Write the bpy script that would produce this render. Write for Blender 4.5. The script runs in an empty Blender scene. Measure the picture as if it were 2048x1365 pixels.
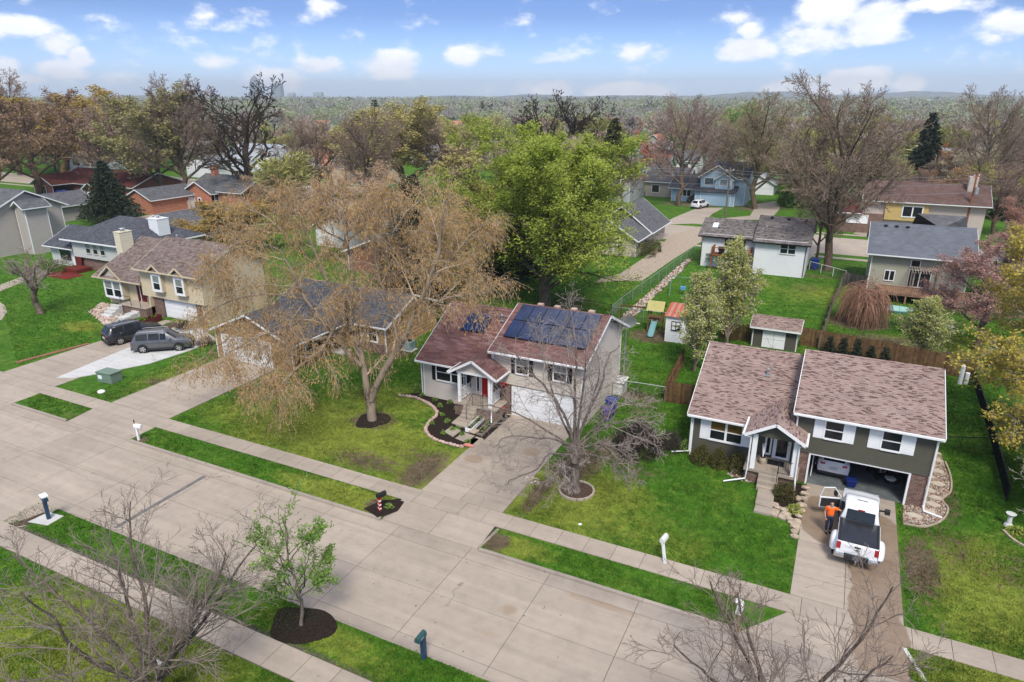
import bpy, bmesh, math, random
import numpy as np
from mathutils import Vector, Matrix, noise as mnoise

S = bpy.context.scene
COL = S.collection
R = math.radians
# ------------------------------------------------------------------ camera, sky, sun, exposure
F, CX, CY, CAMH, YAW = 1365.0, 1024.0, 682.5, 21.0, R(26)
PITCH = math.atan(490 / F)
cam_d = bpy.data.cameras.new('camera')
cam_d.sensor_width = 36; cam_d.lens = F / 2048 * 36
cam_d.clip_start = .5; cam_d.clip_end = 30000
cam = bpy.data.objects.new('camera', cam_d)
COL.objects.link(cam)
cam.location = (0, 0, CAMH); cam.rotation_euler = (math.pi / 2 - PITCH, 0, YAW)
S.camera = cam
S.view_settings.view_transform = 'Standard'; S.view_settings.look = 'None'
S.view_settings.gamma = 1; S.view_settings.use_curve_mapping = False
S.view_settings.exposure = 0.72
S.cycles.max_bounces = 5; S.cycles.diffuse_bounces = 2; S.cycles.glossy_bounces = 2
S.cycles.transmission_bounces = 2; S.cycles.volume_bounces = 0; S.cycles.transparent_max_bounces = 6
S.cycles.use_denoising = True
SUN_EL, SUN_AZ = 52, 150          # azimuth measured clockwise from +Y
sun_d = bpy.data.lights.new('sun', 'SUN'); sun_d.energy = 2.3; sun_d.angle = R(15); sun_d.color = (1, .95, .86)
sun = bpy.data.objects.new('sun', sun_d); COL.objects.link(sun)
sdir = Vector((math.sin(R(SUN_AZ)) * math.cos(R(SUN_EL)), math.cos(R(SUN_AZ)) * math.cos(R(SUN_EL)), math.sin(R(SUN_EL))))
sun.rotation_euler = sdir.to_track_quat('Z', 'Y').to_euler(); sun.location = sdir * 60

_c, _s = math.cos(PITCH), math.sin(PITCH)
_cy, _sy = math.cos(YAW), math.sin(YAW)
def ray(u, v):
    du, dv = u - CX, v - CY
    a, b, d = du, F * _c - dv * _s, dv * _c + F * _s
    return (a * _cy - b * _sy, a * _sy + b * _cy, -d)
def at(u, v, z=0.0):
    """ground point (metres) surveyed from the photograph"""
    r = ray(u, v); t = (z - CAMH) / r[2]
    return (r[0] * t, r[1] * t)
def atd(u, v, dep):
    """point on a sight line at a horizontal distance"""
    r = ray(u, v); t = dep / math.hypot(r[0], r[1])
    return Vector((r[0] * t, r[1] * t, CAMH + r[2] * t))

# ------------------------------------------------------------------ world
def nn(nt, t, **kw):
    n = nt.nodes.new(t)
    for k, v in kw.items():
        if k.startswith('i_'):
            key = k[2:]
            key = int(key) if key.isdigit() else key.replace('_', ' ')
            n.inputs[key].default_value = v
        else: setattr(n, k, v)
    return n
def mth(nt, op, a, b=None, clamp=False):
    n = nt.nodes.new('ShaderNodeMath'); n.operation = op; n.use_clamp = clamp
    for i, x in enumerate((a, b)):
        if x is None: continue
        if isinstance(x, (int, float)): n.inputs[i].default_value = x
        else: nt.links.new(x, n.inputs[i])
    return n.outputs[0]
def mixc(nt, f, a, b, mode='MIX'):
    n = nt.nodes.new('ShaderNodeMix'); n.data_type = 'RGBA'; n.blend_type = mode
    for i, x in ((0, f), (6, a), (7, b)):
        if isinstance(x, (int, float)): n.inputs[i].default_value = x
        elif isinstance(x, tuple): n.inputs[i].default_value = (*x[:3], 1)
        else: nt.links.new(x, n.inputs[i])
    return n.outputs[2]
def ramp(nt, fac, *stops):
    n = nt.nodes.new('ShaderNodeValToRGB'); e = n.color_ramp.elements
    while len(e) < len(stops): e.new(.5)
    for k, (p, c) in enumerate(stops):
        e[k].position = p; e[k].color = (*c, 1) if isinstance(c, tuple) else (c, c, c, 1)
    nt.links.new(fac, n.inputs[0]); return n.outputs[0]
def smooth(nt, x, a, b):
    n = nn(nt, 'ShaderNodeMapRange', interpolation_type='SMOOTHSTEP'); n.inputs[1].default_value = a; n.inputs[2].default_value = b
    nt.links.new(x, n.inputs[0]); return n.outputs[0]

W = bpy.data.worlds.new('World'); S.world = W; W.use_nodes = True
wt = W.node_tree; wt.nodes.clear()
wout = nn(wt, 'ShaderNodeOutputWorld'); wbg = nn(wt, 'ShaderNodeBackground')
wt.links.new(wbg.outputs[0], wout.inputs[0])
sky = nn(wt, 'ShaderNodeTexSky', sky_type='NISHITA'); sky.sun_disc = False
sky.sun_elevation = R(SUN_EL); sky.sun_rotation = R(SUN_AZ); sky.air_density = 1.0; sky.dust_density = .6; sky.ozone_density = 2.0
SKY_K = 0.115
wbg.inputs[1].default_value = SKY_K
geo = nn(wt, 'ShaderNodeNewGeometry')
tc = nn(wt, 'ShaderNodeTexCoord')
sx = nn(wt, 'ShaderNodeSeparateXYZ'); wt.links.new(tc.outputs['Generated'], sx.inputs[0])
az = mth(wt, 'ARCTAN2', sx.outputs[0], sx.outputs[1])
el = sx.outputs[2]
nz = nn(wt, 'ShaderNodeTexNoise', i_Scale=16.0, i_Detail=7.0, i_Roughness=.6)
mp = nn(wt, 'ShaderNodeMapping'); mp.inputs['Scale'].default_value = (1, 1, 1.9)
wt.links.new(tc.outputs['Generated'], mp.inputs[0]); wt.links.new(mp.outputs[0], nz.inputs[0])
nz2 = nn(wt, 'ShaderNodeTexNoise', i_Scale=3.2, i_Detail=4.0, i_Roughness=.55)
wt.links.new(mp.outputs[0], nz2.inputs[0])
# cumulus seen in the photograph: centre pixel, half width, half height, thickness
CLOUDS = [(40, 55, 85, 26, .8), (110, 90, 50, 30, .8), (120, 140, 60, 30, 1), (160, 115, 28, 26, 1), (60, 160, 90, 16, .7), (15, 130, 30, 26, .7), (255, 165, 60, 20, .5),
          (515, 28, 45, 22, .35), (660, 14, 48, 20, .55), (425, 125, 45, 22, .45), (555, 160, 75, 26, .75), (635, 133, 55, 24, .8), (780, 130, 68, 32, .95), (925, 110, 35, 26, .65), (985, 103, 32, 16, .4),
          (1112, 180, 42, 22, .95), (1265, 183, 110, 20, 1), (1100, 118, 60, 22, .3), (1265, 100, 45, 24, .5), (1330, 105, 60, 16, .3), (1490, 95, 62, 30, 1), (1500, 70, 28, 22, .9),
          (1660, 20, 85, 55, .95), (1740, 40, 80, 45, .95), (1640, 70, 90, 40, .6), (1750, 75, 80, 22, .8), (1575, 180, 62, 20, .95), (1710, 155, 75, 28, 1), (1640, 172, 60, 24, 1), (1820, 165, 35, 24, .8), (1880, 8, 110, 20, .6), (2030, 50, 60, 36, .85), (1990, 75, 40, 18, .5),
          (-150, 100, 120, 50, .8), (2250, 60, 150, 60, .8), (900, -120, 200, 60, .7), (1500, -150, 220, 70, .8)]
mask = None
for (u, v, w, h, k) in CLOUDS:
    r = Vector(ray(u, v)).normalized(); ra = math.atan2(r.x, r.y)
    dx = Vector(ray(u + w, v)).normalized(); dz = Vector(ray(u, v - h)).normalized()
    rx = abs(math.atan2(dx.x, dx.y) - ra) ; rz = abs(dz.z - r.z)
    a = mth(wt, 'MULTIPLY', mth(wt, 'SUBTRACT', az, ra), 1 / rx)
    b = mth(wt, 'MULTIPLY', mth(wt, 'SUBTRACT', el, r.z), 1 / rz)
    q = mth(wt, 'SUBTRACT', 1.25, mth(wt, 'SQRT', mth(wt, 'ADD', mth(wt, 'MULTIPLY', a, a), mth(wt, 'MULTIPLY', b, b))))
    q = mth(wt, 'MULTIPLY', q, k)
    mask = q if mask is None else mth(wt, 'MAXIMUM', mask, q)
gen = mth(wt, 'MULTIPLY', mth(wt, 'SUBTRACT', nz2.outputs[0], .40), 3.6)     # the rest of the sky goes on with like clouds
gen = mth(wt, 'MULTIPLY', gen, smooth(wt, el, .16, .34))
mask = mth(wt, 'MAXIMUM', mask, gen)
mask = mth(wt, 'ADD', mask, mth(wt, 'MULTIPLY', mth(wt, 'SUBTRACT', nz.outputs[0], .5), 2.1))
cm = smooth(wt, mask, .08, .62)
cm = mth(wt, 'MULTIPLY', cm, .95)
shade = ramp(wt, nz.outputs[0], (.3, (5.6, 5.8, 6.5)), (.66, (7.3, 7.3, 7.4)))
# deeper blue overhead paling towards the horizon, as in the photograph
skyc = mixc(wt, 1.0, sky.outputs[0], ramp(wt, el, (0.0, (.72, .98, 1.6)), (.10, (.235, .365, .70)), (.32, (.115, .25, .64)), (.6, (.5, .68, 1.1))), 'MULTIPLY')
hz = nn(wt, 'ShaderNodeTexNoise', i_Scale=2.0, i_Detail=3.0); wt.links.new(mp.outputs[0], hz.inputs[0])
skyc = mixc(wt, mth(wt, 'MULTIPLY', hz.outputs[0], .22), skyc, (2.6, 3.2, 4.4))
final = mixc(wt, cm, skyc, shade)
wt.links.new(final, wbg.inputs[0])
W.cycles.sampling_method = 'MANUAL'; W.cycles.sample_map_resolution = 512

# ------------------------------------------------------------------ object helpers
def tag(o, label=None, cat=None, group=None, kind=None, color=None):
    if label: o['label'] = label
    if cat: o['category'] = cat
    if group: o['group'] = group
    if kind: o['kind'] = kind
    if color: o.color = (*color, 1)
    return o
def thing(name, label, cat, loc=(0, 0, 0), rz=0, group=None):
    o = bpy.data.objects.new(name, None); COL.objects.link(o)
    o.empty_display_size = .2
    o.location = loc; o.rotation_euler = (0, 0, rz)
    return tag(o, label, cat, group)
def copy_tree(o, parent=None):
    c = o.copy(); COL.objects.link(c)
    if parent is not None: c.parent = parent
    for ch in o.children: copy_tree(ch, c)
    return c
def place(o, loc, rz=0, sc=1, label=None, cat=None, group=None):
    o.location = loc; o.rotation_euler = (0, 0, rz)
    o.scale = (sc, sc, sc) if isinstance(sc, (int, float)) else sc
    return tag(o, label, cat, group)

class MB:
    """collects polygons; build() links them as ONE mesh object"""
    def __init__(s): s.v = []; s.f = []; s.m = []; s.uv = {}
    def poly(s, pts, m=0, uv=None):
        i = len(s.v); s.v += [tuple(p) for p in pts]
        s.f.append(tuple(range(i, i + len(pts)))); s.m.append(m)
        if uv: s.uv[len(s.f) - 1] = uv
    def box(s, x0, x1, y0, y1, z0, z1, m=0):
        a = [(x0, y0, z0), (x1, y0, z0), (x1, y1, z0), (x0, y1, z0), (x0, y0, z1), (x1, y0, z1), (x1, y1, z1), (x0, y1, z1)]
        i = len(s.v); s.v += a
        for f in ((0, 3, 2, 1), (4, 5, 6, 7), (0, 1, 5, 4), (1, 2, 6, 5), (2, 3, 7, 6), (3, 0, 4, 7)):
            s.f.append(tuple(i + k for k in f)); s.m.append(m)
        return s
    def obox(s, c, ax, ay, az, m=0):
        """oriented box: centre and three half-axis vectors"""
        c, ax, ay, az = map(Vector, (c, ax, ay, az)); i = len(s.v)
        for k in ((-1, -1, -1), (1, -1, -1), (1, 1, -1), (-1, 1, -1), (-1, -1, 1), (1, -1, 1), (1, 1, 1), (-1, 1, 1)):
            s.v.append(tuple(c + ax * k[0] + ay * k[1] + az * k[2]))
        for f in ((0, 3, 2, 1), (4, 5, 6, 7), (0, 1, 5, 4), (1, 2, 6, 5), (2, 3, 7, 6), (3, 0, 4, 7)):
            s.f.append(tuple(i + k for k in f)); s.m.append(m)
        return s
    def bar(s, p, q, w, h=None, m=0):
        p, q = Vector(p), Vector(q); d = q - p; L = d.length
        if L < 1e-6: return s
        d /= L; up = Vector((0, 0, 1)) if abs(d.z) < .95 else Vector((0, 1, 0))
        x = d.cross(up).normalized(); y = x.cross(d).normalized()
        return s.obox((p + q) / 2, d * L / 2, x * w / 2, y * (h or w) / 2, m)
    def tube(s, pts, r, n=8, m=0, caps=True):
        pts = [Vector(p) for p in pts]; rs = r if isinstance(r, (list, tuple)) else [r] * len(pts)
        i0 = len(s.v); x = None
        for k, p in enumerate(pts):
            d = (pts[min(k + 1, len(pts) - 1)] - pts[max(k - 1, 0)])
            d = d.normalized() if d.length > 1e-9 else Vector((0, 0, 1))
            if x is None: x = d.orthogonal().normalized()
            else:
                x = x - d * x.dot(d); x = x.normalized() if x.length > 1e-6 else d.orthogonal().normalized()
            y = d.cross(x)
            for j in range(n):
                a = 2 * math.pi * j / n; s.v.append(tuple(p + (x * math.cos(a) + y * math.sin(a)) * rs[k]))
        for k in range(len(pts) - 1):
            for j in range(n):
                a, b = i0 + k * n + j, i0 + k * n + (j + 1) % n
                s.f.append((a, b, b + n, a + n)); s.m.append(m)
        if caps:
            s.f.append(tuple(i0 + j for j in reversed(range(n)))); s.m.append(m)
            s.f.append(tuple(i0 + (len(pts) - 1) * n + j for j in range(n))); s.m.append(m)
        return s
    def prism(s, pts, z0, z1, m=0, mt=None):
        """vertical prism from an xy outline (counter-clockwise)"""
        n = len(pts); i = len(s.v)
        s.v += [(p[0], p[1], z0) for p in pts] + [(p[0], p[1], z1) for p in pts]
        s.f.append(tuple(i + n + k for k in range(n))); s.m.append(m if mt is None else mt)
        for k in range(n):
            a, b = i + k, i + (k + 1) % n
            s.f.append((a, b, b + n, a + n)); s.m.append(m)
        return s
    def blob(s, c, r, seed=0, m=0, flat=.7, nu=8, nv=5):
        """an uneven lump (stone)"""
        rnd = random.Random(seed); i0 = len(s.v)
        rr = r if isinstance(r, (tuple, list)) else (r, r, r * flat)
        ph = rnd.random() * 6
        for k in range(nv + 1):
            t = math.pi * k / nv
            for j in range(nu):
                a = 2 * math.pi * j / nu + ph; q = 1 + rnd.uniform(-.14, .14)
                s.v.append((c[0] + rr[0] * math.sin(t) * math.cos(a) * q, c[1] + rr[1] * math.sin(t) * math.sin(a) * q, c[2] + rr[2] * math.cos(t) * (q if 0 < k < nv else 1)))
        for k in range(nv):
            for j in range(nu):
                a, b = i0 + k * nu + j, i0 + k * nu + (j + 1) % nu
                s.f.append((a, a + nu, b + nu, b)); s.m.append(m)
        return s
    def mesh(s, name, mats):
        me = bpy.data.meshes.new(name); me.from_pydata(s.v, [], s.f)
        mats = mats if isinstance(mats, (list, tuple)) else [mats]
        for m_ in mats: me.materials.append(m_)
        if len(mats) > 1: me.polygons.foreach_set('material_index', s.m)
        if s.uv:
            uvl = me.uv_layers.new(name='UVMap').data
            for p in me.polygons:
                uv = s.uv.get(p.index)
                if uv:
                    for k, li in enumerate(p.loop_indices): uvl[li].uv = uv[k]
        me.update(); return me
    def build(s, name, mats, parent=None, smooth_=False, bevel=0, weld=False, **kw):
        me = s.mesh(name, mats)
        if weld:
            bm = bmesh.new(); bm.from_mesh(me); bmesh.ops.remove_doubles(bm, verts=bm.verts, dist=1e-4); bmesh.ops.recalc_face_normals(bm, faces=bm.faces); bm.to_mesh(me); bm.free()
        if smooth_: me.polygons.foreach_set('use_smooth', [True] * len(me.polygons))
        o = bpy.data.objects.new(name, me); COL.objects.link(o)
        if parent is not None: o.parent = parent
        if bevel:
            b = o.modifiers.new('bevel', 'BEVEL'); b.width = bevel; b.segments = 2; b.limit_method = 'ANGLE'; b.angle_limit = R(40)
            b.harden_normals = False
        tag(o, **kw)
        return o
def np_object(name, verts, faces, mats, midx=None, parent=None, smooth_=False, **kw):
    """verts (N,3); faces: list of (M,k) index arrays"""
    me = bpy.data.meshes.new(name)
    nv = len(verts); me.vertices.add(nv); me.vertices.foreach_set('co', np.asarray(verts, np.float32).ravel())
    loops = np.concatenate([f.ravel() for f in faces]); tot = np.concatenate([np.full(len(f), f.shape[1]) for f in faces])
    st = np.concatenate([[0], np.cumsum(tot)[:-1]])
    me.loops.add(len(loops)); me.loops.foreach_set('vertex_index', loops.astype(np.int32))
    me.polygons.add(len(tot)); me.polygons.foreach_set('loop_start', st.astype(np.int32)); me.polygons.foreach_set('loop_total', tot.astype(np.int32))
    for m_ in (mats if isinstance(mats, (list, tuple)) else [mats]): me.materials.append(m_)
    if midx is not None:
        me.polygons.foreach_set('material_index', np.concatenate([np.full(len(f), m_) for f, m_ in zip(faces, midx)]).astype(np.int32))
    if smooth_: me.polygons.foreach_set('use_smooth', np.ones(len(tot), bool))
    me.update(calc_edges=True); me.validate()
    o = bpy.data.objects.new(name, me); COL.objects.link(o)
    if parent is not None: o.parent = parent
    tag(o, **kw); return o

# ------------------------------------------------------------------ materials
def newmat(name):
    m = bpy.data.materials.new(name); m.use_nodes = True; nt = m.node_tree
    return m, nt, nt.nodes['Principled BSDF']
def posnode(nt, local=False):
    if local: return nn(nt, 'ShaderNodeTexCoord').outputs['Object']
    return nn(nt, 'ShaderNodeNewGeometry').outputs['Position']
def noise_(nt, vec, scale, detail=3, rough=.55, dist=0):
    n = nn(nt, 'ShaderNodeTexNoise', i_Scale=scale, i_Detail=detail, i_Roughness=rough, i_Distortion=dist); nt.links.new(vec, n.inputs[0]); return n.outputs[0]
def bump_(nt, h, bs, strength=.4, dist=.02):
    b = nn(nt, 'ShaderNodeBump', i_Strength=strength, i_Distance=dist); nt.links.new(h, b.inputs['Height']); nt.links.new(b.outputs[0], bs.inputs['Normal'])
def plain(name, c, rough=.7, var=.12, scale=2.0, metal=0, spec=.18, bump=0, local=False, objcol=False):
    m, nt, bs = newmat(name); p = posnode(nt, local)
    n = noise_(nt, p, scale, 5, .65)
    lo = tuple(max(0, x * (1 - var)) for x in c); hi = tuple(min(1, x * (1 + var)) for x in c)
    col = ramp(nt, n, (.3, lo), (.7, hi))
    if objcol:
        oi = nn(nt, 'ShaderNodeObjectInfo'); col = mixc(nt, 1.0, col, oi.outputs['Color'], 'MULTIPLY')
    nt.links.new(col, bs.inputs['Base Color'])
    bs.inputs['Roughness'].default_value = rough; bs.inputs['Metallic'].default_value = metal; bs.inputs['Specular IOR Level'].default_value = spec
    if bump: bump_(nt, n, bs, bump, .02)
    return m
def shingle(name, cols, bw=.30, rh=.143, rough=.95):
    """asphalt shingles: a random tone for each tab (UV in metres)"""
    m, nt, bs = newmat(name); uv = nn(nt, 'ShaderNodeUVMap')
    br = nn(nt, 'ShaderNodeTexBrick', offset=.37, offset_frequency=2, squash=1.0)
    br.inputs['Color1'].default_value = (0, 0, 0, 1); br.inputs['Color2'].default_value = (1, 1, 1, 1); br.inputs['Mortar'].default_value = (.5, .5, .5, 1)
    br.inputs['Scale'].default_value = 1.0; br.inputs['Mortar Size'].default_value = .0; br.inputs['Brick Width'].default_value = bw; br.inputs['Row Height'].default_value = rh
    nt.links.new(uv.outputs[0], br.inputs[0])
    k = len(cols); st = [(i / max(1, k - 1) * .9 + .05, c) for i, c in enumerate(cols)]
    col = ramp(nt, br.outputs[0], *st)
    n = noise_(nt, posnode(nt), 1.1, 4); g = noise_(nt, posnode(nt), 45, 2)
    col = mixc(nt, 1.0, col, ramp(nt, n, (.3, .86), (.7, 1.12)), 'MULTIPLY')
    col = mixc(nt, 1.0, col, ramp(nt, g, (.3, .85), (.7, 1.15)), 'MULTIPLY')
    nt.links.new(col, bs.inputs['Base Color']); bs.inputs['Roughness'].default_value = rough; bs.inputs['Specular IOR Level'].default_value = .15
    return m
def brickmat(name, a, b, mortar, rh=.08, bw=.24):
    m, nt, bs = newmat(name); p = posnode(nt); s_ = nn(nt, 'ShaderNodeSeparateXYZ'); nt.links.new(p, s_.inputs[0])
    cb = nn(nt, 'ShaderNodeCombineXYZ'); nt.links.new(mth(nt, 'ADD', s_.outputs[0], s_.outputs[1]), cb.inputs[0]); nt.links.new(s_.outputs[2], cb.inputs[1])
    br = nn(nt, 'ShaderNodeTexBrick'); br.inputs['Color1'].default_value = (*a, 1); br.inputs['Color2'].default_value = (*b, 1); br.inputs['Mortar'].default_value = (*mortar, 1)
    br.inputs['Scale'].default_value = 1; br.inputs['Mortar Size'].default_value = .008; br.inputs['Brick Width'].default_value = bw; br.inputs['Row Height'].default_value = rh
    nt.links.new(cb.outputs[0], br.inputs[0])
    col = mixc(nt, 1.0, br.outputs[0], ramp(nt, noise_(nt, p, 2.5, 3), (.3, .8), (.7, 1.2)), 'MULTIPLY')
    nt.links.new(col, bs.inputs['Base Color']); bs.inputs['Roughness'].default_value = .9
    inv = mth(nt, 'SUBTRACT', 1.0, br.outputs[1]); bump_(nt, inv, bs, .5, .01)
    return m
def spots(nt, p, lst):
    """sum of soft ellipses on the ground, edges broken by noise"""
    s_ = nn(nt, 'ShaderNodeSeparateXYZ'); nt.links.new(p, s_.inputs[0]); out = None
    for (x, y, rx, ry, k) in lst:
        a = mth(nt, 'MULTIPLY', mth(nt, 'SUBTRACT', s_.outputs[0], x), 1 / rx); b = mth(nt, 'MULTIPLY', mth(nt, 'SUBTRACT', s_.outputs[1], y), 1 / ry)
        q = mth(nt, 'MULTIPLY', mth(nt, 'SUBTRACT', 1.0, mth(nt, 'ADD', mth(nt, 'MULTIPLY', a, a), mth(nt, 'MULTIPLY', b, b)), True), k)
        out = q if out is None else mth(nt, 'MAXIMUM', out, q)
    return out

def grass_material(name, blade=False):
    m, nt, bs = newmat(name); p = posnode(nt)
    n1 = noise_(nt, p, .35, 5, .6); n2 = noise_(nt, p, 2.2, 5, .7); n3 = noise_(nt, p, 22, 3, .7)
    lush = mixc(nt, n3, (.022, .080, .005), (.082, .195, .018))
    yel = mixc(nt, n3, (.10, .155, .018), (.27, .29, .05))
    dry = mixc(nt, n3, (.075, .058, .034), (.19, .145, .09))
    # yellowing lawn of the solar-panel house, bare soil along drives, under trees and in the far yard
    Y = spots(nt, p, [(-29, 31.5, 12, 5, 1.15), (-28, 36, 7, 5, .7), (-17, 30, 9, 5, 1.0), (-22, 25.6, 7, 1.2, 1.25), (-11, 31, 4.5, 5, .9), (-12.5, 25.6, 3.2, .9, .9), (-7, 29.5, 4, 2.4, .45), (8, 32, 3.5, 5.5, .85), (9.5, 26, 6, 3.2, .85), (-46, 33, 3, 4, .4), (-65, 38, 3, 1.8, .9),
                      (-24, 12.5, 9, 3.4, .95), (-30, 8, 9, 5, 1.0), (-17, 16.5, 5, 1.2, .55), (6, 67, 3.4, 3.5, .8), (10, 70, 3, 5, .8), (-130, 118, 20, 10, .3), (0, 82, 9, 6, .5), (-9, 84, 5, 2, .4)])
    D = spots(nt, p, [(-24.2, 29.2, 3.8, 1.5, .85), (-20.4, 29.8, 1.5, 3.0, 1.3), (-21, 31, 3, 1.6, .7), (-27.2, 33.9, 2.2, 1.9, 1.1), (-12.4, 34.5, 1.9, 3.4, 1.2), (-11, 37, 2.8, 3, .9), (-9, 35.2, 2.5, 1.6, .6), (-13.2, 30.5, .7, 3.2, 1.1), (5.7, 32.6, 1.1, 3.6, 1.15), (7.4, 40, .8, 4, .8), (7.0, 35, 1.8, 3.0, .62), (9.5, 34, 3, 3, .5),
                      (5, 66, 5.6, 4.6, 1.1), (2.6, 72.5, 3.6, 3.4, 1.6), (9.5, 64.5, 3.0, 3.2, 1.4), (9.5, 76, 5, 3, .7), (-14.5, 59.5, 3, 2.6, 1.2), (-12, 45.7, 2.6, 1.3, .9), (-11, 44, 1.6, 4, .6), (-20.6, 25.5, 1.0, .9, 1.3), (-44.3, 25.3, 4.5, .5, .7), (-13.3, 25.5, .9, .9, 1.5), (-39, 25, .9, .5, 1.0), (-46, 32, 2.6, .9, .9), (-36.5, 16.8, 1.2, .8, 1.4),
                      (-17.8, 16.8, 1.0, .7, .8), (-29.3, 143, 8, 3.5, 1.2), (-17, 143, 5, 4, 1.0), (-15, 147, 6, 3, 1.2), (-5, 90.5, 9, 1.2, .8), (-3, 84, 3, 4, .5), (-25, 66, 4, 4, .6), (-34, 46, 3, 3, 1.1)])
    fy = mth(nt, 'ADD', Y, mth(nt, 'MULTIPLY', mth(nt, 'SUBTRACT', n2, .5), 1.7)); fy = mth(nt, 'ADD', fy, mth(nt, 'MULTIPLY', mth(nt, 'SUBTRACT', n1, .5), 1.3))
    fd = mth(nt, 'ADD', D, mth(nt, 'MULTIPLY', mth(nt, 'SUBTRACT', n2, .5), 2.6)); fd = mth(nt, 'ADD', fd, mth(nt, 'MULTIPLY', mth(nt, 'SUBTRACT', n3, .5), .5))
    col = mixc(nt, smooth(nt, fy, -.12, .95), lush, yel)
    col = mixc(nt, smooth(nt, fd, .28, 1.0), col, dry)
    big = noise_(nt, p, .02, 2); col = mixc(nt, smooth(nt, big, .62, .85), col, mixc(nt, n2, (.10, .09, .05), (.16, .13, .08)))
    col = mixc(nt, 1.0, col, ramp(nt, n2, (.25, .78), (.75, 1.25)), 'MULTIPLY')
    bs.inputs['Roughness'].default_value = .95; bs.inputs['Specular IOR Level'].default_value = .12
    n4 = noise_(nt, p, .85, 6, .78); col = mixc(nt, 1.0, col, ramp(nt, n4, (.3, .62), (.7, 1.42)), 'MULTIPLY')
    nt.links.new(col, bs.inputs['Base Color'])
    if not blade: bump_(nt, mth(nt, 'ADD', n3, mth(nt, 'MULTIPLY', n2, .7)), bs, .8, .08)
    return m
def concrete_material(name, tint=(.375, .313, .248), wet=False, var=1.0):
    m, nt, bs = newmat(name); p = posnode(nt)
    n1 = noise_(nt, p, .22, 5, .6, .4); n2 = noise_(nt, p, 1.7, 5, .65); n3 = noise_(nt, p, 40, 2, .7)
    oi = nn(nt, 'ShaderNodeObjectInfo')
    col = ramp(nt, n1, (.25, tuple(x * (1 - .13 * var) for x in tint)), (.75, tuple(x * (1 + .10 * var) for x in tint)))
    col = mixc(nt, 1.0, col, ramp(nt, n2, (.2, .84), (.5, 1.0), (.8, 1.06)), 'MULTIPLY')
    col = mixc(nt, 1.0, col, ramp(nt, n3, (.3, .9), (.7, 1.08)), 'MULTIPLY')
    col = mixc(nt, 1.0, col, ramp(nt, oi.outputs['Random'], (0, .93), (1, 1.06)), 'MULTIPLY')
    mps = nn(nt, 'ShaderNodeMapping'); mps.inputs['Scale'].default_value = (.07, 1.5, 1); nt.links.new(p, mps.inputs[0]); stx = noise_(nt, mps.outputs[0], 1.3, 4, .6)
    col = mixc(nt, 1.0, col, ramp(nt, stx, (.3, .88), (.65, 1.05)), 'MULTIPLY')
    vo = nn(nt, 'ShaderNodeTexVoronoi', feature='DISTANCE_TO_EDGE'); vo.inputs['Scale'].default_value = .11; wv = nn(nt, 'ShaderNodeVectorMath', operation='ADD'); nv = nn(nt, 'ShaderNodeTexNoise', i_Scale=.9, i_Detail=4.0); nt.links.new(p, nv.inputs[0]); nt.links.new(p, wv.inputs[0]); nt.links.new(nv.outputs[1], wv.inputs[1]); nt.links.new(wv.outputs[0], vo.inputs['Vector'])
    crk = mth(nt, 'MULTIPLY', mth(nt, 'LESS_THAN', vo.outputs[0], .0016), smooth(nt, n1, .50, .56)); col = mixc(nt, mth(nt, 'MULTIPLY', crk, .6), col, (.13, .11, .09))
    sp = noise_(nt, p, 5.5, 1, .3); col = mixc(nt, smooth(nt, sp, .76, .82), col, (.13, .11, .09))
    rough = .85
    if wet:
        wm = spots(nt, p, [(2.6, 34.5, 2.9, 2.7, 1.5), (3.9, 31.5, 1.5, 4.2, 1.6), (3.6, 28.5, 1.15, 2.6, 1.6), (3.9, 26.3, 1.25, 2.8, 1.5), (.9, 35.2, 1.1, 2.0, 1.3)])
        wf = smooth(nt, mth(nt, 'ADD', wm, mth(nt, 'MULTIPLY', mth(nt, 'SUBTRACT', n2, .5), .9)), .30, .42)
        dirt = mixc(nt, n2, (.15, .10, .062), (.30, .22, .15))
        col = mixc(nt, mth(nt, 'MULTIPLY', wf, .88), col, dirt)
        nt.links.new(mth(nt, 'SUBTRACT', .85, mth(nt, 'MULTIPLY', wf, .5)), bs.inputs['Roughness'])
    else:
        st = spots(nt, p, [(-18.3, 32.2, .8, .65, 1.4), (-15.5, 34.6, .8, .7, 1.4), (-10.7, 21.6, .6, .5, .9), (-7.2, 23.7, 2.8, .35, .9), (-11, 20, 1.2, .5, .6)])
        wf = smooth(nt, mth(nt, 'ADD', st, mth(nt, 'MULTIPLY', mth(nt, 'SUBTRACT', n2, .5), 1.0)), .35, .95)
        col = mixc(nt, mth(nt, 'MULTIPLY', wf, .55), col, (.24, .16, .09))
        bs.inputs['Roughness'].default_value = rough
    nt.links.new(col, bs.inputs['Base Color']); bs.inputs['Specular IOR Level'].default_value = .3
    bump_(nt, n3, bs, .15, .005)
    return m
def bark_material(name, lo, hi, white=False, scale=6):
    m, nt, bs = newmat(name); p = posnode(nt, True)
    mp_ = nn(nt, 'ShaderNodeMapping'); mp_.inputs['Scale'].default_value = (1, 1, .3); nt.links.new(p, mp_.inputs[0])
    n = noise_(nt, mp_.outputs[0], scale, 5, .7)
    col = ramp(nt, n, (.34, lo), (.62, hi)) if not white else ramp(nt, n, (.34, lo), (.47, hi), (.72, tuple(min(1, x * 1.2) for x in hi)))
    oi = nn(nt, 'ShaderNodeObjectInfo'); col = mixc(nt, 1.0, col, oi.outputs['Color'], 'MULTIPLY')
    nt.links.new(col, bs.inputs['Base Color']); bs.inputs['Roughness'].default_value = .95; bs.inputs['Specular IOR Level'].default_value = .15
    bump_(nt, n, bs, .5, .03); return m
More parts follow.
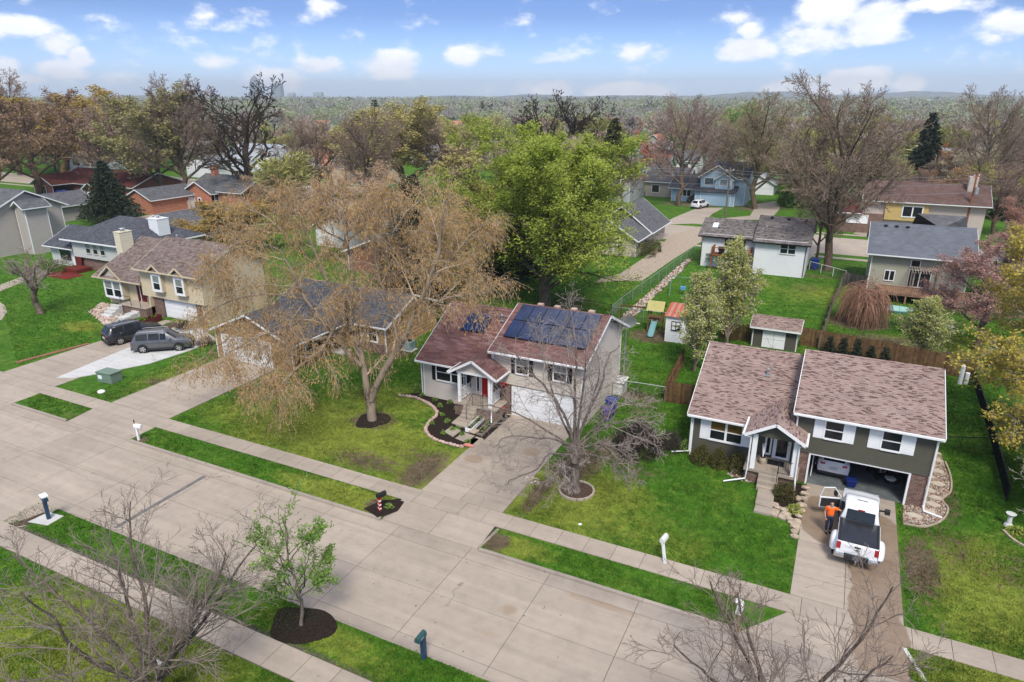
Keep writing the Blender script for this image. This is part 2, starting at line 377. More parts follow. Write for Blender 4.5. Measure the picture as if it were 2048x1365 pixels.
def leaf_material(name, lo, hi, mid=None, scale=.7, trans=.3):
    m, nt, bs = newmat(name); p = posnode(nt)
    n = noise_(nt, p, scale, 4, .7); n2 = noise_(nt, p, 9, 2, .6)
    f = mth(nt, 'ADD', mth(nt, 'MULTIPLY', n, .65), mth(nt, 'MULTIPLY', n2, .35))
    col = ramp(nt, f, (.33, lo), (.5, mid or tuple((a + b) / 2 for a, b in zip(lo, hi))), (.68, hi))
    oi = nn(nt, 'ShaderNodeObjectInfo'); col = mixc(nt, 1.0, col, oi.outputs['Color'], 'MULTIPLY')
    nt.links.new(col, bs.inputs['Base Color']); bs.inputs['Roughness'].default_value = .7; bs.inputs['Specular IOR Level'].default_value = .2
    tr = nn(nt, 'ShaderNodeBsdfTranslucent'); nt.links.new(col, tr.inputs[0])
    mx = nn(nt, 'ShaderNodeMixShader'); mx.inputs[0].default_value = trans
    nt.links.new(bs.outputs[0], mx.inputs[1]); nt.links.new(tr.outputs[0], mx.inputs[2])
    nt.links.new(mx.outputs[0], nt.nodes['Material Output'].inputs[0])
    return m

MT = {}
MT['grass'] = grass_material('grass'); MT['blade'] = grass_material('grass_blade', True)
MT['concrete'] = concrete_material('concrete'); MT['concrete_wet'] = concrete_material('concrete_wet', wet=True)
MT['concrete_white'] = concrete_material('pale_concrete', (.56, .55, .52), var=.5); MT['joint'] = plain('joint', (.10, .085, .07), .95)
MT['gutter'] = concrete_material('gutter_concrete', (.33, .28, .23), var=1.6)
MT['asphalt_patch'] = plain('asphalt_patch', (.15, .14, .135), .9, .3, 4)
MT['white'] = plain('white_paint', (.78, .78, .77), .5, .04); MT['white2'] = plain('weathered_white', (.66, .66, .63), .6, .1)
MT['glass'] = plain('window_glass', (.014, .017, .02), .08, .4, .9, spec=.45); MT['glass_blind'] = plain('window_blind', (.21, .23, .22), .25, .25, 3, spec=.6)
MT['glass_amber'] = plain('amber_blind', (.13, .07, .02), .2, .3, 2, spec=.5)
MT['black'] = plain('black_metal', (.018, .018, .02), .45); MT['rubber'] = plain('rubber', (.015, .015, .015), .85); MT['chrome'] = plain('chrome', (.6, .6, .6), .2, .05, metal=1)
MT['steel'] = plain('galvanised', (.38, .40, .41), .5, .15, metal=.6)
MT['mulch'] = plain('mulch', (.022, .015, .011), 1, .7, 14, bump=.9); MT['soil'] = plain('soil', (.075, .05, .034), 1, .5, 6, bump=.7)
MT['wood'] = plain('fence_wood', (.15, .085, .042), .9, .4, 3); MT['wood_grey'] = plain('weathered_wood', (.20, .165, .135), .9, .35, 3); MT['deckwood'] = plain('deck_wood', (.30, .17, .11), .8, .25, 3); MT['cedar'] = plain('cedar', (.24, .095, .035), .8, .25, 3)
MT['red'] = plain('red_paint', (.42, .012, .012), .5); MT['darkred'] = plain('dark_red_paint', (.10, .012, .012), .5)
# ------------------------------------------------------------------ ground
def sheet(name, pts, z, mat, parent=None, kind='structure', depth=0, **kw):
    mb = MB()
    if depth: mb.prism(pts, z - depth, z)
    else: mb.poly([(p[0], p[1], z) for p in pts])
    return mb.build(name, mat, parent, kind=kind, **kw)
def ccw(pts):
    a = sum(p[0] * q[1] - q[0] * p[1] for p, q in zip(pts, pts[1:] + pts[:1]))
    return pts if a > 0 else pts[::-1]
KERB_S, KERB_N, WALK0, WALK1 = 17.7, 24.7, 26.6, 27.85
rect = lambda x0, x1, y0, y1: [(x0, y0), (x1, y0), (x1, y1), (x0, y1)]
# terrain: two big sheets either side of the street bed
sheet('lawn', rect(-7000, 7000, WALK0, 7000), 0, MT['grass'])
sheet('lawn', rect(-400, 400, -120, 15.95), 0, MT['grass'])
# verges (with their soil sides) between the driveways
for x0, x1 in ((-200, -59.6), (-52.4, -46.2), (-39.7, -19.75), (-13.85, -.9), (5.5, 150)):
    a, b = x0, x1
    pts = [(a, KERB_N), (b, KERB_N), (b if x1 != -.9 else .25, WALK0), (a, WALK0)]
    if x1 == -.9: pts[1] = (-1.4, KERB_N)
    if x0 == 5.5: pts = [(5.5, KERB_N), (150, KERB_N), (150, WALK0), (4.75, WALK0)]
    sheet('verge', pts, 0, MT['grass'], depth=.13)
for x0, x1 in ((-35.9, -3.1), (1.5, 150), (-200, -44)):
    sheet('verge', rect(x0, x1, 15.9, KERB_S), 0, MT['grass'], depth=.13)
# street: bed plus single slabs with recessed joints
road = sheet('street', rect(-260, 260, KERB_S - .2, KERB_N + .2), -.15, MT['joint'])
xs = [-.14 * 0 - 1.45 - 4.27 * k + 0 for k in range(-14, 40)]
def slab(x0, x1, y0, y1, z0, mat, parent, dz=.03, name='slab', z1=None, g=.012):
    z1 = z0 if z1 is None else z1
    mb = MB(); x0 += g; x1 -= g; y0 += g; y1 -= g
    v = [(x0, y0, z0), (x1, y0, z0), (x1, y1, z1), (x0, y1, z1)]
    mb.poly(v)
    for k in range(4):
        p, q = v[k], v[(k + 1) % 4]; mb.poly([(p[0], p[1], p[2] - dz), (q[0], q[1], q[2] - dz), q, p])
    return mb.build(name, mat, parent)
rs = random.Random(4)
for x in xs:
    if x > 60 or x < -120: continue
    for (a, b) in ((18.42, 21.06), (21.06, 23.8)):
        o = slab(x, x + 4.27, a, b, -.122 + rs.uniform(-.002, .002), MT['concrete'], road)
    slab(x, x + 4.27, KERB_S, 18.42, -.120, MT['gutter'] if -12 > x > -30 or x > 0 else MT['concrete'], road, name='gutter_slab')
    slab(x, x + 4.27, 23.8, KERB_N, -.120, MT['gutter'] if x > -14 else MT['concrete'], road, name='gutter_slab')
sheet('street_end', rect(60, 260, KERB_S, KERB_N), -.12, MT['concrete']); sheet('street_end', rect(-260, -120, KERB_S, KERB_N), -.12, MT['concrete'])
MB().box(-31.86, -31.60, 18.0, 23.7, -.121, -.112).build('asphalt_strip', MT['asphalt_patch'], road, label='dark asphalt filled trench patch across the street')
# kerbs
def kerb(x0, x1, y0, y1, end0=True, end1=True):
    mb = MB(); n = max(1, round((x1 - x0) / 4.27)); out = []
    for k in range(n):
        a, b = x0 + (x1 - x0) * k / n + .006, x0 + (x1 - x0) * (k + 1) / n - .006
        south = y0 < 20
        yy = ((y0, -.12), (y0 + .02, -.0), (y0 + .06, .018), (y1, .018), (y1, -.12)) if not south else ((y0, -.12), (y0, .018), (y1 - .06, .018), (y1 - .02, .0), (y1, -.12))
        m = MB()
        for i in range(4):
            (ya, za), (yb, zb) = yy[i], yy[i + 1]
            m.poly([(a, ya, za), (b, ya, za), (b, yb, zb), (a, yb, zb)])
        m.poly([(a, y, z) for y, z in yy]); m.poly([(b, y, z) for y, z in yy][::-1])
        m.build('kerb_stone', MT['gutter'], kerb_root)
kerb_root = sheet('kerb', rect(-120, 60, KERB_N + .03, KERB_N + .05), -.125, MT['joint'])
for a, b in ((-120, -59.6), (-52.4, -46.2), (-39.6, -19.75), (-13.85, -1.4), (5.5, 60)): kerb(a, b, KERB_N - .14, KERB_N + .03)
for a, b in ((-34.9, -3.1), (1.5, 60), (-120, -44)): kerb(a, b, KERB_S - .03, KERB_S + .14)
# side kerb returns beside the driveway apron
def strip(name, a, b, w, z0, z1, mat, parent=None, **kw):
    a, b = Vector((*a, 0)), Vector((*b, 0)); d = (b - a).normalized(); n = Vector((-d.y, d.x, 0)) * w / 2
    return MB().prism(ccw([tuple((a - n)[:2]), tuple((b - n)[:2]), tuple((b + n)[:2]), tuple((a + n)[:2])]), z0, z1).build(name, mat, parent, **kw)
strip('kerb_return', (-13.86, 24.75), (-13.7, 26.5), .14, -.12, .02, MT['gutter'], kerb_root)
strip('kerb_return', (5.45, 24.8), (4.7, 26.5), .16, -.12, .03, MT['concrete_white'], kerb_root)
# sidewalks
wn = sheet('sidewalk', rect(-200, 150, WALK0, WALK1), .004, MT['joint'])
x = -66.0
WN = [-200, -160, -120] + [-118 + 1.5 * k for k in range(0, 112)]
for a in np.arange(-110, 46, 1.42):
    slab(a, a + 1.42, WALK0, WALK1, .03 + rs.uniform(-.003, .006), MT['concrete_wet'] if 0 < a < 6 else MT['concrete'], wn, g=.01)
ws = sheet('sidewalk', rect(-200, 150, 14.38, 15.95), .004, MT['joint'])
for a in np.arange(-90, 30, 1.5): slab(a, a + 1.5, 14.4, 15.7, .03 + rs.uniform(-.003, .008), MT['concrete'], ws, g=.012)
# driveways
def driveway(polys, mat='concrete', joints=None, z=.034):
    d = sheet('driveway', ccw(polys), .006, MT['joint'])
    return d
def drive_slabs(x0, x1, y0, ys, split, mat, z=.036, skew=0):
    """ys: joint rows; split: x of the middle joint"""
    d = sheet('driveway', rect(x0, x1, y0, ys[-1]), .006, MT['joint'])
    yy = [y0] + ys
    for a, b in zip(yy, yy[1:]):
        for p, q in ((x0, split), (split, x1)): slab(p, q, a, b, z, MT[mat], d)
    return d
def apron(x0, x1, x0b, x1b, split, mat):
    d = sheet('driveway_apron', [(x0b, KERB_N), (x1b, KERB_N), (x1, WALK0), (x0, WALK0)], -.14, MT['joint'])
    for (a, b, A, B) in ((x0, split, x0b, split), (split, x1, split, x1b)):
        m = MB(); v = [(A + .01, KERB_N + .01, -.112), (B - .01, KERB_N + .01, -.112), (b - .01, WALK0 - .01, .03), (a + .01, WALK0 - .01, .03)]
        m.poly(v)
        for k in range(4):
            p, q = v[k], v[(k + 1) % 4]; m.poly([(p[0], p[1], p[2] - .03), (q[0], q[1], q[2] - .03), q, p])
        m.build('slab', MT[mat], d)
drive_slabs(-19.3, -14.15, WALK1, [29.2, 31.6, 34.2, 38.85], -16.8, 'concrete'); apron(-19.75, -13.95, -19.75, -13.95, -16.8, 'concrete')
drive_slabs(.25, 4.75, WALK1, [29.4, 32.3, 35.6, 38.24], 2.45, 'concrete_wet'); apron(.25, 4.75, -1.4, 5.4, 2.3, 'concrete_wet')
drive_slabs(-46.0, -39.95, WALK1, [31.5, 35.0, 38.4], -43.0, 'concrete'); apron(-46.2, -39.7, -46.2, -39.7, -43, 'concrete')
drive_slabs(-59.3, -52.6, WALK1, [31.2, 34.4, 37.6, 43.0], -56.2, 'concrete'); apron(-59.6, -52.4, -59.6, -52.4, -56, 'concrete')
sheet('parking_pad', ccw([at(*p) for p in ((112, 757), (268, 692), (300, 668), (395, 650), (432, 680), (380, 702), (300, 728), (215, 745), (150, 757))]), .05, MT['concrete_white'], depth=.06)
for k in range(22):
    a = Vector((*at(32, 726), 0)); b = Vector((*at(178, 688), 0)); d = (b - a) / 22
    p = a + d * (k + .5); n = Vector((-d.y, d.x, 0)).normalized()
    MB().obox(p + Vector((0, 0, .03)), d * .47, n * .16, (0, 0, .03)).build('edging_brick', plain('edging_brick', (.30, .12, .09), .9, .2) if k == 0 else bpy.data.materials['edging_brick'], road, bevel=.01)
# bottom driveways on the near side
sb = sheet('driveway', ccw([(-3.1, KERB_S), (1.5, KERB_S), (1.5, 8), (-3.1, 8)]), .012, MT['concrete'])
sheet('driveway_apron', ccw([(-3.1, KERB_S + .02), (1.5, KERB_S + .02), (1.5, 15.9), (-3.1, 15.9)]), .016, MT['concrete'])
sheet('driveway', ccw([(-44, KERB_S), (-35.9, KERB_S), (-35.9, 15.9), (-37.6, 14.4), (-37.6, -5), (-44, -5)]), .012, MT['concrete'])
sheet('concrete_pad', ccw([at(*p) for p in ((55, 1045), (98, 1025), (128, 1033), (95, 1052))]), .02, MT['concrete_white'])
sheet('soil_bed', ccw([at(*p) for p in ((0, 1051), (50, 1040), (88, 1025), (92, 1029), (58, 1050), (10, 1058))]), .014, MT['soil'])
sheet('storm_drain', ccw([at(*p) for p in ((300, 1327), (318, 1317), (333, 1323), (315, 1334))]), .03, MT['concrete_white'], kind='thing', label='small pale square utility cover in the near lawn', cat='utility cover')
# second street, its driveways and far lots
s2 = sheet('street_rear', rect(-260, 260, 105.2, 118.3), .010, MT['concrete'])
sheet('street_rear_left', ccw([at(*p) for p in ((250, 362), (262, 378), (330, 385), (480, 385), (545, 391), (640, 388), (760, 385), (760, 372), (640, 375), (560, 378), (470, 368), (400, 360), (330, 352))]), .014, MT['concrete'])
sheet('path', rect(-260, 260, 102.0, 103.2), .010, MT['concrete']); sheet('path', rect(-60, 60, 121.0, 122.2), .010, MT['concrete'])
sheet('path', ccw([at(*p) for p in ((480, 372), (640, 377), (640, 373), (480, 368))]), .012, MT['concrete_white'])
sheet('driveway', ccw([at(*p) for p in ((1396, 416), (1448, 416), (1425, 428), (1405, 447), (1325, 450), (1345, 437))]), .018, MT['concrete'])
sheet('driveway', ccw([at(*p) for p in ((1515, 408), (1556, 402), (1560, 418), (1540, 440), (1420, 440), (1500, 432))]), .018, MT['concrete'])
sheet('driveway', ccw([at(*p) for p in ((1706, 468), (1770, 430), (1800, 438), (1745, 475))]), .018, MT['concrete'])
sheet('driveway', ccw([at(*p) for p in ((1617, 470), (1648, 470), (1645, 495), (1612, 525), (1600, 540))]), .018, MT['concrete'])
MT['gravel_track'] = plain('gravel_track', (.36, .29, .22), .95, .3, 3, bump=.5)
sheet('gravel_track', ccw([at(*p) for p in ((1240, 562), (1285, 562), (1345, 520), (1412, 478), (1408, 452), (1345, 470), (1290, 515), (1240, 548), (1205, 556), (1190, 566))]), .016, MT['gravel_track'])
# left cul-de-sac corner and footpath
sheet('turning_circle', ccw([at(*p) for p in ((-60, 585), (-10, 598), (10, 612), (14, 624), (4, 640), (-40, 650), (-90, 640))]), .02, MT['concrete'])
sheet('path', ccw([at(*p) for p in ((-20, 578), (60, 548), (75, 540), (140, 550), (120, 553), (72, 553), (-20, 592))]), .02, MT['concrete'])
sheet('driveway', ccw([at(*p) for p in ((205, 455), (250, 440), (390, 412), (480, 440), (440, 470), (320, 440), (260, 452))]), .02, MT['gravel_track'])
# beds
def bed(name, px, z, mat, z0=0, **kw):
    return sheet(name, ccw([at(*p) for p in px]), z, MT[mat], depth=z + .01, **kw)
bedpx = [(800, 790), (832, 796), (862, 812), (873, 828), (858, 845), (852, 862), (868, 878), (900, 888), (940, 896), (958, 880), (930, 872), (905, 865), (915, 845), (935, 822), (920, 806), (886, 797), (852, 786)]
bed('mulch_bed', bedpx, .06, 'mulch')
sheet('planting_bed', rect(-21.1, -18.9, 34.6, 38.6), .05, MT['mulch'], depth=.06)
bed('planting_bed', [(728, 1018), (762, 1002), (815, 997), (795, 1022), (755, 1036)], .02, 'mulch')
c0 = at(1153, 983); sheet('tree_ring_soil', [(c0[0] + .95 * math.cos(a), c0[1] + .95 * math.sin(a)) for a in np.linspace(0, 6.28, 25)[:-1]], .06, MT['soil'], depth=.05)
c1 = at(603, 1252); sheet('tree_ring_soil', [(c1[0] + (1.45 + .2 * math.sin(3 * a)) * math.cos(a), c1[1] + (1.05 + .15 * math.sin(2 * a)) * math.sin(a)) for a in np.linspace(0, 6.28, 25)[:-1]], .05, MT['mulch'], depth=.05)
c2 = at(745, 842); sheet('tree_ring_soil', [(c2[0] + (1.1 + .15 * math.sin(3 * a)) * math.cos(a), c2[1] + (1.2 + .12 * math.sin(2 * a)) * math.sin(a)) for a in np.linspace(0, 6.28, 25)[:-1]], .05, MT['mulch'], depth=.05)
# ------------------------------------------------------------------ house kit
def clipz(poly, z, keep_above):
    out = []
    for (p, q) in zip(poly, poly[1:] + poly[:1]):
        a, b = (p[1] >= z) == keep_above or p[1] == z, (q[1] >= z) == keep_above or q[1] == z
        if a: out.append(p)
        if a != b:
            t = (z - p[1]) / (q[1] - p[1]); out.append((p[0] + (q[0] - p[0]) * t, z))
    return out
def P3(ax, c, s, z, d, out): return (s, c + d * out, z) if ax == 'y' else (c + d * out, s, z)
def lapwall(mb, ax, c, out, poly, lap=.2, m=0, vertical=False):
    """siding: every course is a board tilted out at its foot"""
    if not lap:
        mb.poly([P3(ax, c, s, z, 0, out) for s, z in poly], m); return
    z0, z1 = min(p[1] for p in poly), max(p[1] for p in poly); k = 0
    while z0 + k * lap < z1 - 1e-4:
        a, b = z0 + k * lap, z0 + (k + 1) * lap
        q = clipz(clipz(poly, a, True), b, False)
        if len(q) > 2:
            mb.poly([P3(ax, c, s, z, .022 * (1 - (z - a) / lap), out) for s, z in q], m)
            lo = [p for p in q if abs(p[1] - a) < 1e-5]
            if len(lo) >= 2: mb.poly([P3(ax, c, lo[0][0], a, .022, out), P3(ax, c, lo[-1][0], a, .022, out), P3(ax, c, lo[-1][0], a, 0, out), P3(ax, c, lo[0][0], a, 0, out)], m)
        k += 1
def fbox(mb, ax, c, out, s0, s1, z0, z1, d0, d1, m=0):
    if ax == 'y': mb.box(s0, s1, min(c + d0 * out, c + d1 * out), max(c + d0 * out, c + d1 * out), z0, z1, m)
    else: mb.box(min(c + d0 * out, c + d1 * out), max(c + d0 * out, c + d1 * out), s0, s1, z0, z1, m)
def window(par, ax, c, out, s0, s1, z0, z1, cols=1, rows=2, fr=.09, fm='white', glass='glass', upper=None, sh=None, shw=.35, shm='black', d=0.0, name='window', label=None):
    mb = MB(); t = .055
    fbox(mb, ax, c, out, s0 - fr, s0, z0 - fr, z1 + fr, d, d + t); fbox(mb, ax, c, out, s1, s1 + fr, z0 - fr, z1 + fr, d, d + t)
    fbox(mb, ax, c, out, s0, s1, z1, z1 + fr, d, d + t); fbox(mb, ax, c, out, s0 - .02, s1 + .02, z0 - fr, z0, d, d + t + .03)
    w = (s1 - s0) / cols; h = (z1 - z0) / rows
    for k in range(1, cols): fbox(mb, ax, c, out, s0 + k * w - fr * .55, s0 + k * w + fr * .55, z0, z1, d, d + t)
    for k in range(1, rows): fbox(mb, ax, c, out, s0, s1, z0 + k * h - .03, z0 + k * h + .03, d, d + t * .8)
    o = mb.build(name, MT[fm], par, label=label)
    for i in range(cols):
        for j in range(rows):
            g = MB(); fbox(g, ax, c, out, s0 + i * w, s0 + (i + 1) * w, z0 + j * h, z0 + (j + 1) * h, d + .004, d + .018)
            g.build('pane', MT[(upper or glass) if j == rows - 1 and rows > 1 else glass], o)
    if sh:
        for side in (-1, 1):
            if (side < 0 and 'l' not in sh) or (side > 0 and 'r' not in sh): continue
            a = s0 - fr - shw if side < 0 else s1 + fr
            m = MB(); fbox(m, ax, c, out, a, a + shw, z0 - fr, z1 + fr, d, d + .03)
            for k in range(int((z1 - z0) / .09)):
                fbox(m, ax, c, out, a + .05, a + shw - .05, z0 + k * .09, z0 + k * .09 + .05, d + .03, d + .042)
            m.build('shutter', MT[shm], par)
    return o
def slope(mb, T, a0, a1, b0, z0, b1, z1, m=0, rh=.143, lip=.012, step=1):
    L = math.hypot(b1 - b0, z1 - z0); n = max(1, int(L / (rh * step))); ub = (b1 - b0) / L; uz = (z1 - z0) / L
    nb, nz_ = -uz * (1 if b1 > b0 else 1), abs(ub)
    nb = -uz if b1 > b0 else uz * -1 * -1
    sg = 1 if b1 > b0 else -1; nb = -abs(uz) * sg
    for k in range(n):
        p, q = L * k / n, L * (k + 1) / n
        A = (b0 + ub * p + nb * lip, z0 + uz * p + nz_ * lip); B = (b0 + ub * q, z0 + uz * q); C = (b0 + ub * p, z0 + uz * p)
        v0, v1 = k * rh * step + .002, (k + 1) * rh * step - .002
        mb.poly([T(a0, A[0], A[1]), T(a1, A[0], A[1]), T(a1, B[0], B[1]), T(a0, B[0], B[1])], m, uv=[(a0, v0), (a1, v0), (a1, v1), (a0, v1)])
        mb.poly([T(a0, A[0], A[1]), T(a1, A[0], A[1]), T(a1, C[0], C[1]), T(a0, C[0], C[1])], m, uv=[(a0, v0), (a1, v0), (a1, v0 + .01), (a0, v0 + .01)])
def roof_part(par, x0, x1, y0, y1, ze, yr, zr, mat, ridge='x', over=.3, trim='white', ze2=None, step=1, gutter=True, rake=True, ends=(True, True), cap=True):
    """x0..x1 along the ridge, y0/y1 eave edges across (for ridge='y' the axes swap)"""
    T = (lambda a, b, z: (a, b, z)) if ridge == 'x' else (lambda a, b, z: (b, a, z))
    ze2 = ze if ze2 is None else ze2
    mb = MB(); slope(mb, T, x0, x1, y0, ze, yr, zr, step=step); slope(mb, T, x0, x1, y1, ze2, yr, zr, step=step)
    for (ya, za) in ((y0, ze), (y1, ze2)):      # underside
        mb.poly([T(x0, ya, za - .05), T(x1, ya, za - .05), T(x1, yr, zr - .05), T(x0, yr, zr - .05)], 1)
    if cap:
        n = max(2, int((x1 - x0) / .3)); w = .13
        for k in range(n):
            a, b = x0 + (x1 - x0) * k / n, x0 + (x1 - x0) * (k + 1) / n + .02
            for sgn, (ya, za) in ((-1, (y0, ze)), (1, (y1, ze2))):
                sl = (zr - za) / abs(yr - ya)
                mb.poly([T(a, yr, zr + .035), T(b, yr, zr + .022), T(b, yr + sgn * w, zr + .022 - sl * w), T(a, yr + sgn * w, zr + .035 - sl * w)], 0, uv=[(a, 9.03), (b, 9.03), (b, 9.1), (a, 9.1)])
    o = mb.build('roof', [mat, MT['white2']], par)
    for (ya, za, sg) in ((y0, ze, -1), (y1, ze2, 1)):
        f = MB().bar(T(x0, ya + sg * -.02, za - .10), T(x1, ya + sg * -.02, za - .10), .03, .17); f.build('fascia', MT[trim], par)
        if rake:
            for e, xx, sx_ in ((ends[0], x0, -1), (ends[1], x1, 1)):
                if e: MB().bar(T(xx + sx_ * .012, ya, za - .075), T(xx + sx_ * .012, yr, zr - .075), .03, .17).build('rake_board', MT[trim], par)
    if gutter:
        for (ya, za, sg) in ((y0, ze, -1), (y1, ze2, 1)):
            MB().bar(T(x0 + .02, ya + sg * .06, za - .06), T(x1 - .02, ya + sg * .06, za - .06), .11, .10).build('gutter', MT[trim], par)
    return o
def gable_walls(par, x0, x1, y0, y1, z0, ze, yr, zr, mat, ridge='x', lap=.2, faces='fblr', eave_in=.4, corner='white', gbl=True):
    """walls up to the roof plane; ze is the height of the roof plane at the wall"""
    mb = MB(); A = 'y' if ridge == 'x' else 'x'; B = 'x' if ridge == 'x' else 'y'
    if 'f' in faces: lapwall(mb, A, y0, -1, [(x0, z0), (x1, z0), (x1, ze), (x0, ze)], lap)
    if 'b' in faces: lapwall(mb, A, y1, 1, [(x0, z0), (x1, z0), (x1, ze), (x0, ze)], lap)
    end = [(y0, z0), (y1, z0), (y1, ze), (yr, zr), (y0, ze)] if gbl else [(y0, z0), (y1, z0), (y1, ze), (y0, ze)]
    if 'l' in faces: lapwall(mb, B, x0, -1, end, lap)
    if 'r' in faces: lapwall(mb, B, x1, 1, end, lap)
    o = mb.build('wall', mat, par)
    if corner:
        for xx, sx_ in ((x0, -1), (x1, 1)):
            for yy, sy_ in ((y0, -1), (y1, 1)):
                bx0, bx1 = sorted((xx - sx_ * .06, xx + sx_ * .035)); by0, by1 = sorted((yy - sy_ * .06, yy + sy_ * .035))
                (MB().box(bx0, bx1, by0, by1, z0, ze) if ridge == 'x' else MB().box(by0, by1, bx0, bx1, z0, ze)).build('corner_board', MT[corner], par)
    return o
def garage_door(par, ax, c, out, s0, s1, z0, z1, mat='white', rows=4, cols=8):
    m = MB(); fbox(m, ax, c, out, s0, s1, z0, z1, .0, .02)
    o = m.build('garage_door', MT[mat], par)
    h = (z1 - z0) / rows; w = (s1 - s0) / cols
    for j in range(rows):
        p = MB(); fbox(p, ax, c, out, s0 + .01, s1 - .01, z0 + j * h + .008, z0 + (j + 1) * h - .008, .02, .045)
        for i in range(cols): fbox(p, ax, c, out, s0 + i * w + .07, s0 + (i + 1) * w - .07, z0 + j * h + .09, z0 + (j + 1) * h - .09, .045, .055)
        p.build('panel', MT[mat], o)
    f = MB(); fbox(f, ax, c, out, s0 - .11, s0 - .004, z0, z1 + .11, .0, .06); fbox(f, ax, c, out, s1 + .004, s1 + .11, z0, z1 + .11, .0, .06); fbox(f, ax, c, out, s0 - .004, s1 + .004, z1 + .004, z1 + .11, .0, .06)
    f.build('door_frame', MT['white'], par)
    return o
def vent(par, x, y, z, kind='box'):
    m = MB()
    if kind == 'pipe':
        m.tube([(x, y, z - .15), (x, y, z + .38)], .06, 10); m.tube([(x, y, z + .40), (x, y, z + .48)], [.13, .10], 10); m.box(x - .18, x + .18, y - .18, y + .18, z - .03, z + .0)
        return m.build('roof_vent', MT['steel'], par)
    m.tube([(x, y, z - .1), (x, y, z + .12)], [.2, .17], 10); m.tube([(x, y, z + .12), (x, y, z + .19)], [.24, .15], 10)
    return m.build('roof_vent', MT['black'], par)
def downspout(par, pts, mat='white', r=.045):
    return MB().tube(pts, r, 6).build('downspout', MT[mat], par)
def door(par, ax, c, out, s0, s1, z0, z1, mat='red', storm=False, label=None):
    m = MB(); fbox(m, ax, c, out, s0, s1, z0, z1, 0, .035)
    o = m.build('door', MT[mat], par, label=label)
    f = MB(); fbox(f, ax, c, out, s0 - .09, s0, z0, z1 + .09, 0, .06); fbox(f, ax, c, out, s1, s1 + .09, z0, z1 + .09, 0, .06); fbox(f, ax, c, out, s0, s1, z1, z1 + .09, 0, .06)
    f.build('door_frame', MT['white'], par)
    h = MB(); fbox(h, ax, c, out, s1 - .12, s1 - .07, z0 + .95, z0 + 1.05, .035, .08); h.build('handle', MT['steel'], o)
    g = MB()
    if storm: fbox(g, ax, c, out, s0 + .1, s1 - .1, z0 + .15, z1 - .12, .036, .042); g.build('pane', MT['glass'], o)
    else:
        for k in range(2):
            for j in range(3): fbox(g, ax, c, out, s0 + .12 + k * (s1 - s0 - .2) / 2, s0 + .02 + (k + 1) * (s1 - s0 - .1) / 2, z0 + .15 + j * .66, z0 + .68 + j * .66, .036, .046)
        g.build('door_panel', MT[mat], o)
    return o
def steps(par, x0, x1, y0, y1, z1, n, mat, name='step'):
    """flight rising towards +y"""
    for k in range(n):
        MB().box(x0, x1, y0 + (y1 - y0) * k / n, y1, z1 * k / n, z1 * (k + 1) / n - .002 * k).build(name, mat, par, bevel=.01)

MT['h1_wall'] = plain('cream_siding', (.56, .50, .43), .7, .05); MT['h1_roof'] = shingle('maroon_shingles', [(.13, .062, .056), (.19, .10, .09), (.155, .08, .072), (.24, .14, .125)], .7, .143)
MT['h2_wall'] = plain('olive_siding', (.088, .084, .062), .7, .06); MT['h2_roof'] = shingle('mixed_shingles', [(.11, .07, .058), (.15, .10, .083), (.30, .215, .185), (.26, .172, .148), (.31, .232, .20), (.275, .19, .163), (.325, .25, .22), (.265, .178, .155)], .24, .0715)
MT['brick'] = brickmat('brown_brick', (.10, .045, .03), (.21, .11, .08), (.28, .24, .20))
MT['h3_wall'] = plain('yellow_siding', (.56, .47, .32), .7, .05); MT['h3_roof'] = shingle('tan_shingles', [(.10, .075, .06), (.20, .155, .135), (.15, .11, .095), (.23, .185, .165)], .32)
MT['grey_roof'] = shingle('grey_shingles', [(.085, .085, .09), (.12, .12, .125), (.10, .10, .105), (.14, .14, .145)], .4)
MT['dark_roof'] = shingle('charcoal_shingles', [(.05, .053, .062), (.08, .084, .096), (.065, .069, .08), (.095, .10, .11)], .35)
MT['mottled_roof'] = shingle('mottled_shingles', [(.07, .06, .055), (.20, .18, .165), (.12, .10, .095), (.24, .215, .20), (.15, .13, .12)], .32)
MT['red_roof'] = shingle('oxblood_shingles', [(.08, .025, .02), (.12, .04, .032), (.10, .03, .026)], .4)
MT['orange_roof'] = shingle('orange_shingles', [(.38, .17, .10), (.46, .22, .13), (.42, .19, .12)], .4)
MT['taupe_wall'] = plain('taupe_siding', (.40, .36, .32), .7, .05); MT['tan_wall'] = plain('tan_boards', (.34, .21, .10), .8, .15)
MT['white_wall'] = plain('white_siding', (.72, .73, .73), .6, .03); MT['grey_wall'] = plain('pale_grey_siding', (.50, .50, .46), .7, .04); MT['sage_wall'] = plain('sage_siding', (.34, .34, .26), .7, .04)
MT['blue_wall'] = plain('blue_siding', (.34, .47, .56), .7, .05); MT['bluegrey_wall'] = plain('blue_grey_siding', (.40, .42, .42), .7, .05); MT['green_wall'] = plain('dark_green_siding', (.05, .07, .06), .7, .1); MT['orange_brick'] = brickmat('orange_brick', (.34, .12, .06), (.42, .17, .09), (.40, .22, .15), .1, .3)
MT['maroon_brick'] = brickmat('maroon_brick', (.19, .06, .045), (.26, .09, .065), (.25, .13, .10), .1, .3); MT['yellow_wall'] = plain('mustard_siding', (.50, .36, .14), .7, .06); MT['pinkwall'] = plain('beige_siding', (.48, .41, .35), .7, .06)
MT['brick_red'] = plain('brick_red', (.13, .022, .016), .8, .2, 6); MT['flagstone'] = plain('flagstone', (.40, .32, .24), .9, .3, 4, bump=.3); MT['pebble'] = plain('pebbles', (.30, .25, .21), .9, .7, 9); MT['riverrock'] = plain('pink_river_rock', (.46, .33, .27), .9, .35, 3)
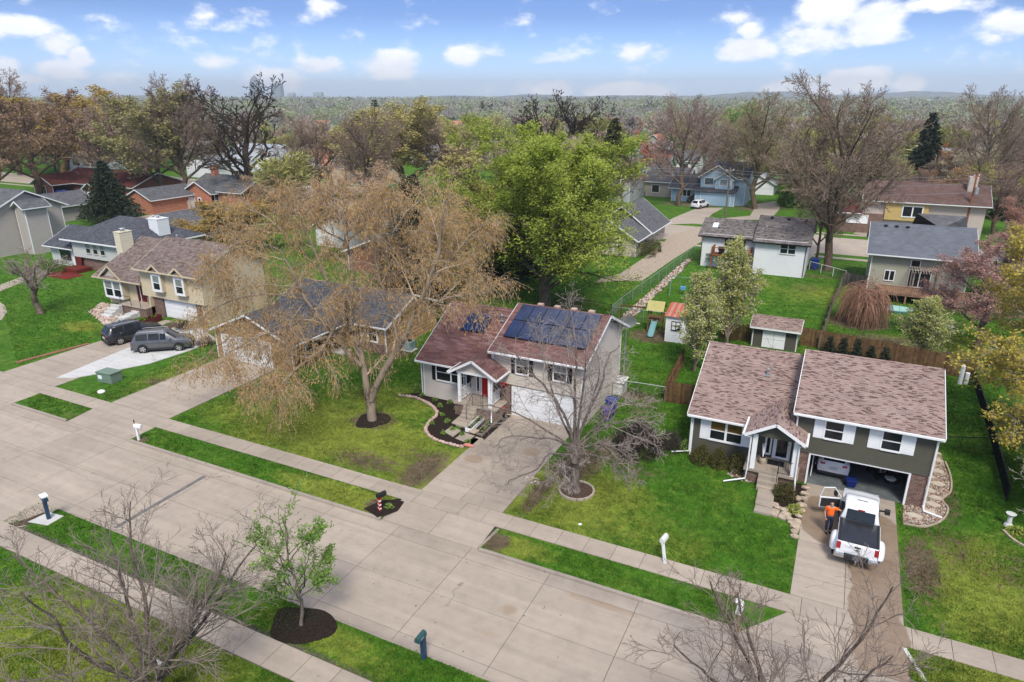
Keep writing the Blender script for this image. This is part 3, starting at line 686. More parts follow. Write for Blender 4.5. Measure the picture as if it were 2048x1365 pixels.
MT['solar'] = plain('solar_glass', (.008, .018, .06), .12, .6, .9, spec=.9); MT['blue_plastic'] = plain('blue_plastic', (.012, .04, .26), .45, .1); MT['greenbox'] = plain('utility_green', (.16, .22, .17), .6, .1)

# ------------------------------------------------------------------ house with solar panels
h = thing('solar_panel_house', 'cream split-level house with maroon roof, a bank of solar panels and red front door', 'house', (-20, 43, 0))
def rel(o): pass
HOUSES = []
def begin(name, label, x, y, cat='house', group=None):
    t = thing(name, label, cat, (0, 0, 0), 0, group); HOUSES.append(t); return t
bpy.data.objects.remove(h)
h = begin('split_level_house', 'cream split-level house with maroon roof, a bank of solar panels and red front door', 0, 0)
w = MT['h1_wall']
gable_walls(h, -26.15, -20.3, 38.85, 48.3, 0, 3.2, 43.8, 5.7, w)
gable_walls(h, -20.3, -13.8, 38.75, 46.9, 2.35, 4.9, 43.0, 6.6, w, faces='fblr')
gable_walls(h, -20.3, -13.8, 38.85, 46.9, 0, 2.35, 43, 2.35, w, faces='blr', gbl=False)
m = MB()
for p in ([(-18.95, 2.12), (-14.4, 2.12), (-14.4, 2.35), (-18.95, 2.35)], [(-14.4, 0), (-13.8, 0), (-13.8, 2.35), (-14.4, 2.35)]): lapwall(m, 'y', 38.85, -1, p)
m.build('wall', w, h)
MB().box(-20.3, -19.05, 38.8, 38.9, 0, 2.34).build('brick_panel', MT['brick'], h)
sc_ = MB()
for k in range(7): sc_.tube([(-19.6 + .14 * math.sin(t * 1.3 + k), 38.76, .75 + k * .13 + .12 * math.cos(t)) for t in np.linspace(0, 5, 9)], .018, 4)
sc_.build('wall_ornament', MT['flagstone'], h, label='curly tan metal ornament on dark brick')
roof_part(h, -26.5, -20.38, 38.3, 49.3, 3.05, 43.8, 6.05, MT['h1_roof'], ends=(True, False))
roof_part(h, -20.45, -13.4, 38.2, 47.6, 4.76, 43.0, 6.85, MT['h1_roof'])
garage_door(h, 'y', 38.86, -1, -18.85, -14.5, .03, 2.08, 'white', 4, 1)
window(h, 'y', 38.75, -1, -18.55, -17.7, 3.3, 4.42, 1, 2, sh='lr', shw=.3, upper='glass_blind', d=.02)
window(h, 'y', 38.75, -1, -15.8, -14.95, 3.3, 4.42, 1, 2, sh='lr', shw=.34, upper='glass_blind', d=.02)
window(h, 'y', 38.85, -1, -25.0, -22.6, 1.6, 2.85, 2, 2, sh='lr', shw=.32, d=.02)
# porch
MB().box(-22.55, -19.35, 37.15, 38.84, 0, .88).build('porch_base', MT['brick'], h)
MB().box(-22.62, -19.28, 37.05, 38.84, .88, 1.0).build('porch_floor', MT['concrete'], h)
for x in (-22.2, -19.85): MB().box(x - .1, x + .1, 37.2, 37.4, 1.0, 3.3).build('porch_post', MT['white'], h)
roof_part(h, 36.85, 40.4, -22.85, -19.15, 3.32, -21.0, 4.4, MT['h1_roof'], ridge='y', gutter=True, ends=(True, False))
m = MB(); lapwall(m, 'y', 37.25, -1, [(-22.45, 3.32), (-19.55, 3.32), (-21, 4.2)], .2); m.build('porch_gable', w, h)
MB().box(-22.4, -19.6, 37.22, 37.36, 3.18, 3.34).build('porch_beam', MT['white'], h)
door(h, 'y', 38.84, -1, -21.28, -20.5, 1.02, 3.05, 'red', label='red front door')
window(h, 'y', 38.84, -1, -21.68, -21.5, 1.3, 2.95, 1, 1, fr=.07, name='sidelight')
for (xa, xb, ya, yb) in ((-22.2, -22.2, 37.4, 38.8), (-19.85, -19.85, 37.4, 38.8)):
    r_ = MB(); r_.box(xa - .03, xa + .03, ya, yb, 1.85, 1.92); r_.box(xa - .03, xa + .03, ya, yb, 1.1, 1.15)
    o = r_.build('railing', MT['white'], h)
    for k in range(7): MB().box(xa - .02, xa + .02, ya + .12 + k * .19, ya + .17 + k * .19, 1.15, 1.85).build('baluster', MT['white'], o)
r_ = MB()
for y_, z_ in ((37.1, 1.0), (36.2, .35)): r_.tube([(-21.1, y_, z_), (-21.1, y_, z_ + .9)], .02, 6)
r_.tube([(-21.1, 37.1, 1.9), (-21.1, 36.2, 1.25)], .025, 6)
r_.tube([(-20.3, 37.1, 1.0), (-20.3, 37.1, 1.9)], .02, 6); r_.tube([(-21.1, 37.1, 1.9), (-20.3, 37.1, 1.9)], .02, 6); r_.tube([(-21.1, 37.1, 1.1), (-20.3, 37.1, 1.1)], .015, 6)
for k in range(6): r_.tube([(-21.0 + k * .13, 37.1, 1.1), (-21.0 + k * .13, 37.1, 1.9)], .01, 4)
r_.build('handrail', MT['black'], h)
steps(h, -21.75, -20.75, 36.2, 37.1, .88, 4, MT['concrete'])
a = MB(); cx_, cz_ = -22.35 + .15, 2.5
for k in range(4):
    t0, t1 = k * math.pi / 2, (k + 1) * math.pi / 2
    a.bar((cx_ + .36 * math.cos(t0), 38.78, cz_ + .36 * math.sin(t0)), (cx_ + .36 * math.cos(t1), 38.78, cz_ + .36 * math.sin(t1)), .04)
    a.bar((cx_ + .18 * math.cos(t0), 38.78, cz_ + .18 * math.sin(t0)), (cx_ + .18 * math.cos(t1), 38.78, cz_ + .18 * math.sin(t1)), .06)
    a.bar((cx_, 38.78, cz_), (cx_ + .22 * math.cos(t0 + .78), 38.78, cz_ + .22 * math.sin(t0 + .78)), .04)
a.build('wall_ornament', MT['black'], h, label='black metal diamond ornament beside the front door')
for k, ch in enumerate('4272'):
    pass
downspout(h, [(-19.45, 37.1, 3.2), (-19.6, 37.12, 2.9), (-19.66, 37.12, .5), (-19.5, 36.8, .15)])
downspout(h, [(-26.2, 38.25, 2.95), (-26.25, 38.7, 2.7), (-26.25, 38.75, .3)]); downspout(h, [(-22.6, 38.8, 2.9), (-22.72, 38.78, 2.6), (-22.72, 38.78, .4), (-22.9, 38.3, .2)])
downspout(h, [(-20.4, 38.2, 4.6), (-20.38, 38.66, 4.35), (-20.38, 38.7, 3.4)])
vent(h, -21.6, 42.6, 5.45, 'pipe')
for x in (-18.9, -17.6, -16.3, -15.0): MB().box(x - .2, x + .2, 43.3, 43.7, 6.6, 6.86).build('roof_vent', MT['darkred'] if 0 else MT['riverrock'], h)
MB().bar((-23.2, 42.7, 5.75), (-20.6, 42.9, 5.75), .03).build('conduit', MT['steel'], h)
# solar panels: each panel its own part
def panel(u0, u1, v0, v1, base, sl, lab=None):
    z = lambda y: base[1] + (y - base[0]) * sl
    m = MB(); th = .05; off = .16
    m.box(0, 1, 0, 1, 0, 1)
    A = Vector((u0, v0, z(v0) + off)); B = Vector((u1, v0, z(v0) + off)); C = Vector((u0, v1, z(v1) + off))
    ax = (B - A) / 2; ay = (C - A) / 2; n_ = ax.cross(ay).normalized()
    m = MB(); m.obox(A + ax + ay, ax, ay, n_ * .02); o = m.build('solar_panel', MT['black'], h)
    MB().obox(A + ax + ay + n_ * .022, ax * .97, ay * .98, n_ * .003).build('pane', MT['solar'], o)
sl1 = (6.85 - 4.76) / 4.8
for k in range(7):
    if k < 6: panel(-19.95 + k * 1.0, -18.98 + k * 1.0, 41.15, 42.72, (38.2, 4.76), sl1)
for k in range(6): panel(-19.95 + k * 1.0, -18.98 + k * 1.0, 39.5, 41.1, (38.2, 4.76), sl1)
sl0 = 3.0 / 5.5
for k in range(2): panel(-24.35 + k * .98, -23.4 + k * .98, 41.2, 42.75, (38.3, 3.05), sl0)
# rear lean-to shed roof and fence gate at the right side
MB().box(-13.75, -12.9, 45.2, 46.6, 1.0, 1.06).box(-13.7, -13.0, 45.3, 46.5, 0, 1.0).build('cellar_hatch', MT['white2'], h)

# ------------------------------------------------------------------ olive house with open garage
h = begin('olive_house', 'dark olive split-level house with mottled reddish roof and an open double garage', 0, 0)
w = MT['h2_wall']
gable_walls(h, -6.55, -.7, 38.7, 49.3, 0, 3.05, 44.0, 5.6, w, corner='white')
gable_walls(h, -.7, 6.0, 38.15, 46.9, 2.0, 4.62, 42.8, 6.35, w, lap=.15, corner=None)
m = MB(); lapwall(m, 'x', 6.0, 1, [(38.3, 0), (46.9, 0), (46.9, 2.0), (38.3, 2.0)], .2); lapwall(m, 'y', 46.9, 1, [(-.7, 0), (6, 0), (6, 2.1), (-.7, 2.1)], .2); m.build('wall', w, h)
MB().box(-.7, .12, 38.22, 38.4, 0, 1.98).build('brick_wall', MT['brick'], h); MB().box(5.2, 6.0, 38.22, 38.4, 0, 1.98).build('brick_wall', MT['brick'], h)
MB().box(-.7, .12, 38.4, 46.8, 1.98, 1.995).build('soffit', MT['white2'], h)
# garage interior
g = MB(); g.box(0, 5.3, 38.25, 46.7, .01, .045); g.build('garage_floor', plain('garage_floor', (.12, .13, .13), .6, .3, 1.2), h)
g = MB(); g.poly([(0, 46.6, 0), (5.3, 46.6, 0), (5.3, 46.6, 2.1), (0, 46.6, 2.1)]); g.poly([(0, 38.4, 0), (0, 46.6, 0), (0, 46.6, 2.1), (0, 38.4, 2.1)]); g.poly([(5.35, 38.4, 0), (5.35, 46.6, 0), (5.35, 46.6, 2.1), (5.35, 38.4, 2.1)]); g.poly([(0, 38.3, 2.02), (5.4, 38.3, 2.02), (5.4, 46.6, 2.02), (0, 46.6, 2.02)])
g.build('garage_interior', plain('garage_board', (.10, .09, .08), .9, .2), h)
g = MB(); g.box(.12, .22, 38.16, 38.4, 0, 1.9); g.box(5.1, 5.2, 38.16, 38.4, 0, 1.9); g.box(.12, 5.2, 38.16, 38.4, 1.9, 1.99); g.build('garage_frame', MT['white'], h)
MB().tube([(.38, 39.0, .1), (.38, 39.0, 1.9), (.38, 39.5, 2.0), (.38, 43, 2.02)], .03, 6).build('door_track', MT['white'], h)
roof_part(h, -6.85, -.9, 38.3, 49.7, 2.9, 44.0, 5.72, MT['h2_roof'], ends=(True, False))
roof_part(h, -.98, 6.3, 37.75, 47.4, 4.47, 42.8, 6.5, MT['h2_roof'])
window(h, 'y', 38.7, -1, -5.45, -3.65, 1.4, 2.58, 2, 2, fr=.12, sh='lr', shw=.5, shm='white', upper='glass_amber', d=.02)
window(h, 'y', 38.15, -1, .74, 1.62, 3.12, 4.14, 1, 2, fr=.09, sh='lr', shw=.5, shm='white', d=.02)
window(h, 'y', 38.15, -1, 3.55, 4.42, 3.12, 4.14, 1, 2, fr=.09, sh='lr', shw=.58, shm='white', d=.02)
# porch
MB().box(-3.1, -.35, 36.95, 38.68, 0, .78).build('porch_base', MT['brick'], h); MB().box(-3.15, -.25, 36.8, 38.68, .78, .92).build('porch_floor', MT['concrete'], h)
for x in (-2.72, -.55): MB().box(x - .13, x + .13, 36.9, 37.12, .92, 3.12).build('porch_post', MT['white'], h)
roof_part(h, 36.5, 40.3, -3.3, -.1, 3.2, -1.7, 4.12, MT['h2_roof'], ridge='y', ends=(True, False))
m = MB(); lapwall(m, 'y', 36.95, -1, [(-2.95, 3.2), (-.42, 3.2), (-1.7, 3.95)], .18); m.build('porch_gable', w, h)
MB().box(-2.85, -.42, 36.93, 37.08, 3.02, 3.2).build('porch_beam', MT['h2_wall'], h)
door(h, 'y', 38.68, -1, -1.75, -.95, .95, 2.95, 'white', storm=True)
window(h, 'y', 38.68, -1, -2.2, -2.02, 1.2, 2.85, 1, 1, fr=.1, name='sidelight')
MB().box(-2.0, -1.1, 37.8, 38.4, .925, .94).build('doormat', MT['rubber'], h)
r_ = MB()
for y_, z_ in ((36.9, .92), (36.3, .5)): r_.tube([(-1.3, y_, z_), (-1.3, y_, z_ + .85)], .02, 6)
r_.tube([(-1.3, 36.9, 1.77), (-1.3, 36.3, 1.35)], .022, 6); r_.tube([(-1.3, 36.9, 1.77), (-.6, 36.9, 1.77)], .018, 6); r_.tube([(-1.3, 36.9, 1.0), (-.6, 36.9, 1.0)], .014, 6)
for k in range(5): r_.tube([(-1.2 + k * .13, 36.9, 1.0), (-1.2 + k * .13, 36.9, 1.77)], .01, 4)
r_.build('handrail', MT['black'], h)
steps(h, -2.3, -1.25, 36.2, 36.85, .78, 3, MT['concrete'])
downspout(h, [(-6.7, 38.2, 2.8), (-6.62, 38.62, 2.55), (-6.62, 38.64, .25), (-7.6, 38.3, .12)]); downspout(h, [(-3.2, 36.5, 3.1), (-2.95, 36.78, 2.9), (-2.95, 36.8, .9), (-3.0, 36.8, .25), (-4.1, 36.2, .1)])
downspout(h, [(-.15, 36.5, 3.1), (-.4, 36.8, 2.9), (-.38, 36.8, 1.0), (-.3, 36.5, .1)]); downspout(h, [(6.25, 37.7, 4.35), (6.06, 38.05, 4.1), (6.06, 38.08, .25), (6.06, 37.7, .15), (6.9, 37.5, .10)], r=.055)
downspout(h, [(-.9, 37.7, 4.35), (-.74, 38.05, 4.1), (-.74, 38.05, 3.3)])
vent(h, -2.9, 42.0, 4.75, 'pipe')
for k in range(3): pass

# ------------------------------------------------------------------ yellow house on the left
h = begin('yellow_house', 'pale yellow split-level house with bay windows, brown-grey roof and a tall siding-clad chimney', 0, 0)
w = MT['h3_wall']
gable_walls(h, -69.2, -62.6, 44.2, 54.6, .3, 3.75, 49.5, 6.0, w, corner=None)
gable_walls(h, -62.6, -53.9, 43.4, 51.2, 2.1, 5.1, 47.3, 7.2, w, corner=None); gable_walls(h, -62.6, -53.9, 43.8, 51.2, 0, 2.1, 47, 2.1, w, faces='blr', gbl=False, corner=None)
m = MB(); lapwall(m, 'y', 43.8, -1, [(-60.1, 1.95), (-53.9, 1.95), (-53.9, 2.1), (-60.1, 2.1)]); lapwall(m, 'y', 43.8, -1, [(-55.4, 0), (-53.9, 0), (-53.9, 1.95), (-55.4, 1.95)]); m.build('wall', w, h)
MB().box(-61.4, -60.1, 43.6, 43.75, 0, 2.05).build('brick_wall', MT['brick'], h); MB().box(-55.4, -54.8, 43.6, 43.75, 0, 2.05).build('brick_wall', MT['brick'], h)
roof_part(h, -69.95, -62.5, 43.2, 55.3, 3.3, 49.6, 6.35, MT['h3_roof'], ends=(True, False), trim='h3_wall'); roof_part(h, -62.75, -53.5, 42.8, 51.8, 4.95, 47.3, 7.35, MT['h3_roof'], trim='h3_wall')
garage_door(h, 'y', 43.79, -1, -59.9, -55.5, .05, 1.95, 'white', 4, 1)
for (a, b, z0, z1, zr, yy) in ((-68.75, -65.9, 1.1, 3.2, 4.3, 43.5), (-60.4, -59.0, 2.85, 4.75, 5.85, 43.0), (-57.2, -55.8, 2.85, 4.75, 5.85, 43.0)):
    MB().box(a, b, yy, yy + .8, z0, z1).build('bay', MT['h3_wall'], h)
    window(h, 'y', yy, -1, a + .25, b - .25, z0 + .25, z1 - .3, 2 if b - a > 2 else 1, 2, fr=.22, upper='glass_blind')
    mid = (a + b) / 2; roof_part(h, yy - .25, yy + 2.6, a - .35, b + .35, z1 + .12, mid, z1 + .12 + (b - a + .7) / 2 * .75, MT['h3_roof'], ridge='y', ends=(True, False), gutter=False, trim='h3_wall', cap=False)
    m = MB(); m.poly([(a, yy + .02, z1), (b, yy + .02, z1), (mid, yy + .02, z1 + (b - a) / 2 * .75)]); m.build('bay_gable', MT['pinkwall'], h)
door(h, 'y', 44.18, -1, -64.0, -63.1, 1.05, 3.0, 'darkred'); MB().box(-64.5, -64.2, 44.1, 44.17, 1.05, 3.0).build('sidelight', MT['darkred'], h)
MB().box(-65.3, -61.4, 42.6, 44.15, 0, .95).build('porch_base', MT['brick'], h); MB().box(-65.4, -61.4, 42.5, 44.15, .95, 1.03).build('porch_floor', MT['concrete'], h)
r_ = MB()
for xa in (-65.2, -63.6, -62.2): r_.tube([(xa, 42.6, 1.0), (xa, 42.6, 1.95)], .025, 6)
r_.tube([(-65.2, 42.6, 1.95), (-63.6, 42.6, 1.95)], .025, 6); r_.tube([(-65.2, 42.6, 1.5), (-63.6, 42.6, 1.5)], .02, 6); r_.tube([(-62.2, 42.6, 1.95), (-62.2, 44.0, 1.95)], .025, 6); r_.build('handrail', MT['black'], h)
MB().box(-61.6, -61.4, 43.2, 43.75, 0, 2.1).build('pillar', MT['h3_wall'], h)
m = MB(); 
for ax, c, out, p in (('y', 44.3, -1, [(-69.9, 0), (-68.0, 0), (-68.0, 7.0), (-69.9, 7.0)]), ('x', -68.0, 1, [(44.3, 0), (46.8, 0), (46.8, 7.0), (44.3, 7.0)]), ('x', -69.9, -1, [(44.3, 0), (46.8, 0), (46.8, 7), (44.3, 7)]), ('y', 46.8, 1, [(-69.9, 0), (-68, 0), (-68, 7), (-69.9, 7)])): pass
def chimney(par, x0, x1, y0, y1, z0, z1, mat, lap=.22, cap=True):
    m = MB()
    for ax, c, out, a, b in (('y', y0, -1, x0, x1), ('y', y1, 1, x0, x1), ('x', x0, -1, y0, y1), ('x', x1, 1, y0, y1)): lapwall(m, ax, c, out, [(a, z0), (b, z0), (b, z1), (a, z1)], lap)
    m.box(x0 - .05, x1 + .05, y0 - .05, y1 + .05, z1, z1 + .08); o = m.build('chimney', mat, par)
    if cap:
        c = MB(); xm, ym = (x0 + x1) / 2, (y0 + y1) / 2; c.tube([(xm, ym, z1 + .05), (xm, ym, z1 + .3)], .18, 10); c.tube([(xm, ym, z1 + .34), (xm, ym, z1 + .40)], [.34, .3], 10); c.build('flue', MT['steel'], o)
chimney(h, -70.5, -69.5, 46.8, 48.2, 0, 7.2, plain('cream_chimney', (.62, .57, .42), .7, .05), .3)
vent(h, -62.0, 47.9, 7.0, 'pipe')
steps(h, -66.2, -64.9, 40.9, 42.5, .95, 4, MT['concrete_white'])
r_ = MB()
for (xa, ya) in ((-53.0, 38.2), (-52.2, 38.9), (-51.5, 40.0)): r_.tube([(xa, ya, 0), (xa, ya, 1.1)], .03, 6)
r_.tube([(-53.6, 37.6, 1.1), (-53.0, 38.2, 1.1), (-52.2, 38.9, 1.1), (-51.5, 40.0, 1.1)], .03, 6); r_.tube([(-53.0, 38.2, .6), (-52.2, 38.9, .6), (-51.5, 40.0, .6)], .025, 6)
tag(r_.build('pipe_railing', MT['steel']), 'grey pipe railing beside the grey parked car', 'railing')

# ------------------------------------------------------------------ tan house behind the big weeping tree
h = begin('tan_house', 'low tan board-clad house with charcoal roof behind the big weeping tree', 0, 0)
w = MT['tan_wall']
def boards(par, ax, c, out, s0, s1, z0, z1, n, mat):
    h_ = (z1 - z0) / n
    for k in range(n):
        m = MB(); a, b = z0 + k * h_, z0 + (k + 1) * h_ - .004
        m.poly([P3(ax, c, s0, a, .05, out), P3(ax, c, s1, a, .05, out), P3(ax, c, s1, b, .012, out), P3(ax, c, s0, b, .012, out)]); m.poly([P3(ax, c, s0, a, .05, out), P3(ax, c, s1, a, .05, out), P3(ax, c, s1, a, 0, out), P3(ax, c, s0, a, 0, out)])
        m.build('siding_board', mat, par)
gable_walls(h, -46.3, -34.0, 44.9, 53.0, 0, 2.6, 49, 4.2, w, lap=.3, corner='white')
boards(h, 'x', -33.97, 1, 44.9, 53.0, 0, 2.55, 8, w)
gable_walls(h, 38.0, 45, -46.4, -38.0, 0, 2.6, -42.2, 4.1, w, ridge='y', lap=.3, faces='flr', corner='white')
roof_part(h, -46.8, -33.5, 44.4, 53.5, 2.5, 49, 4.35, MT['dark_roof']); roof_part(h, 37.5, 48.3, -46.9, -37.5, 2.5, -42.2, 4.5, MT['dark_roof'], ridge='y', ends=(True, False))
garage_door(h, 'y', 37.98, -1, -45.6, -40.3, .05, 2.15, 'white2', 4, 1)
window(h, 'x', -38.0, 1, 39.5, 40.3, .9, 2.2, 1, 1, fr=.12, d=.03); window(h, 'y', 44.9, -1, -37.4, -36.6, .8, 2.2, 1, 1, fr=.12, d=.03); window(h, 'y', 44.9, -1, -35.7, -34.9, 1.0, 2.3, 1, 2, fr=.14, d=.03)
MB().box(-36.3, -34.0, 44.82, 44.88, 0, .8).build('brick_wall', MT['brick'], h)
door(h, 'y', 44.88, -1, -39.6, -38.8, .1, 2.2, 'white2'); MB().box(-38.6, -37.2, 43.0, 44.2, 0, .1).build('door_step', MT['concrete_white'], h)
downspout(h, [(-33.6, 44.35, 2.4), (-33.9, 44.8, 2.2), (-33.9, 44.82, .1)])

# ------------------------------------------------------------------ grey-roofed house behind the yellow house
h = begin('grey_split_level', 'pale grey split-level house with charcoal hip roof and white chimney behind the yellow house', 0, 0)
gable_walls(h, -94.0, -88.6, 53.4, 61, 0, 2.7, 57, 4.2, MT['grey_wall'], corner=None); gable_walls(h, -88.6, -76.5, 53.0, 62, 1.6, 4.0, 57.3, 5.9, MT['grey_wall'], corner=None, faces='fb', gbl=False); 
m = MB(); lapwall(m, 'x', -76.5, 1, [(53, 0), (62, 0), (62, 4), (53, 4)]); lapwall(m, 'x', -88.6, -1, [(53, 0), (62, 0), (62, 4), (53, 4)]); m.build('wall', MT['grey_wall'], h)
MB().box(-88.5, -76.6, 53.3, 61, 0, 1.6).build('brick_wall', MT['brick'], h)
roof_part(h, -94.7, -88.6, 52.8, 61.6, 2.5, 57, 4.6, MT['dark_roof'], ends=(True, False), step=2)
def hip(par, x0, x1, y0, y1, ze, zr, mat, trim='white'):
    d = (y1 - y0) / 2; ym = (y0 + y1) / 2; A, B = (x0 + d, ym, zr), (x1 - d, ym, zr); L = math.hypot(d, zr - ze)
    m = MB()
    m.poly([(x0, y0, ze), (x1, y0, ze), B, A], uv=[(x0, 0), (x1, 0), (x1 - d, L), (x0 + d, L)]); m.poly([(x1, y1, ze), (x0, y1, ze), A, B], uv=[(x1, 0), (x0, 0), (x0 + d, L), (x1 - d, L)])
    m.poly([(x0, y1, ze), (x0, y0, ze), A], uv=[(y1, 0), (y0, 0), (ym, L)]); m.poly([(x1, y0, ze), (x1, y1, ze), B], uv=[(y0, 0), (y1, 0), (ym, L)])
    m.poly([(x0, y0, ze - .03), (x1, y0, ze - .03), (x1, y1, ze - .03), (x0, y1, ze - .03)])
    m.build('roof', mat, par)
    f = MB(); f.bar((x0, y0, ze - .08), (x1, y0, ze - .08), .04, .18); f.bar((x0, y1, ze - .08), (x1, y1, ze - .08), .04, .18); f.bar((x0, y0, ze - .08), (x0, y1, ze - .08), .04, .18); f.bar((x1, y0, ze - .08), (x1, y1, ze - .08), .04, .18); f.build('fascia', MT[trim], par)
hip(h, -90.0, -75.6, 52.4, 62.8, 3.85, 6.4, MT['dark_roof'])
for a in (-85.8, -84.4, -83.0): window(h, 'y', 53.0, -1, a, a + .8, 2.3, 3.5, 1, 2, fr=.12, d=.02, upper='glass_blind', fm='grey_wall')
window(h, 'y', 53.4, -1, -92.0, -90.0, .9, 2.2, 1, 1, fr=.05, fm='black', d=.03); door(h, 'y', 53.4, -1, -89.6, -88.9, .1, 2.2, 'white')
chimney(h, -78.6, -76.9, 57.0, 58.6, 3.6, 6.5, MT['white_wall'], .3)
for x in (-84.3, -83.2): vent(h, x, 58.4, 6.2)
MB().box(-88.2, -85.5, 51.0, 53, 0, .5).build('porch_floor', MT['brick_red'], h); MB().box(-88.4, -87.2, 52.9, 52.98, .5, 1.6).build('porch_panel', MT['brick_red'], h)
MB().box(-88.8, -84, 48.6, 51.0, .0, .06).build('red_mulch', plain('red_mulch', (.15, .02, .015), .95, .3, 9), h)

# ------------------------------------------------------------------ white house behind with deck
h = begin('white_deck_house', 'white-sided house with mottled grey-brown roof and a small cedar deck, seen from its rear', 0, 0)
w = MT['white_wall']
gable_walls(h, -16.3, -9.6, 90.0, 97, 0, 4.3, 93.6, 5.6, w, corner=None); gable_walls(h, -9.6, -3.6, 88.7, 98.0, 0, 4.4, 93.4, 6.4, w, corner=None)
roof_part(h, -16.8, -9.7, 89.5, 97.6, 4.05, 93.6, 5.75, MT['mottled_roof'], trim='black', ends=(True, False)); roof_part(h, -9.9, -3.2, 88.2, 98.6, 4.1, 93.4, 6.55, MT['mottled_roof'], trim='black')
window(h, 'y', 88.7, -1, -6.6, -4.9, 2.85, 4.0, 2, 2, fr=.1, d=.03)
window(h, 'y', 90, -1, -13.5, -13.0, 2.6, 3.95, 1, 2, fr=.08, d=.03); window(h, 'y', 90, -1, -11.4, -10.9, 2.6, 3.95, 1, 2, fr=.08, d=.03); door(h, 'y', 90, -1, -12.6, -11.8, 2.0, 3.9, 'white', storm=True)
window(h, 'y', 90, -1, -15.7, -14.8, .7, 1.7, 1, 2, fr=.06, d=.03, glass='glass_blind')
m = MB(); m.box(-14.7, -10.0, 87.9, 89.9, 1.85, 2.0); m.build('deck_floor', MT['cedar'], h)
for x in (-14.65, -12.3, -10.05): MB().box(x - .08, x + .08, 87.9, 88.06, 0, 3.0).build('deck_post', MT['cedar'], h)
m = MB(); m.box(-14.7, -10.0, 87.92, 88.02, 2.9, 3.0); m.box(-14.7, -14.6, 88.0, 89.9, 2.0, 3.0); m.box(-10.1, -10.0, 88.0, 89.9, 2.0, 3.0); m.build('deck_rail', MT['cedar'], h)
m = MB(); m.tube([(-14.0, 88.8, 2.7), (-13.2, 88.8, 2.7)], .28, 8); m.box(-13.9, -13.3, 88.6, 89.0, 2.0, 2.6); tag(m.build('grill', MT['black']), 'black barbecue grill on the deck of the white rear house', 'grill')
downspout(h, [(-16.5, 89.4, 4), (-16.35, 89.9, 3.7), (-16.35, 89.9, .2), (-16.9, 89.5, .1)], 'black'); downspout(h, [(-3.5, 88.1, 4), (-3.7, 88.6, 3.7), (-3.7, 88.6, .1)], 'black')
for x in (-8.4, -6.4, -4.4): vent(h, x, 92.9, 6.32)
vent(h, -14.6, 91.5, 5.0, 'pipe'); vent(h, -8.7, 90.6, 5.25, 'pipe')
MB().obox((-15.1, 91.8, 5.08), (.35, 0, 0), (0, .5, .21), (0, -.04, .08)).build('skylight', MT['white_wall'], h)

h = begin('sage_house', 'sage-green house with blue-grey roof and a wooden deck, behind the weeping cherry tree', 0, 0)
gable_walls(h, 3.3, 12.6, 84.6, 94, 0, 4.7, 89.5, 7.0, MT['sage_wall'], corner='white'); roof_part(h, 2.7, 13.2, 83.9, 95, 4.65, 89.6, 7.3, MT['dark_roof'] if 0 else shingle('slate_blue_shingles', [(.12, .13, .15), (.15, .16, .185), (.135, .145, .165)], .4))
hip(h, 7.5, 12.5, 88.5, 98.5, 5.6, 8.0, MT['grey_roof'])
window(h, 'y', 84.6, -1, 4.85, 5.75, 1.75, 2.8, 2, 1, fr=.08, d=.03); window(h, 'y', 84.6, -1, 7.2, 8.0, 3.5, 4.2, 1, 1, fr=.08, d=.03); window(h, 'y', 84.6, -1, 7.2, 9.2, 1.3, 3.1, 2, 1, fr=.08, d=.03)
for k in range(3): vent(h, 4.3 + k * 1.1, 88.9, 6.95)
m = MB(); m.box(4.2, 12.5, 81.2, 84.5, .95, 1.1); m.build('deck_floor', MT['deckwood'], h)
for k in range(46): MB().box(4.25 + k * .18, 4.36 + k * .18, 81.15, 81.2, 1.1, 1.95).build('baluster', MT['deckwood'], h) if not 22 < k < 29 else None
m = MB(); m.box(4.2, 8.3, 81.1, 81.22, 1.95, 2.02); m.box(9.6, 12.5, 81.1, 81.22, 1.95, 2.02); m.build('deck_rail', MT['deckwood'], h)
for k in range(5): MB().box(8.3, 9.6, 80.9 - k * .28, 81.2 - k * .28, .95 - (k + 1) * .18, 1.0 - (k + 1) * .18).build('step', MT['deckwood'], h)
for x in (4.3, 7.0, 10, 12.4): MB().box(x - .07, x + .07, 81.2, 81.34, 0, 1.0).build('deck_post', MT['deckwood'], h)
m = MB()
for x in (7.4, 9.9): m.box(x - .07, x + .07, 81.4, 81.54, 1.1, 3.5); m.box(x - .07, x + .07, 84.2, 84.34, 1.1, 3.5)
for k in range(12): m.box(7.2 + k * .25, 7.26 + k * .25, 81.2, 84.4, 3.5, 3.6)
tag(m.build('pergola', MT['wood_grey']), 'small weathered pergola on the deck of the sage house', 'pergola')
h = begin('garage_beyond_deck', 'small sage outbuilding with white door right of the deck', 0, 0, 'garage')
gable_walls(h, 16.0, 21, 86.5, 92, 0, 2.6, 89, 4.0, MT['sage_wall'], corner='white'); roof_part(h, 15.6, 21.4, 86, 92.6, 2.5, 89, 4.3, MT['grey_roof']); door(h, 'y', 86.5, -1, 18.2, 19.2, 0, 2.1, 'white')

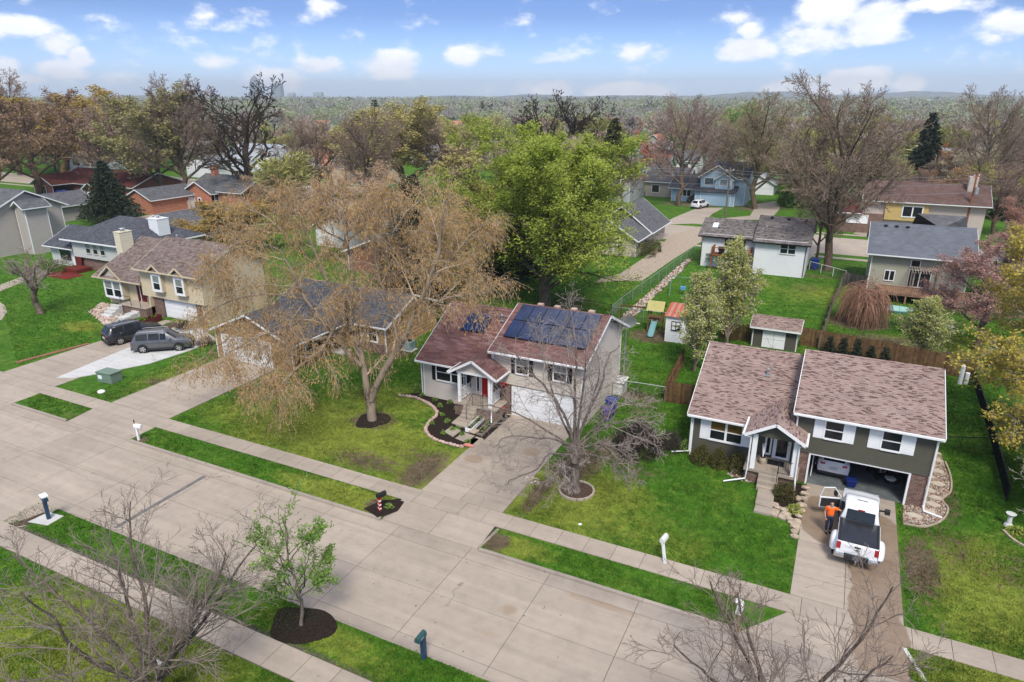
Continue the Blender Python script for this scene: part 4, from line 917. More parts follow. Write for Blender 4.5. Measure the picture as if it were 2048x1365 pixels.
# ------------------------------------------------------------------ left edge and the block behind
h = begin('taupe_house', 'two-storey taupe house with grey roof at the left edge of the block', 0, 0)
gable_walls(h, -118, -104.2, 52.2, 62, 0, 6.1, 57, 8.3, MT['taupe_wall'], corner='white'); roof_part(h, -118.5, -103.7, 51.6, 62.8, 5.9, 57.2, 8.6, MT['grey_roof'], step=2)
window(h, 'y', 52.2, -1, -106.6, -105.4, 4.0, 5.3, 1, 1, fr=.14, d=.03); window(h, 'y', 52.2, -1, -107.8, -105.6, .9, 2.6, 2, 1, fr=.14, d=.03); window(h, 'y', 52.2, -1, -111.5, -110, 4.0, 5.3, 1, 1, fr=.14, d=.03)
gable_walls(h, 55.5, 58.5, -103.9, -101.8, 0, 6.3, -103.0, 7.2, MT['taupe_wall'], ridge='y', corner='white', faces='flrb'); roof_part(h, 55.0, 59, -104.4, -101.4, 6.4, -102.9, 7.4, MT['grey_roof'], ridge='y', step=2)
h = begin('taupe_shed', 'small taupe garage with grey gable roof between the taupe house and the dark spruce', 0, 0, 'garage')
gable_walls(h, 71, 79.5, -130.5, -124.2, 0, 2.8, -127.4, 4.6, MT['taupe_wall'], ridge='y', corner='white'); roof_part(h, 70.5, 80, -131, -123.7, 2.7, -127.4, 4.8, MT['grey_roof'], ridge='y', step=2)
h = begin('grey_roof_garage', 'long low white garage with pale grey roof behind the white chimney', 0, 0, 'garage')
gable_walls(h, 68.5, 80.5, -96.3, -88.5, 0, 2.7, -92.3, 4.2, MT['white_wall'], ridge='y', corner=None, lap=0); roof_part(h, 68.0, 81, -96.9, -87.9, 2.6, -92.3, 4.4, MT['grey_roof'], ridge='y', step=2)
h = begin('orange_brick_garage', 'orange brick garage with grey gable roof beside the dark spruce', 0, 0, 'garage')
gable_walls(h, 86.2, 96.5, -124.2, -117.2, 0, 2.7, -120.7, 4.3, MT['orange_brick'], ridge='y', corner=None, lap=0); roof_part(h, 85.8, 97, -124.7, -116.7, 2.65, -120.7, 4.5, MT['grey_roof'], ridge='y', step=2, gutter=False)
door(h, 'x', -117.2, 1, 94.6, 95.7, 0, 2.1, 'white')
h = begin('orange_brick_house', 'orange brick house with grey roof and brick chimney beneath the big leaning tree', 0, 0)
gable_walls(h, -120.5, -106, 97.5, 108, 0, 3.4, 102.7, 5.6, MT['orange_brick'], lap=0, corner=None); roof_part(h, -121, -105.5, 97, 108.6, 3.3, 102.7, 5.9, MT['grey_roof'], step=2)
gable_walls(h, 95.8, 103, -119.7, -112.2, 0, 3.0, -115.9, 5.0, MT['orange_brick'], ridge='y', lap=0, corner=None, faces='flr'); roof_part(h, 95.3, 103, -120.2, -111.7, 3.0, -115.9, 5.2, MT['grey_roof'], ridge='y', step=2, gutter=False)
for a in (-119.2, -117.8): window(h, 'y', 95.8, -1, a, a + .8, 1.2, 2.7, 1, 2, fr=.14)
door(h, 'y', 95.8, -1, -116, -115.2, 0, 2.0, 'white', storm=True); window(h, 'x', -112.2, 1, 96.6, 97.4, 1.2, 2.8, 1, 2, fr=.14)
MB().box(-118.3, -117.3, 101.8, 102.9, 5.0, 7.6).build('chimney', MT['orange_brick'], h)
h = begin('maroon_brick_house', 'maroon brick house with oxblood roof behind the dark spruce', 0, 0)
gable_walls(h, -160, -134, 95.0, 107, 0, 3.2, 101, 5.0, MT['maroon_brick'], lap=0, corner=None); roof_part(h, -160.6, -133.4, 94.4, 107.6, 3.1, 101, 5.6, MT['red_roof'], step=2)
gable_walls(h, 90.4, 96, -160, -153.5, 0, 3.2, -156.7, 4.9, MT['maroon_brick'], ridge='y', lap=0, corner='white', faces='flr'); roof_part(h, 89.9, 98, -160.6, -152.9, 3.1, -156.7, 5.1, MT['red_roof'], ridge='y', step=2)
gable_walls(h, 91.5, 96, -144.5, -140.5, 0, 2.6, -142.5, 3.8, MT['maroon_brick'], ridge='y', lap=0, corner='white', faces='flr'); roof_part(h, 91, 98, -145.1, -139.9, 2.6, -142.5, 4.1, MT['red_roof'], ridge='y', step=2)
window(h, 'y', 90.4, -1, -157.6, -156.0, 1.1, 2.7, 2, 1, fr=.12); window(h, 'y', 95, -1, -150.6, -147, .9, 2.6, 3, 1, fr=.14, upper='glass_blind'); door(h, 'y', 91.5, -1, -143.6, -141.8, 0, 2.1, 'white')
MB().box(-137.5, -136, 100, 101.6, 4.8, 7.4).build('chimney', MT['maroon_brick'], h)

h = begin('white_sunroom_house', 'white two-storey house with pale grey roof and a glazed sunroom across the rear-left street', 0, 0)
w = MT['white_wall']
gable_walls(h, -156, -140.5, 141, 151, 0, 5.4, 146, 7.0, w, lap=0, corner=None); roof_part(h, -156.5, -140, 140.4, 151.6, 5.0, 146, 8.6, shingle('pale_grey_shingles', [(.28, .31, .33), (.34, .36, .38)], .5), step=3)
PGR = bpy.data.materials['pale_grey_shingles']
gable_walls(h, 138.5, 147, -144.3, -136.5, 0, 5.0, -140.3, 7.4, w, ridge='y', lap=0, corner=None); roof_part(h, 138, 147, -144.9, -135.9, 4.9, -140.3, 7.8, PGR, ridge='y', step=3)
window(h, 'y', 138.5, -1, -141.3, -139.9, 3.6, 5.2, 2, 1, fr=.12)
gable_walls(h, -151.5, -142.5, 136.6, 141, 0, 2.4, 139, 2.4, w, lap=0, corner=None, gbl=False)
window(h, 'y', 136.6, -1, -151, -147.4, .8, 2.1, 4, 1, fr=.12); window(h, 'y', 136.6, -1, -146.9, -142.9, .8, 2.1, 3, 1, fr=.12); roof_part(h, -152, -142, 136.0, 143, 2.4, 142.9, 4.2, PGR, step=3, gutter=False)
gable_walls(h, 134, 146, -165, -156, 0, 3.6, -160.5, 6.2, w, ridge='y', lap=0, corner=None); roof_part(h, 133.4, 146, -165.6, -155.4, 3.5, -160.5, 6.6, PGR, ridge='y', step=3)
h = begin('orange_roof_house', 'dark green house with terracotta-orange roof beside the white sunroom house', 0, 0)
gable_walls(h, -136, -119, 147, 158, 0, 3.4, 152.5, 6.2, MT['green_wall'], lap=0, corner=None); roof_part(h, -136.6, -118.4, 146.4, 158.6, 3.3, 152.5, 7.0, MT['orange_roof'], step=3)
gable_walls(h, 144.5, 152, -137.5, -128, 0, 3.0, -132.7, 5.2, MT['green_wall'], ridge='y', lap=0, corner=None); roof_part(h, 144, 152.5, -138, -127.5, 2.9, -132.7, 5.6, PGR, ridge='y', step=3)
window(h, 'y', 144.5, -1, -131.5, -129.5, .9, 2.2, 2, 1)
h = begin('grey_gabled_house', 'dark grey gabled house with twin arched windows beyond the orange-roofed house', 0, 0)
gable_walls(h, 190, 200, -163.5, -153, 0, 6.0, -158.3, 9.2, MT['green_wall'], ridge='y', lap=0, corner='white'); roof_part(h, 189, 200.5, -164.3, -152.2, 5.8, -158.3, 9.8, MT['grey_roof'], ridge='y', step=3); window(h, 'y', 190, -1, -160.5, -156.3, 4.5, 6.4, 2, 1, fr=.25)
h = begin('beige_two_storey', 'beige two-storey house with white triple windows right of the orange roof', 0, 0)
gable_walls(h, -117, -104, 139, 149, 0, 6.2, 144, 8.4, MT['pinkwall'], lap=0, corner='white'); roof_part(h, -117.6, -103.4, 138.4, 149.6, 6.0, 144, 8.8, MT['grey_roof'], step=3)
for z in (1.0, 4.1): window(h, 'y', 139, -1, -116.2, -113.6, z, z + 1.7, 3, 1, fr=.14)
for z in (4.1,): window(h, 'y', 139, -1, -111, -107, z, z + 1.6, 4, 1, fr=.14)
gable_walls(h, 137.2, 140, -116.8, -113, 0, 6.6, -114.9, 7.6, MT['pinkwall'], ridge='y', lap=0, corner='white', faces='lr')
h = begin('white_porch_house', 'small white house with covered porch far left behind the maroon brick house', 0, 0)
g0 = at(180, 352); gable_walls(h, g0[0] - 8, g0[0] + 4, g0[1], g0[1] + 9, 0, 5.0, g0[1] + 4.5, 6.0, w, lap=0, corner='white'); roof_part(h, g0[0] - 8.6, g0[0] + 4.6, g0[1] - .6, g0[1] + 9.6, 4.9, g0[1] + 4.5, 6.8, PGR, step=3)
window(h, 'y', g0[1], -1, g0[0] - 6.5, g0[0] - 3.5, 2.6, 4.2, 2, 1); window(h, 'y', g0[1], -1, g0[0] - 1.5, g0[0] + 2.5, 2.6, 4.2, 2, 1)
h = begin('white_corner_house', 'white house with grey roof half hidden behind the large vase-shaped tree', 0, 0)
g0 = at(455, 345); gable_walls(h, g0[1], g0[1] + 12, g0[0] - 6, g0[0] + 5, 0, 3.6, g0[0] - .5, 6.6, w, ridge='y', lap=0, corner=None); roof_part(h, g0[1] - .6, g0[1] + 12.6, g0[0] - 6.6, g0[0] + 5.6, 3.5, g0[0] - .5, 7, PGR, ridge='y', step=3); window(h, 'y', g0[1], -1, g0[0] - 3, g0[0] - .5, .9, 2.4, 2, 1)
h = begin('white_gabled_shed', 'white gabled outbuilding glimpsed through the twigs of the weeping tree', 0, 0, 'outbuilding')
g0 = at(735, 492); gable_walls(h, g0[1] - 3, g0[1] + 7, g0[0] - 7, g0[0] + 1, 0, 2.9, g0[0] - 3, 5.0, MT['white_wall'], ridge='y', lap=.3, corner=None); roof_part(h, g0[1] - 3.5, g0[1] + 7.5, g0[0] - 7.6, g0[0] + 1.6, 2.9, g0[0] - 3, 5.2, MT['grey_roof'], ridge='y', step=2)
h = begin('purple_gable_house', 'low house with grey roof and purple-brown gable behind the tan house', 0, 0)
g0 = at(770, 560); gable_walls(h, g0[1] + 2, g0[1] + 9, g0[0] - 7, g0[0] + 2, 0, 2.5, g0[0] - 2.5, 4.2, MT['maroon_brick'], ridge='y', lap=0, corner='white'); roof_part(h, g0[1] + 1.5, g0[1] + 9.5, g0[0] - 7.6, g0[0] + 2.6, 2.5, g0[0] - 2.5, 4.5, MT['grey_roof'], ridge='y', step=2)

# beige house by the gravel track
h = begin('beige_track_house', 'beige house with grey gable roof and green shrubs beside the gravel track', 0, 0)
gable_walls(h, 91, 107, -33.6, -25.4, 0, 2.4, -29.5, 5.0, MT['pinkwall'], ridge='y', lap=.25, corner='white'); roof_part(h, 97.0, 107.8, -34.3, -24.7, 2.35, -29.5, 5.9, MT['grey_roof'], ridge='y', step=2)
roof_part(h, 90.4, 97.3, -33.6, -24.9, 2.3, -29.3, 5.0, MT['grey_roof'], ridge='y', step=2)
for y_ in (99, 102, 104.8): window(h, 'x', -25.4, 1, y_, y_ + .8, .9, 1.9, 1, 2, fr=.1, d=.02)
window(h, 'y', 91, -1, -28.0, -27.3, .9, 2.1, 1, 2, fr=.1, d=.02)
h = begin('blue_house', 'light blue house with double garage door and twin front gables on the rear street', 0, 0)
w = MT['blue_wall']; T0 = at(1402, 404); 
gable_walls(h, -34.0, -28.0, 147, 156, 0, 2.9, 151.5, 4.8, w, lap=.25, corner='white'); roof_part(h, -34.6, -27.8, 146.3, 156.8, 2.8, 151.5, 5.2, MT['dark_roof'], step=2)
gable_walls(h, -28.0, -19.0, 146.0, 156, 0, 5.6, 151, 7.5, w, lap=.25, corner='white'); roof_part(h, -28.4, -18.3, 145.6, 156.8, 5.3, 151, 8.2, MT['dark_roof'], step=2)
gable_walls(h, -28.4, -20.6, 143.8, 146, 0, 2.6, 145, 2.6, w, lap=.25, gbl=False, corner='white'); garage_door(h, 'y', 143.8, -1, -27.2, -21.4, .05, 2.3, 'blue_wall', 4, 8)
m = MB(); slope(m, lambda a, b, z: (a, b, z), -28.8, -20.2, 143.2, 2.75, 146.0, 3.9, step=2); m.build('pent_roof', MT['dark_roof'], h)
gable_walls(h, 144.9, 146.2, -27.6, -21.2, 3.3, 5.6, -24.4, 7.6, w, ridge='y', lap=.25, corner='white'); roof_part(h, 144.3, 151, -28.2, -20.6, 5.5, -24.4, 8.0, MT['dark_roof'], ridge='y', step=2, gutter=False)
gable_walls(h, 144.5, 145.2, -24.6, -21.4, 3.3, 5.3, -23.0, 6.3, w, ridge='y', lap=.25, corner='white'); roof_part(h, 144.0, 147, -25, -21, 5.2, -23, 6.5, MT['dark_roof'], ridge='y', step=2, gutter=False)
window(h, 'y', 144.9, -1, -26.9, -25.2, 4.0, 5.3, 1, 1, fr=.1); window(h, 'y', 144.5, -1, -23.8, -22.4, 4.0, 5.2, 1, 1, fr=.1, glass='glass_blind'); window(h, 'y', 147, -1, -32.4, -30.0, 1.2, 2.4, 3, 1, fr=.12, d=.02)
h = begin('bluegrey_house', 'blue-grey two-storey house with grey gable roof right of the olive evergreen', 0, 0)
gable_walls(h, 140.5, 152, -50, -41.3, 0, 5.9, -45.6, 8.2, MT['bluegrey_wall'], ridge='y', lap=.25, corner='white'); roof_part(h, 139.8, 152.6, -50.6, -40.7, 5.8, -45.6, 8.6, MT['grey_roof'], ridge='y', step=2); window(h, 'y', 140.5, -1, -44.4, -42.2, 3.4, 4.8, 2, 1, fr=.12)
h = begin('white_workshop', 'small white gabled shed right of the blue house', 0, 0, 'shed')
g0 = at(1490, 388); gable_walls(h, g0[1], g0[1] + 7, g0[0] - .5, g0[0] + 6, 0, 2.4, g0[0] + 2.7, 4.1, MT['white_wall'], ridge='y', lap=.3, corner=None); roof_part(h, g0[1] - .4, g0[1] + 7.4, g0[0] - 1, g0[0] + 6.5, 2.4, g0[0] + 2.7, 4.4, PGR, ridge='y', step=3)
h = begin('mustard_house', 'mustard and brick house half hidden behind bare trees at the right', 0, 0)
gable_walls(h, 2.6, 19, 125, 135, 0, 5.4, 130, 7.4, MT['pinkwall'], lap=0, corner=None); MB().box(5.5, 11.5, 124.6, 124.98, 2.4, 5.2).build('wall', MT['yellow_wall'], h); MB().box(-1.5, 5.4, 124.6, 132, 0, 3.2).build('brick_wall', MT['brick'], h)
roof_part(h, 2, 19.6, 124.2, 135.6, 5.3, 130, 7.9, shingle('umber_shingles', [(.10, .06, .05), (.15, .095, .08), (.12, .075, .065)], .4), step=2); roof_part(h, -2, 2.4, 124.0, 133, 3.2, 128.5, 4.8, MT['red_roof'], step=2)
window(h, 'y', 124.6, -1, 8.0, 10.6, 3.1, 4.6, 2, 1, fr=.16); window(h, 'y', 124.6, -1, .2, 3.2, 1.6, 2.8, 1, 1, fr=.1, glass='white'); MB().box(16.4, 17.6, 128, 129.5, 6.5, 9.2).build('chimney', MT['pinkwall'], h)
# ------------------------------------------------------------------ tree kit
def _perp(d):
    a = np.where(np.abs(d[:, 2:3]) < .9, np.array([[0, 0, 1.]]), np.array([[1., 0, 0]]))
    x = np.cross(d, a); x /= np.linalg.norm(x, axis=1, keepdims=True) + 1e-9
    return x, np.cross(d, x)
def tubes(seg, sides, over=.0):
    """seg (N,8): p0 p1 r0 r1 -> verts, quads"""
    p0, p1, r0, r1 = seg[:, :3], seg[:, 3:6], seg[:, 6:7], seg[:, 7:8]
    d = p1 - p0; L = np.linalg.norm(d, axis=1, keepdims=True) + 1e-9; d = d / L
    p1 = p1 + d * r1 * .6; x, y = _perp(d)
    n = len(seg); V = np.zeros((n, 2, sides, 3))
    for j in range(sides):
        a = 2 * math.pi * j / sides; o = x * math.cos(a) + y * math.sin(a)
        V[:, 0, j] = p0 + o * r0; V[:, 1, j] = p1 + o * r1
    base = np.arange(n)[:, None] * 2 * sides; F_ = []
    for j in range(sides):
        k = (j + 1) % sides; F_.append(np.concatenate([base + j, base + k, base + sides + k, base + sides + j], 1))
    return V.reshape(-1, 3), np.concatenate(F_)
def leaves(pos, size, rng, aspect=.55, up=None, flat=0.0, hang=False):
    """one small leaf quad (folded diamond) at each point"""
    n = len(pos); a = rng.normal(size=(n, 3))
    if hang: a = a * .35 + np.array([0, 0, -1.])
    if up is not None: a = a + up
    a /= np.linalg.norm(a, axis=1, keepdims=True) + 1e-9
    b = np.cross(a, rng.normal(size=(n, 3)) * (1 - flat) + np.array([0, 0, 1.3 * flat])); b /= np.linalg.norm(b, axis=1, keepdims=True) + 1e-9
    s = (size * rng.uniform(.6, 1.35, (n, 1)))
    V = np.stack([pos, pos + a * s * .5 + b * s * aspect * .5, pos + a * s, pos + a * s * .5 - b * s * aspect * .5], 1)
    return V.reshape(-1, 3), np.arange(n * 4).reshape(n, 4)
def grow(seed, L, limbs=None, trunk=None):
    """L: list of level dicts  n, len, ang, seg, wob, trop, rr, t0 ; returns list of arrays per level and tip points"""
    rnd = random.Random(seed); segs = [[] for _ in range(len(L))]; tips = []
    stack = []
    if limbs:
        stack += limbs
    def run(lv, pts, r0, r1, nokids=False):
        """register a polyline and queue its children"""
        n = len(pts) - 1; P = L[lv]
        for k in range(n):
            a, b = r0 + (r1 - r0) * k / n, r0 + (r1 - r0) * (k + 1) / n
            segs[lv].append((*pts[k], *pts[k + 1], a, b))
        if nokids: return
        if lv + 1 >= len(L):
            tips.append((tuple(pts[-1]), tuple((Vector(pts[-1]) - Vector(pts[-2])).normalized()))); return
        C = L[lv + 1]; cnt = C['n'] if isinstance(C['n'], int) else rnd.randint(*C['n'])
        tot = sum((Vector(pts[k + 1]) - Vector(pts[k])).length for k in range(n)); phi = rnd.random() * 6.28
        for j in range(cnt):
            t = C['t0'] + (1 - C['t0']) * (j + rnd.random() * .8) / cnt; t = min(t, .995)
            k = min(int(t * n), n - 1); f = t * n - k
            A, B = Vector(pts[k]), Vector(pts[k + 1]); p = A.lerp(B, f); d = (B - A).normalized(); rad = r0 + (r1 - r0) * t
            phi += 2.4 + rnd.uniform(-.5, .5)
            x = d.orthogonal().normalized(); y = d.cross(x); side = x * math.cos(phi) + y * math.sin(phi)
            ang = R(C['ang'] + rnd.uniform(-C.get('da', 12), C.get('da', 12)))
            cd = (d * math.cos(ang) + side * math.sin(ang)).normalized()
            if C.get('noup') and cd.z > .3: cd.z *= .3; cd.normalize()
            ln = C['len'] * tot * (1 - C.get('tap', .45) * t) * rnd.uniform(.75, 1.2) if C.get('rel', True) else C['len'] * rnd.uniform(.6, 1.3)
            cr = min(rad * .8, max(rad * C['rr'], C.get('rmin', 0)))
            q = [p]; st = ln / C['seg']
            for s_ in range(C['seg']):
                cd = cd + Vector((rnd.gauss(0, 1), rnd.gauss(0, 1), rnd.gauss(0, 1))) * C['wob'] + Vector((0, 0, C['trop']))
                cd.normalize(); q.append(q[-1] + cd * st)
            run(lv + 1, q, cr, max(cr * .35, C.get('rmin', .004)))
    for it in stack: run(*it)
    return [np.array(s) if s else np.zeros((0, 8)) for s in segs], tips
def tree_object(name, segs, split, twig_mat, bark_mat, leaf=None, crown_name='crown', sides=(9, 7, 5, 4, 3, 3)):
    """top Empty with the children trunk (heavy limbs) and crown (twigs, leaves)"""
    t = bpy.data.objects.new(name, None); COL.objects.link(t); t.empty_display_size = .3
    def join(levels):
        V, Fq, off = [], [], 0
        for lv in levels:
            if len(segs[lv]) == 0: continue
            v, f = tubes(segs[lv], sides[min(lv, len(sides) - 1)])
            V.append(v); Fq.append((sides[min(lv, len(sides) - 1)], f + off)); off += len(v)
        return V, Fq, off
    V, Fq, off = join(range(0, split)); np_object('trunk', np.concatenate(V), [np.concatenate([f for _, f in Fq])], bark_mat, parent=t, smooth_=True)
    V, Fq, off = join(range(split, len(segs))); fs, mi, mats = [np.concatenate([f for _, f in Fq])] if Fq else [], [0], [twig_mat]
    if leaf:
        for (lv, lf, lm) in leaf: V.append(lv); fs.append(lf + off); off += len(lv); mats.append(lm); mi.append(len(mats) - 1)
    np_object(crown_name, np.concatenate(V), fs, mats, mi, parent=t)
    return t
def scatter_on(segs, per, rng, jit=.1):
    """points spread along segments"""
    n = len(segs); k = rng.poisson(per, n); idx = np.repeat(np.arange(n), k); t = rng.random(len(idx))[:, None]
    return segs[idx, :3] * (1 - t) + segs[idx, 3:6] * t + rng.normal(size=(len(idx), 3)) * jit
def curve(pts, n=6, wob=.0, seed=0):
    """smooth polyline through 3D points"""
    rnd = random.Random(seed); P = [Vector(p) for p in pts]; out = []
    for i in range(len(P) - 1):
        a, b, c, d = P[max(i - 1, 0)], P[i], P[i + 1], P[min(i + 2, len(P) - 1)]
        for k in range(n):
            t = k / n; out.append(.5 * ((2 * b) + (c - a) * t + (2 * a - 5 * b + 4 * c - d) * t * t + (3 * b - a - 3 * c + d) * t ** 3) + Vector((rnd.gauss(0, wob), rnd.gauss(0, wob), rnd.gauss(0, wob))))
    return out + [P[-1]]
def fit(t, height, width):
    """scale the meshes of a prototype so that its crown has this height and width"""
    ch = [c for c in t.children]; co = []
    for c in ch:
        a = np.zeros(len(c.data.vertices) * 3, np.float32); c.data.vertices.foreach_get('co', a); co.append(a.reshape(-1, 3))
    al = np.concatenate(co); z1 = np.percentile(al[:, 2], 99.7); w = max(np.percentile(al[:, 0], 99) - np.percentile(al[:, 0], 1), np.percentile(al[:, 1], 99) - np.percentile(al[:, 1], 1))
    sx_, sz = width / w, height / z1
    for c, a in zip(ch, co):
        a[:, 0] *= sx_; a[:, 1] *= sx_; a[:, 2] *= sz; c.data.vertices.foreach_set('co', a.ravel()); c.data.update()
    return t
BK = {}
BK['grey'] = bark_material('grey_bark', (.10, .085, .07), (.24, .205, .175)); BK['brown'] = bark_material('brown_bark', (.09, .072, .055), (.22, .18, .14)); BK['dark'] = bark_material('dark_bark', (.035, .028, .022), (.085, .07, .055))
BK['birch'] = bark_material('birch_bark', (.09, .07, .055), (.36, .30, .235), True, 2.2); BK['twig'] = plain('twig', (.34, .28, .235), .9, .25, 1.2, objcol=True); BK['twigpale'] = plain('pale_twig', (.36, .315, .27), .9, .25, 1.2, objcol=True); BK['twigdark'] = plain('dark_twig', (.06, .048, .04), .9, .3, 1.0, objcol=True)
LF = {}
LF['green'] = leaf_material('spring_leaf', (.22, .30, .035), (.60, .64, .15), (.42, .49, .08), .35, .5); LF['fresh'] = leaf_material('fresh_leaf', (.10, .20, .03), (.30, .44, .10)); LF['olive'] = leaf_material('olive_bud', (.24, .22, .08), (.46, .42, .17), None, .4)
LF['catkin'] = leaf_material('catkin', (.24, .15, .06), (.55, .39, .18), None, .45, .25); LF['yellow'] = leaf_material('yellow_leaf', (.26, .22, .035), (.66, .54, .14), (.46, .37, .07), .6, .3); LF['blossom'] = leaf_material('pear_blossom', (.34, .31, .20), (.62, .58, .44), None, 1.2, .3)
LF['pear'] = leaf_material('pear_leaf', (.24, .29, .05), (.58, .60, .17), None, 1.0, .3); LF['needle'] = leaf_material('needles', (.012, .022, .012), (.045, .065, .035), None, .9, .05); LF['bud'] = leaf_material('brown_bud', (.28, .22, .16), (.48, .38, .30), None, .4, .2); LF['pink'] = leaf_material('pink_bud', (.40, .25, .21), (.62, .42, .35), None, .5, .2); LF['shrub'] = leaf_material('shrub_leaf', (.035, .04, .010), (.13, .12, .035), None, 2.5, .1)
N0 = dict(n=0, len=1, ang=0, seg=1, wob=0, trop=0, rr=.5, t0=0)
def lv(n, ln, ang, seg, wob, trop, rr, t0, **k): return dict(n=n, len=ln, ang=ang, seg=seg, wob=wob, trop=trop, rr=rr, t0=t0, **k)
def bare_tree(name, seed, h, w, dense=1.0, rmin=.012, trunk_r=.32, vase=True, twig='twig', bark='brown', leaf=None, deep=True, t0=.22, ang=42, leafn=0, leafs=.12, wob=.10, nl=12):
    rnd = random.Random(seed); H_ = 10.0
    pts = [(0, 0, 0)]; x = y = 0
    for k in range(1, 9): x += rnd.gauss(0, .12); y += rnd.gauss(0, .12); pts.append((x, y, H_ * k / 8 * (.62 if vase else .92)))
    L = [N0, lv(nl, .78 if vase else .55, ang, 7, wob, .05, .55, t0, tap=.35), lv(9, .5, 38, 5, wob * 1.2, .04, .5, .2), lv(int(8 * dense), .5, 38, 4, .13, .03, .5, .15, rmin=rmin)]
    if deep: L.append(lv(int(6 * dense), .55, 36, 3, .15, .02, .6, .12, rmin=rmin * .8))
    segs, tips = grow(seed, L, [(0, pts, trunk_r, trunk_r * .45 if vase else trunk_r * .15)])
    rng = np.random.default_rng(seed); lf = None
    if leaf and leafn:
        p = scatter_on(segs[-1], leafn, rng, .10); v, f = leaves(p, leafs, rng, flat=.4); lf = [(v, f, LF[leaf])]
    t = tree_object(name, segs, 2, BK[twig], BK[bark], lf); fit(t, h, w); return t
def conifer(name, seed, h, r, tiers=26, per=9, leaf='needle', droop=-.12, gap=1.0):
    rnd = random.Random(seed); rng = np.random.default_rng(seed); segs = [[], []]; segs[0] = [(0, 0, k * h / 10, 0, 0, (k + 1) * h / 10, .022 * h * (1 - k / 10), .022 * h * (1 - (k + 1) / 10.2)) for k in range(10)]
    P = []; D = []
    for k in range(tiers):
        z = h * (.1 + .9 * (k / tiers)); rad = r * (1 - (k / tiers)) ** .85 * rnd.uniform(.82, 1.12) + .12
        n = max(4, int(per * (1 - k / tiers * .5)))
        for j in range(n):
            a = 6.283 * (j + rnd.random() * .7) / n; rr = rad * rnd.uniform(.75, 1.1); q = [Vector((0, 0, z))]; d = Vector((math.cos(a), math.sin(a), .25))
            for s_ in range(4): d.z += droop; q.append(q[-1] + d.normalized() * rr / 4)
            for s_ in range(4): segs[1].append((*q[s_], *q[s_ + 1], .03 * (1 - s_ / 5), .02 * (1 - s_ / 5)))
            m = int(34 * rr / r) + 8
            for i in range(m):
                t = rnd.random() ** .7 * 4; i0 = min(int(t), 3); p = q[i0].lerp(q[i0 + 1], t - i0); sw = .16 * rr * (1 - t / 5)
                P.append(p + Vector((rnd.gauss(0, sw), rnd.gauss(0, sw), rnd.gauss(0, sw * .4) - .05))); D.append((math.cos(a), math.sin(a), -.15))
    segs = [np.array(s) for s in segs]; P = np.array([tuple(p) for p in P]); v, f = leaves(P, h * .045, rng, .5, up=np.array(D) * 1.6)
    return tree_object(name, segs, 1, BK['twigdark'], BK['dark'], [(v, f, LF[leaf])])
def put(proto, uv=None, xy=None, rz=0, sc=1, label=None, cat='tree', group=None, tint=None, first=False, name=None):
    o = proto if first else copy_tree(proto)
    x, y = at(*uv) if uv else xy
    place(o, (x, y, 0), rz, sc, label, cat, group)
    if group is None and 'group' in o: del o['group']
    if tint:
        for c in o.children: c.color = (*tint, 1)
    return o
SP = lambda b, px, dz=0: None
def pt(u, v, base, off=0.0):
    """3D point of a limb seen at pixel (u,v), in a vertical plane through the tree's foot facing the camera, off metres nearer"""
    r = Vector(ray(u, v)); fw = Vector((-_sy, _cy, 0)); b = Vector((base[0], base[1], 0)); dep = b.dot(fw) - off
    t = dep / r.dot(fw); return r * t + Vector((0, 0, CAMH))

# --- the big weeping birch, its limbs laid along the ones in the photograph
B = at(745, 840); Bv = Vector((B[0], B[1], 0))
def limb(px, off, r0, r1, lvl=0, start=None, seed=0):
    """px: pixels; off: metres towards the camera at the end"""
    n = len(px) - 1; P = []
    for k, (u, v) in enumerate(px):
        P.append(pt(u, v, B, off * k / n))
    if start is not None: P[0] = start
    return (lvl, curve([p - Bv for p in P], 3, .04, seed), r0, r1)
F1 = pt(738, 800, B)
LB = [limb([(745, 842), (742, 815), (738, 795)], 0, 0.336, .33) + (True,),
      limb([(738, 800), (728, 740), (716, 690), (700, 650), (690, 600)], -.5, 0.240, .16), limb([(742, 800), (765, 745), (800, 690), (830, 625), (852, 575), (872, 520), (885, 450), (890, 400)], 1.5, 0.240, .06),
      limb([(722, 730), (690, 700), (670, 672), (640, 640), (612, 600), (590, 560), (560, 500)], 2, 0.144, .05), limb([(704, 660), (700, 600), (705, 540), (690, 470), (672, 410), (660, 360)], -1, 0.144, .04),
      limb([(716, 690), (690, 640), (655, 560), (600, 500), (540, 440), (500, 420)], -3, 0.128, .04), limb([(690, 640), (740, 560), (770, 500), (800, 440), (840, 400)], -3, 0.112, .04),
      limb([(780, 715), (830, 640), (880, 600), (930, 590), (985, 585)], 3, 0.104, .03), limb([(800, 690), (780, 620), (760, 560), (740, 480), (730, 400)], 1, 0.112, .04),
      limb([(668, 672), (600, 680), (540, 665), (480, 690), (430, 735)], 5, 0.104, .03), limb([(612, 600), (560, 590), (500, 590), (440, 610), (400, 640)], 3, 0.088, .03),
      limb([(655, 560), (620, 480), (590, 420), (570, 390)], 0, 0.080, .03), limb([(690, 600), (650, 690), (600, 730), (560, 770), (540, 800)], 6, 0.080, .03),
      limb([(852, 575), (900, 520), (940, 470), (980, 440)], -2, 0.072, .03), limb([(740, 560), (800, 540), (860, 480), (900, 440)], -5, 0.072, .03), limb([(690, 470), (740, 420), (790, 380)], 2, 0.064, .03),
      limb([(640, 640), (560, 640), (500, 640), (450, 680), (400, 720)], -2, 0.080, .03), limb([(560, 500), (500, 480), (450, 500), (420, 540)], 3, 0.056, .02), limb([(612, 600), (570, 660), (540, 720), (500, 760)], 5, 0.064, .02)]
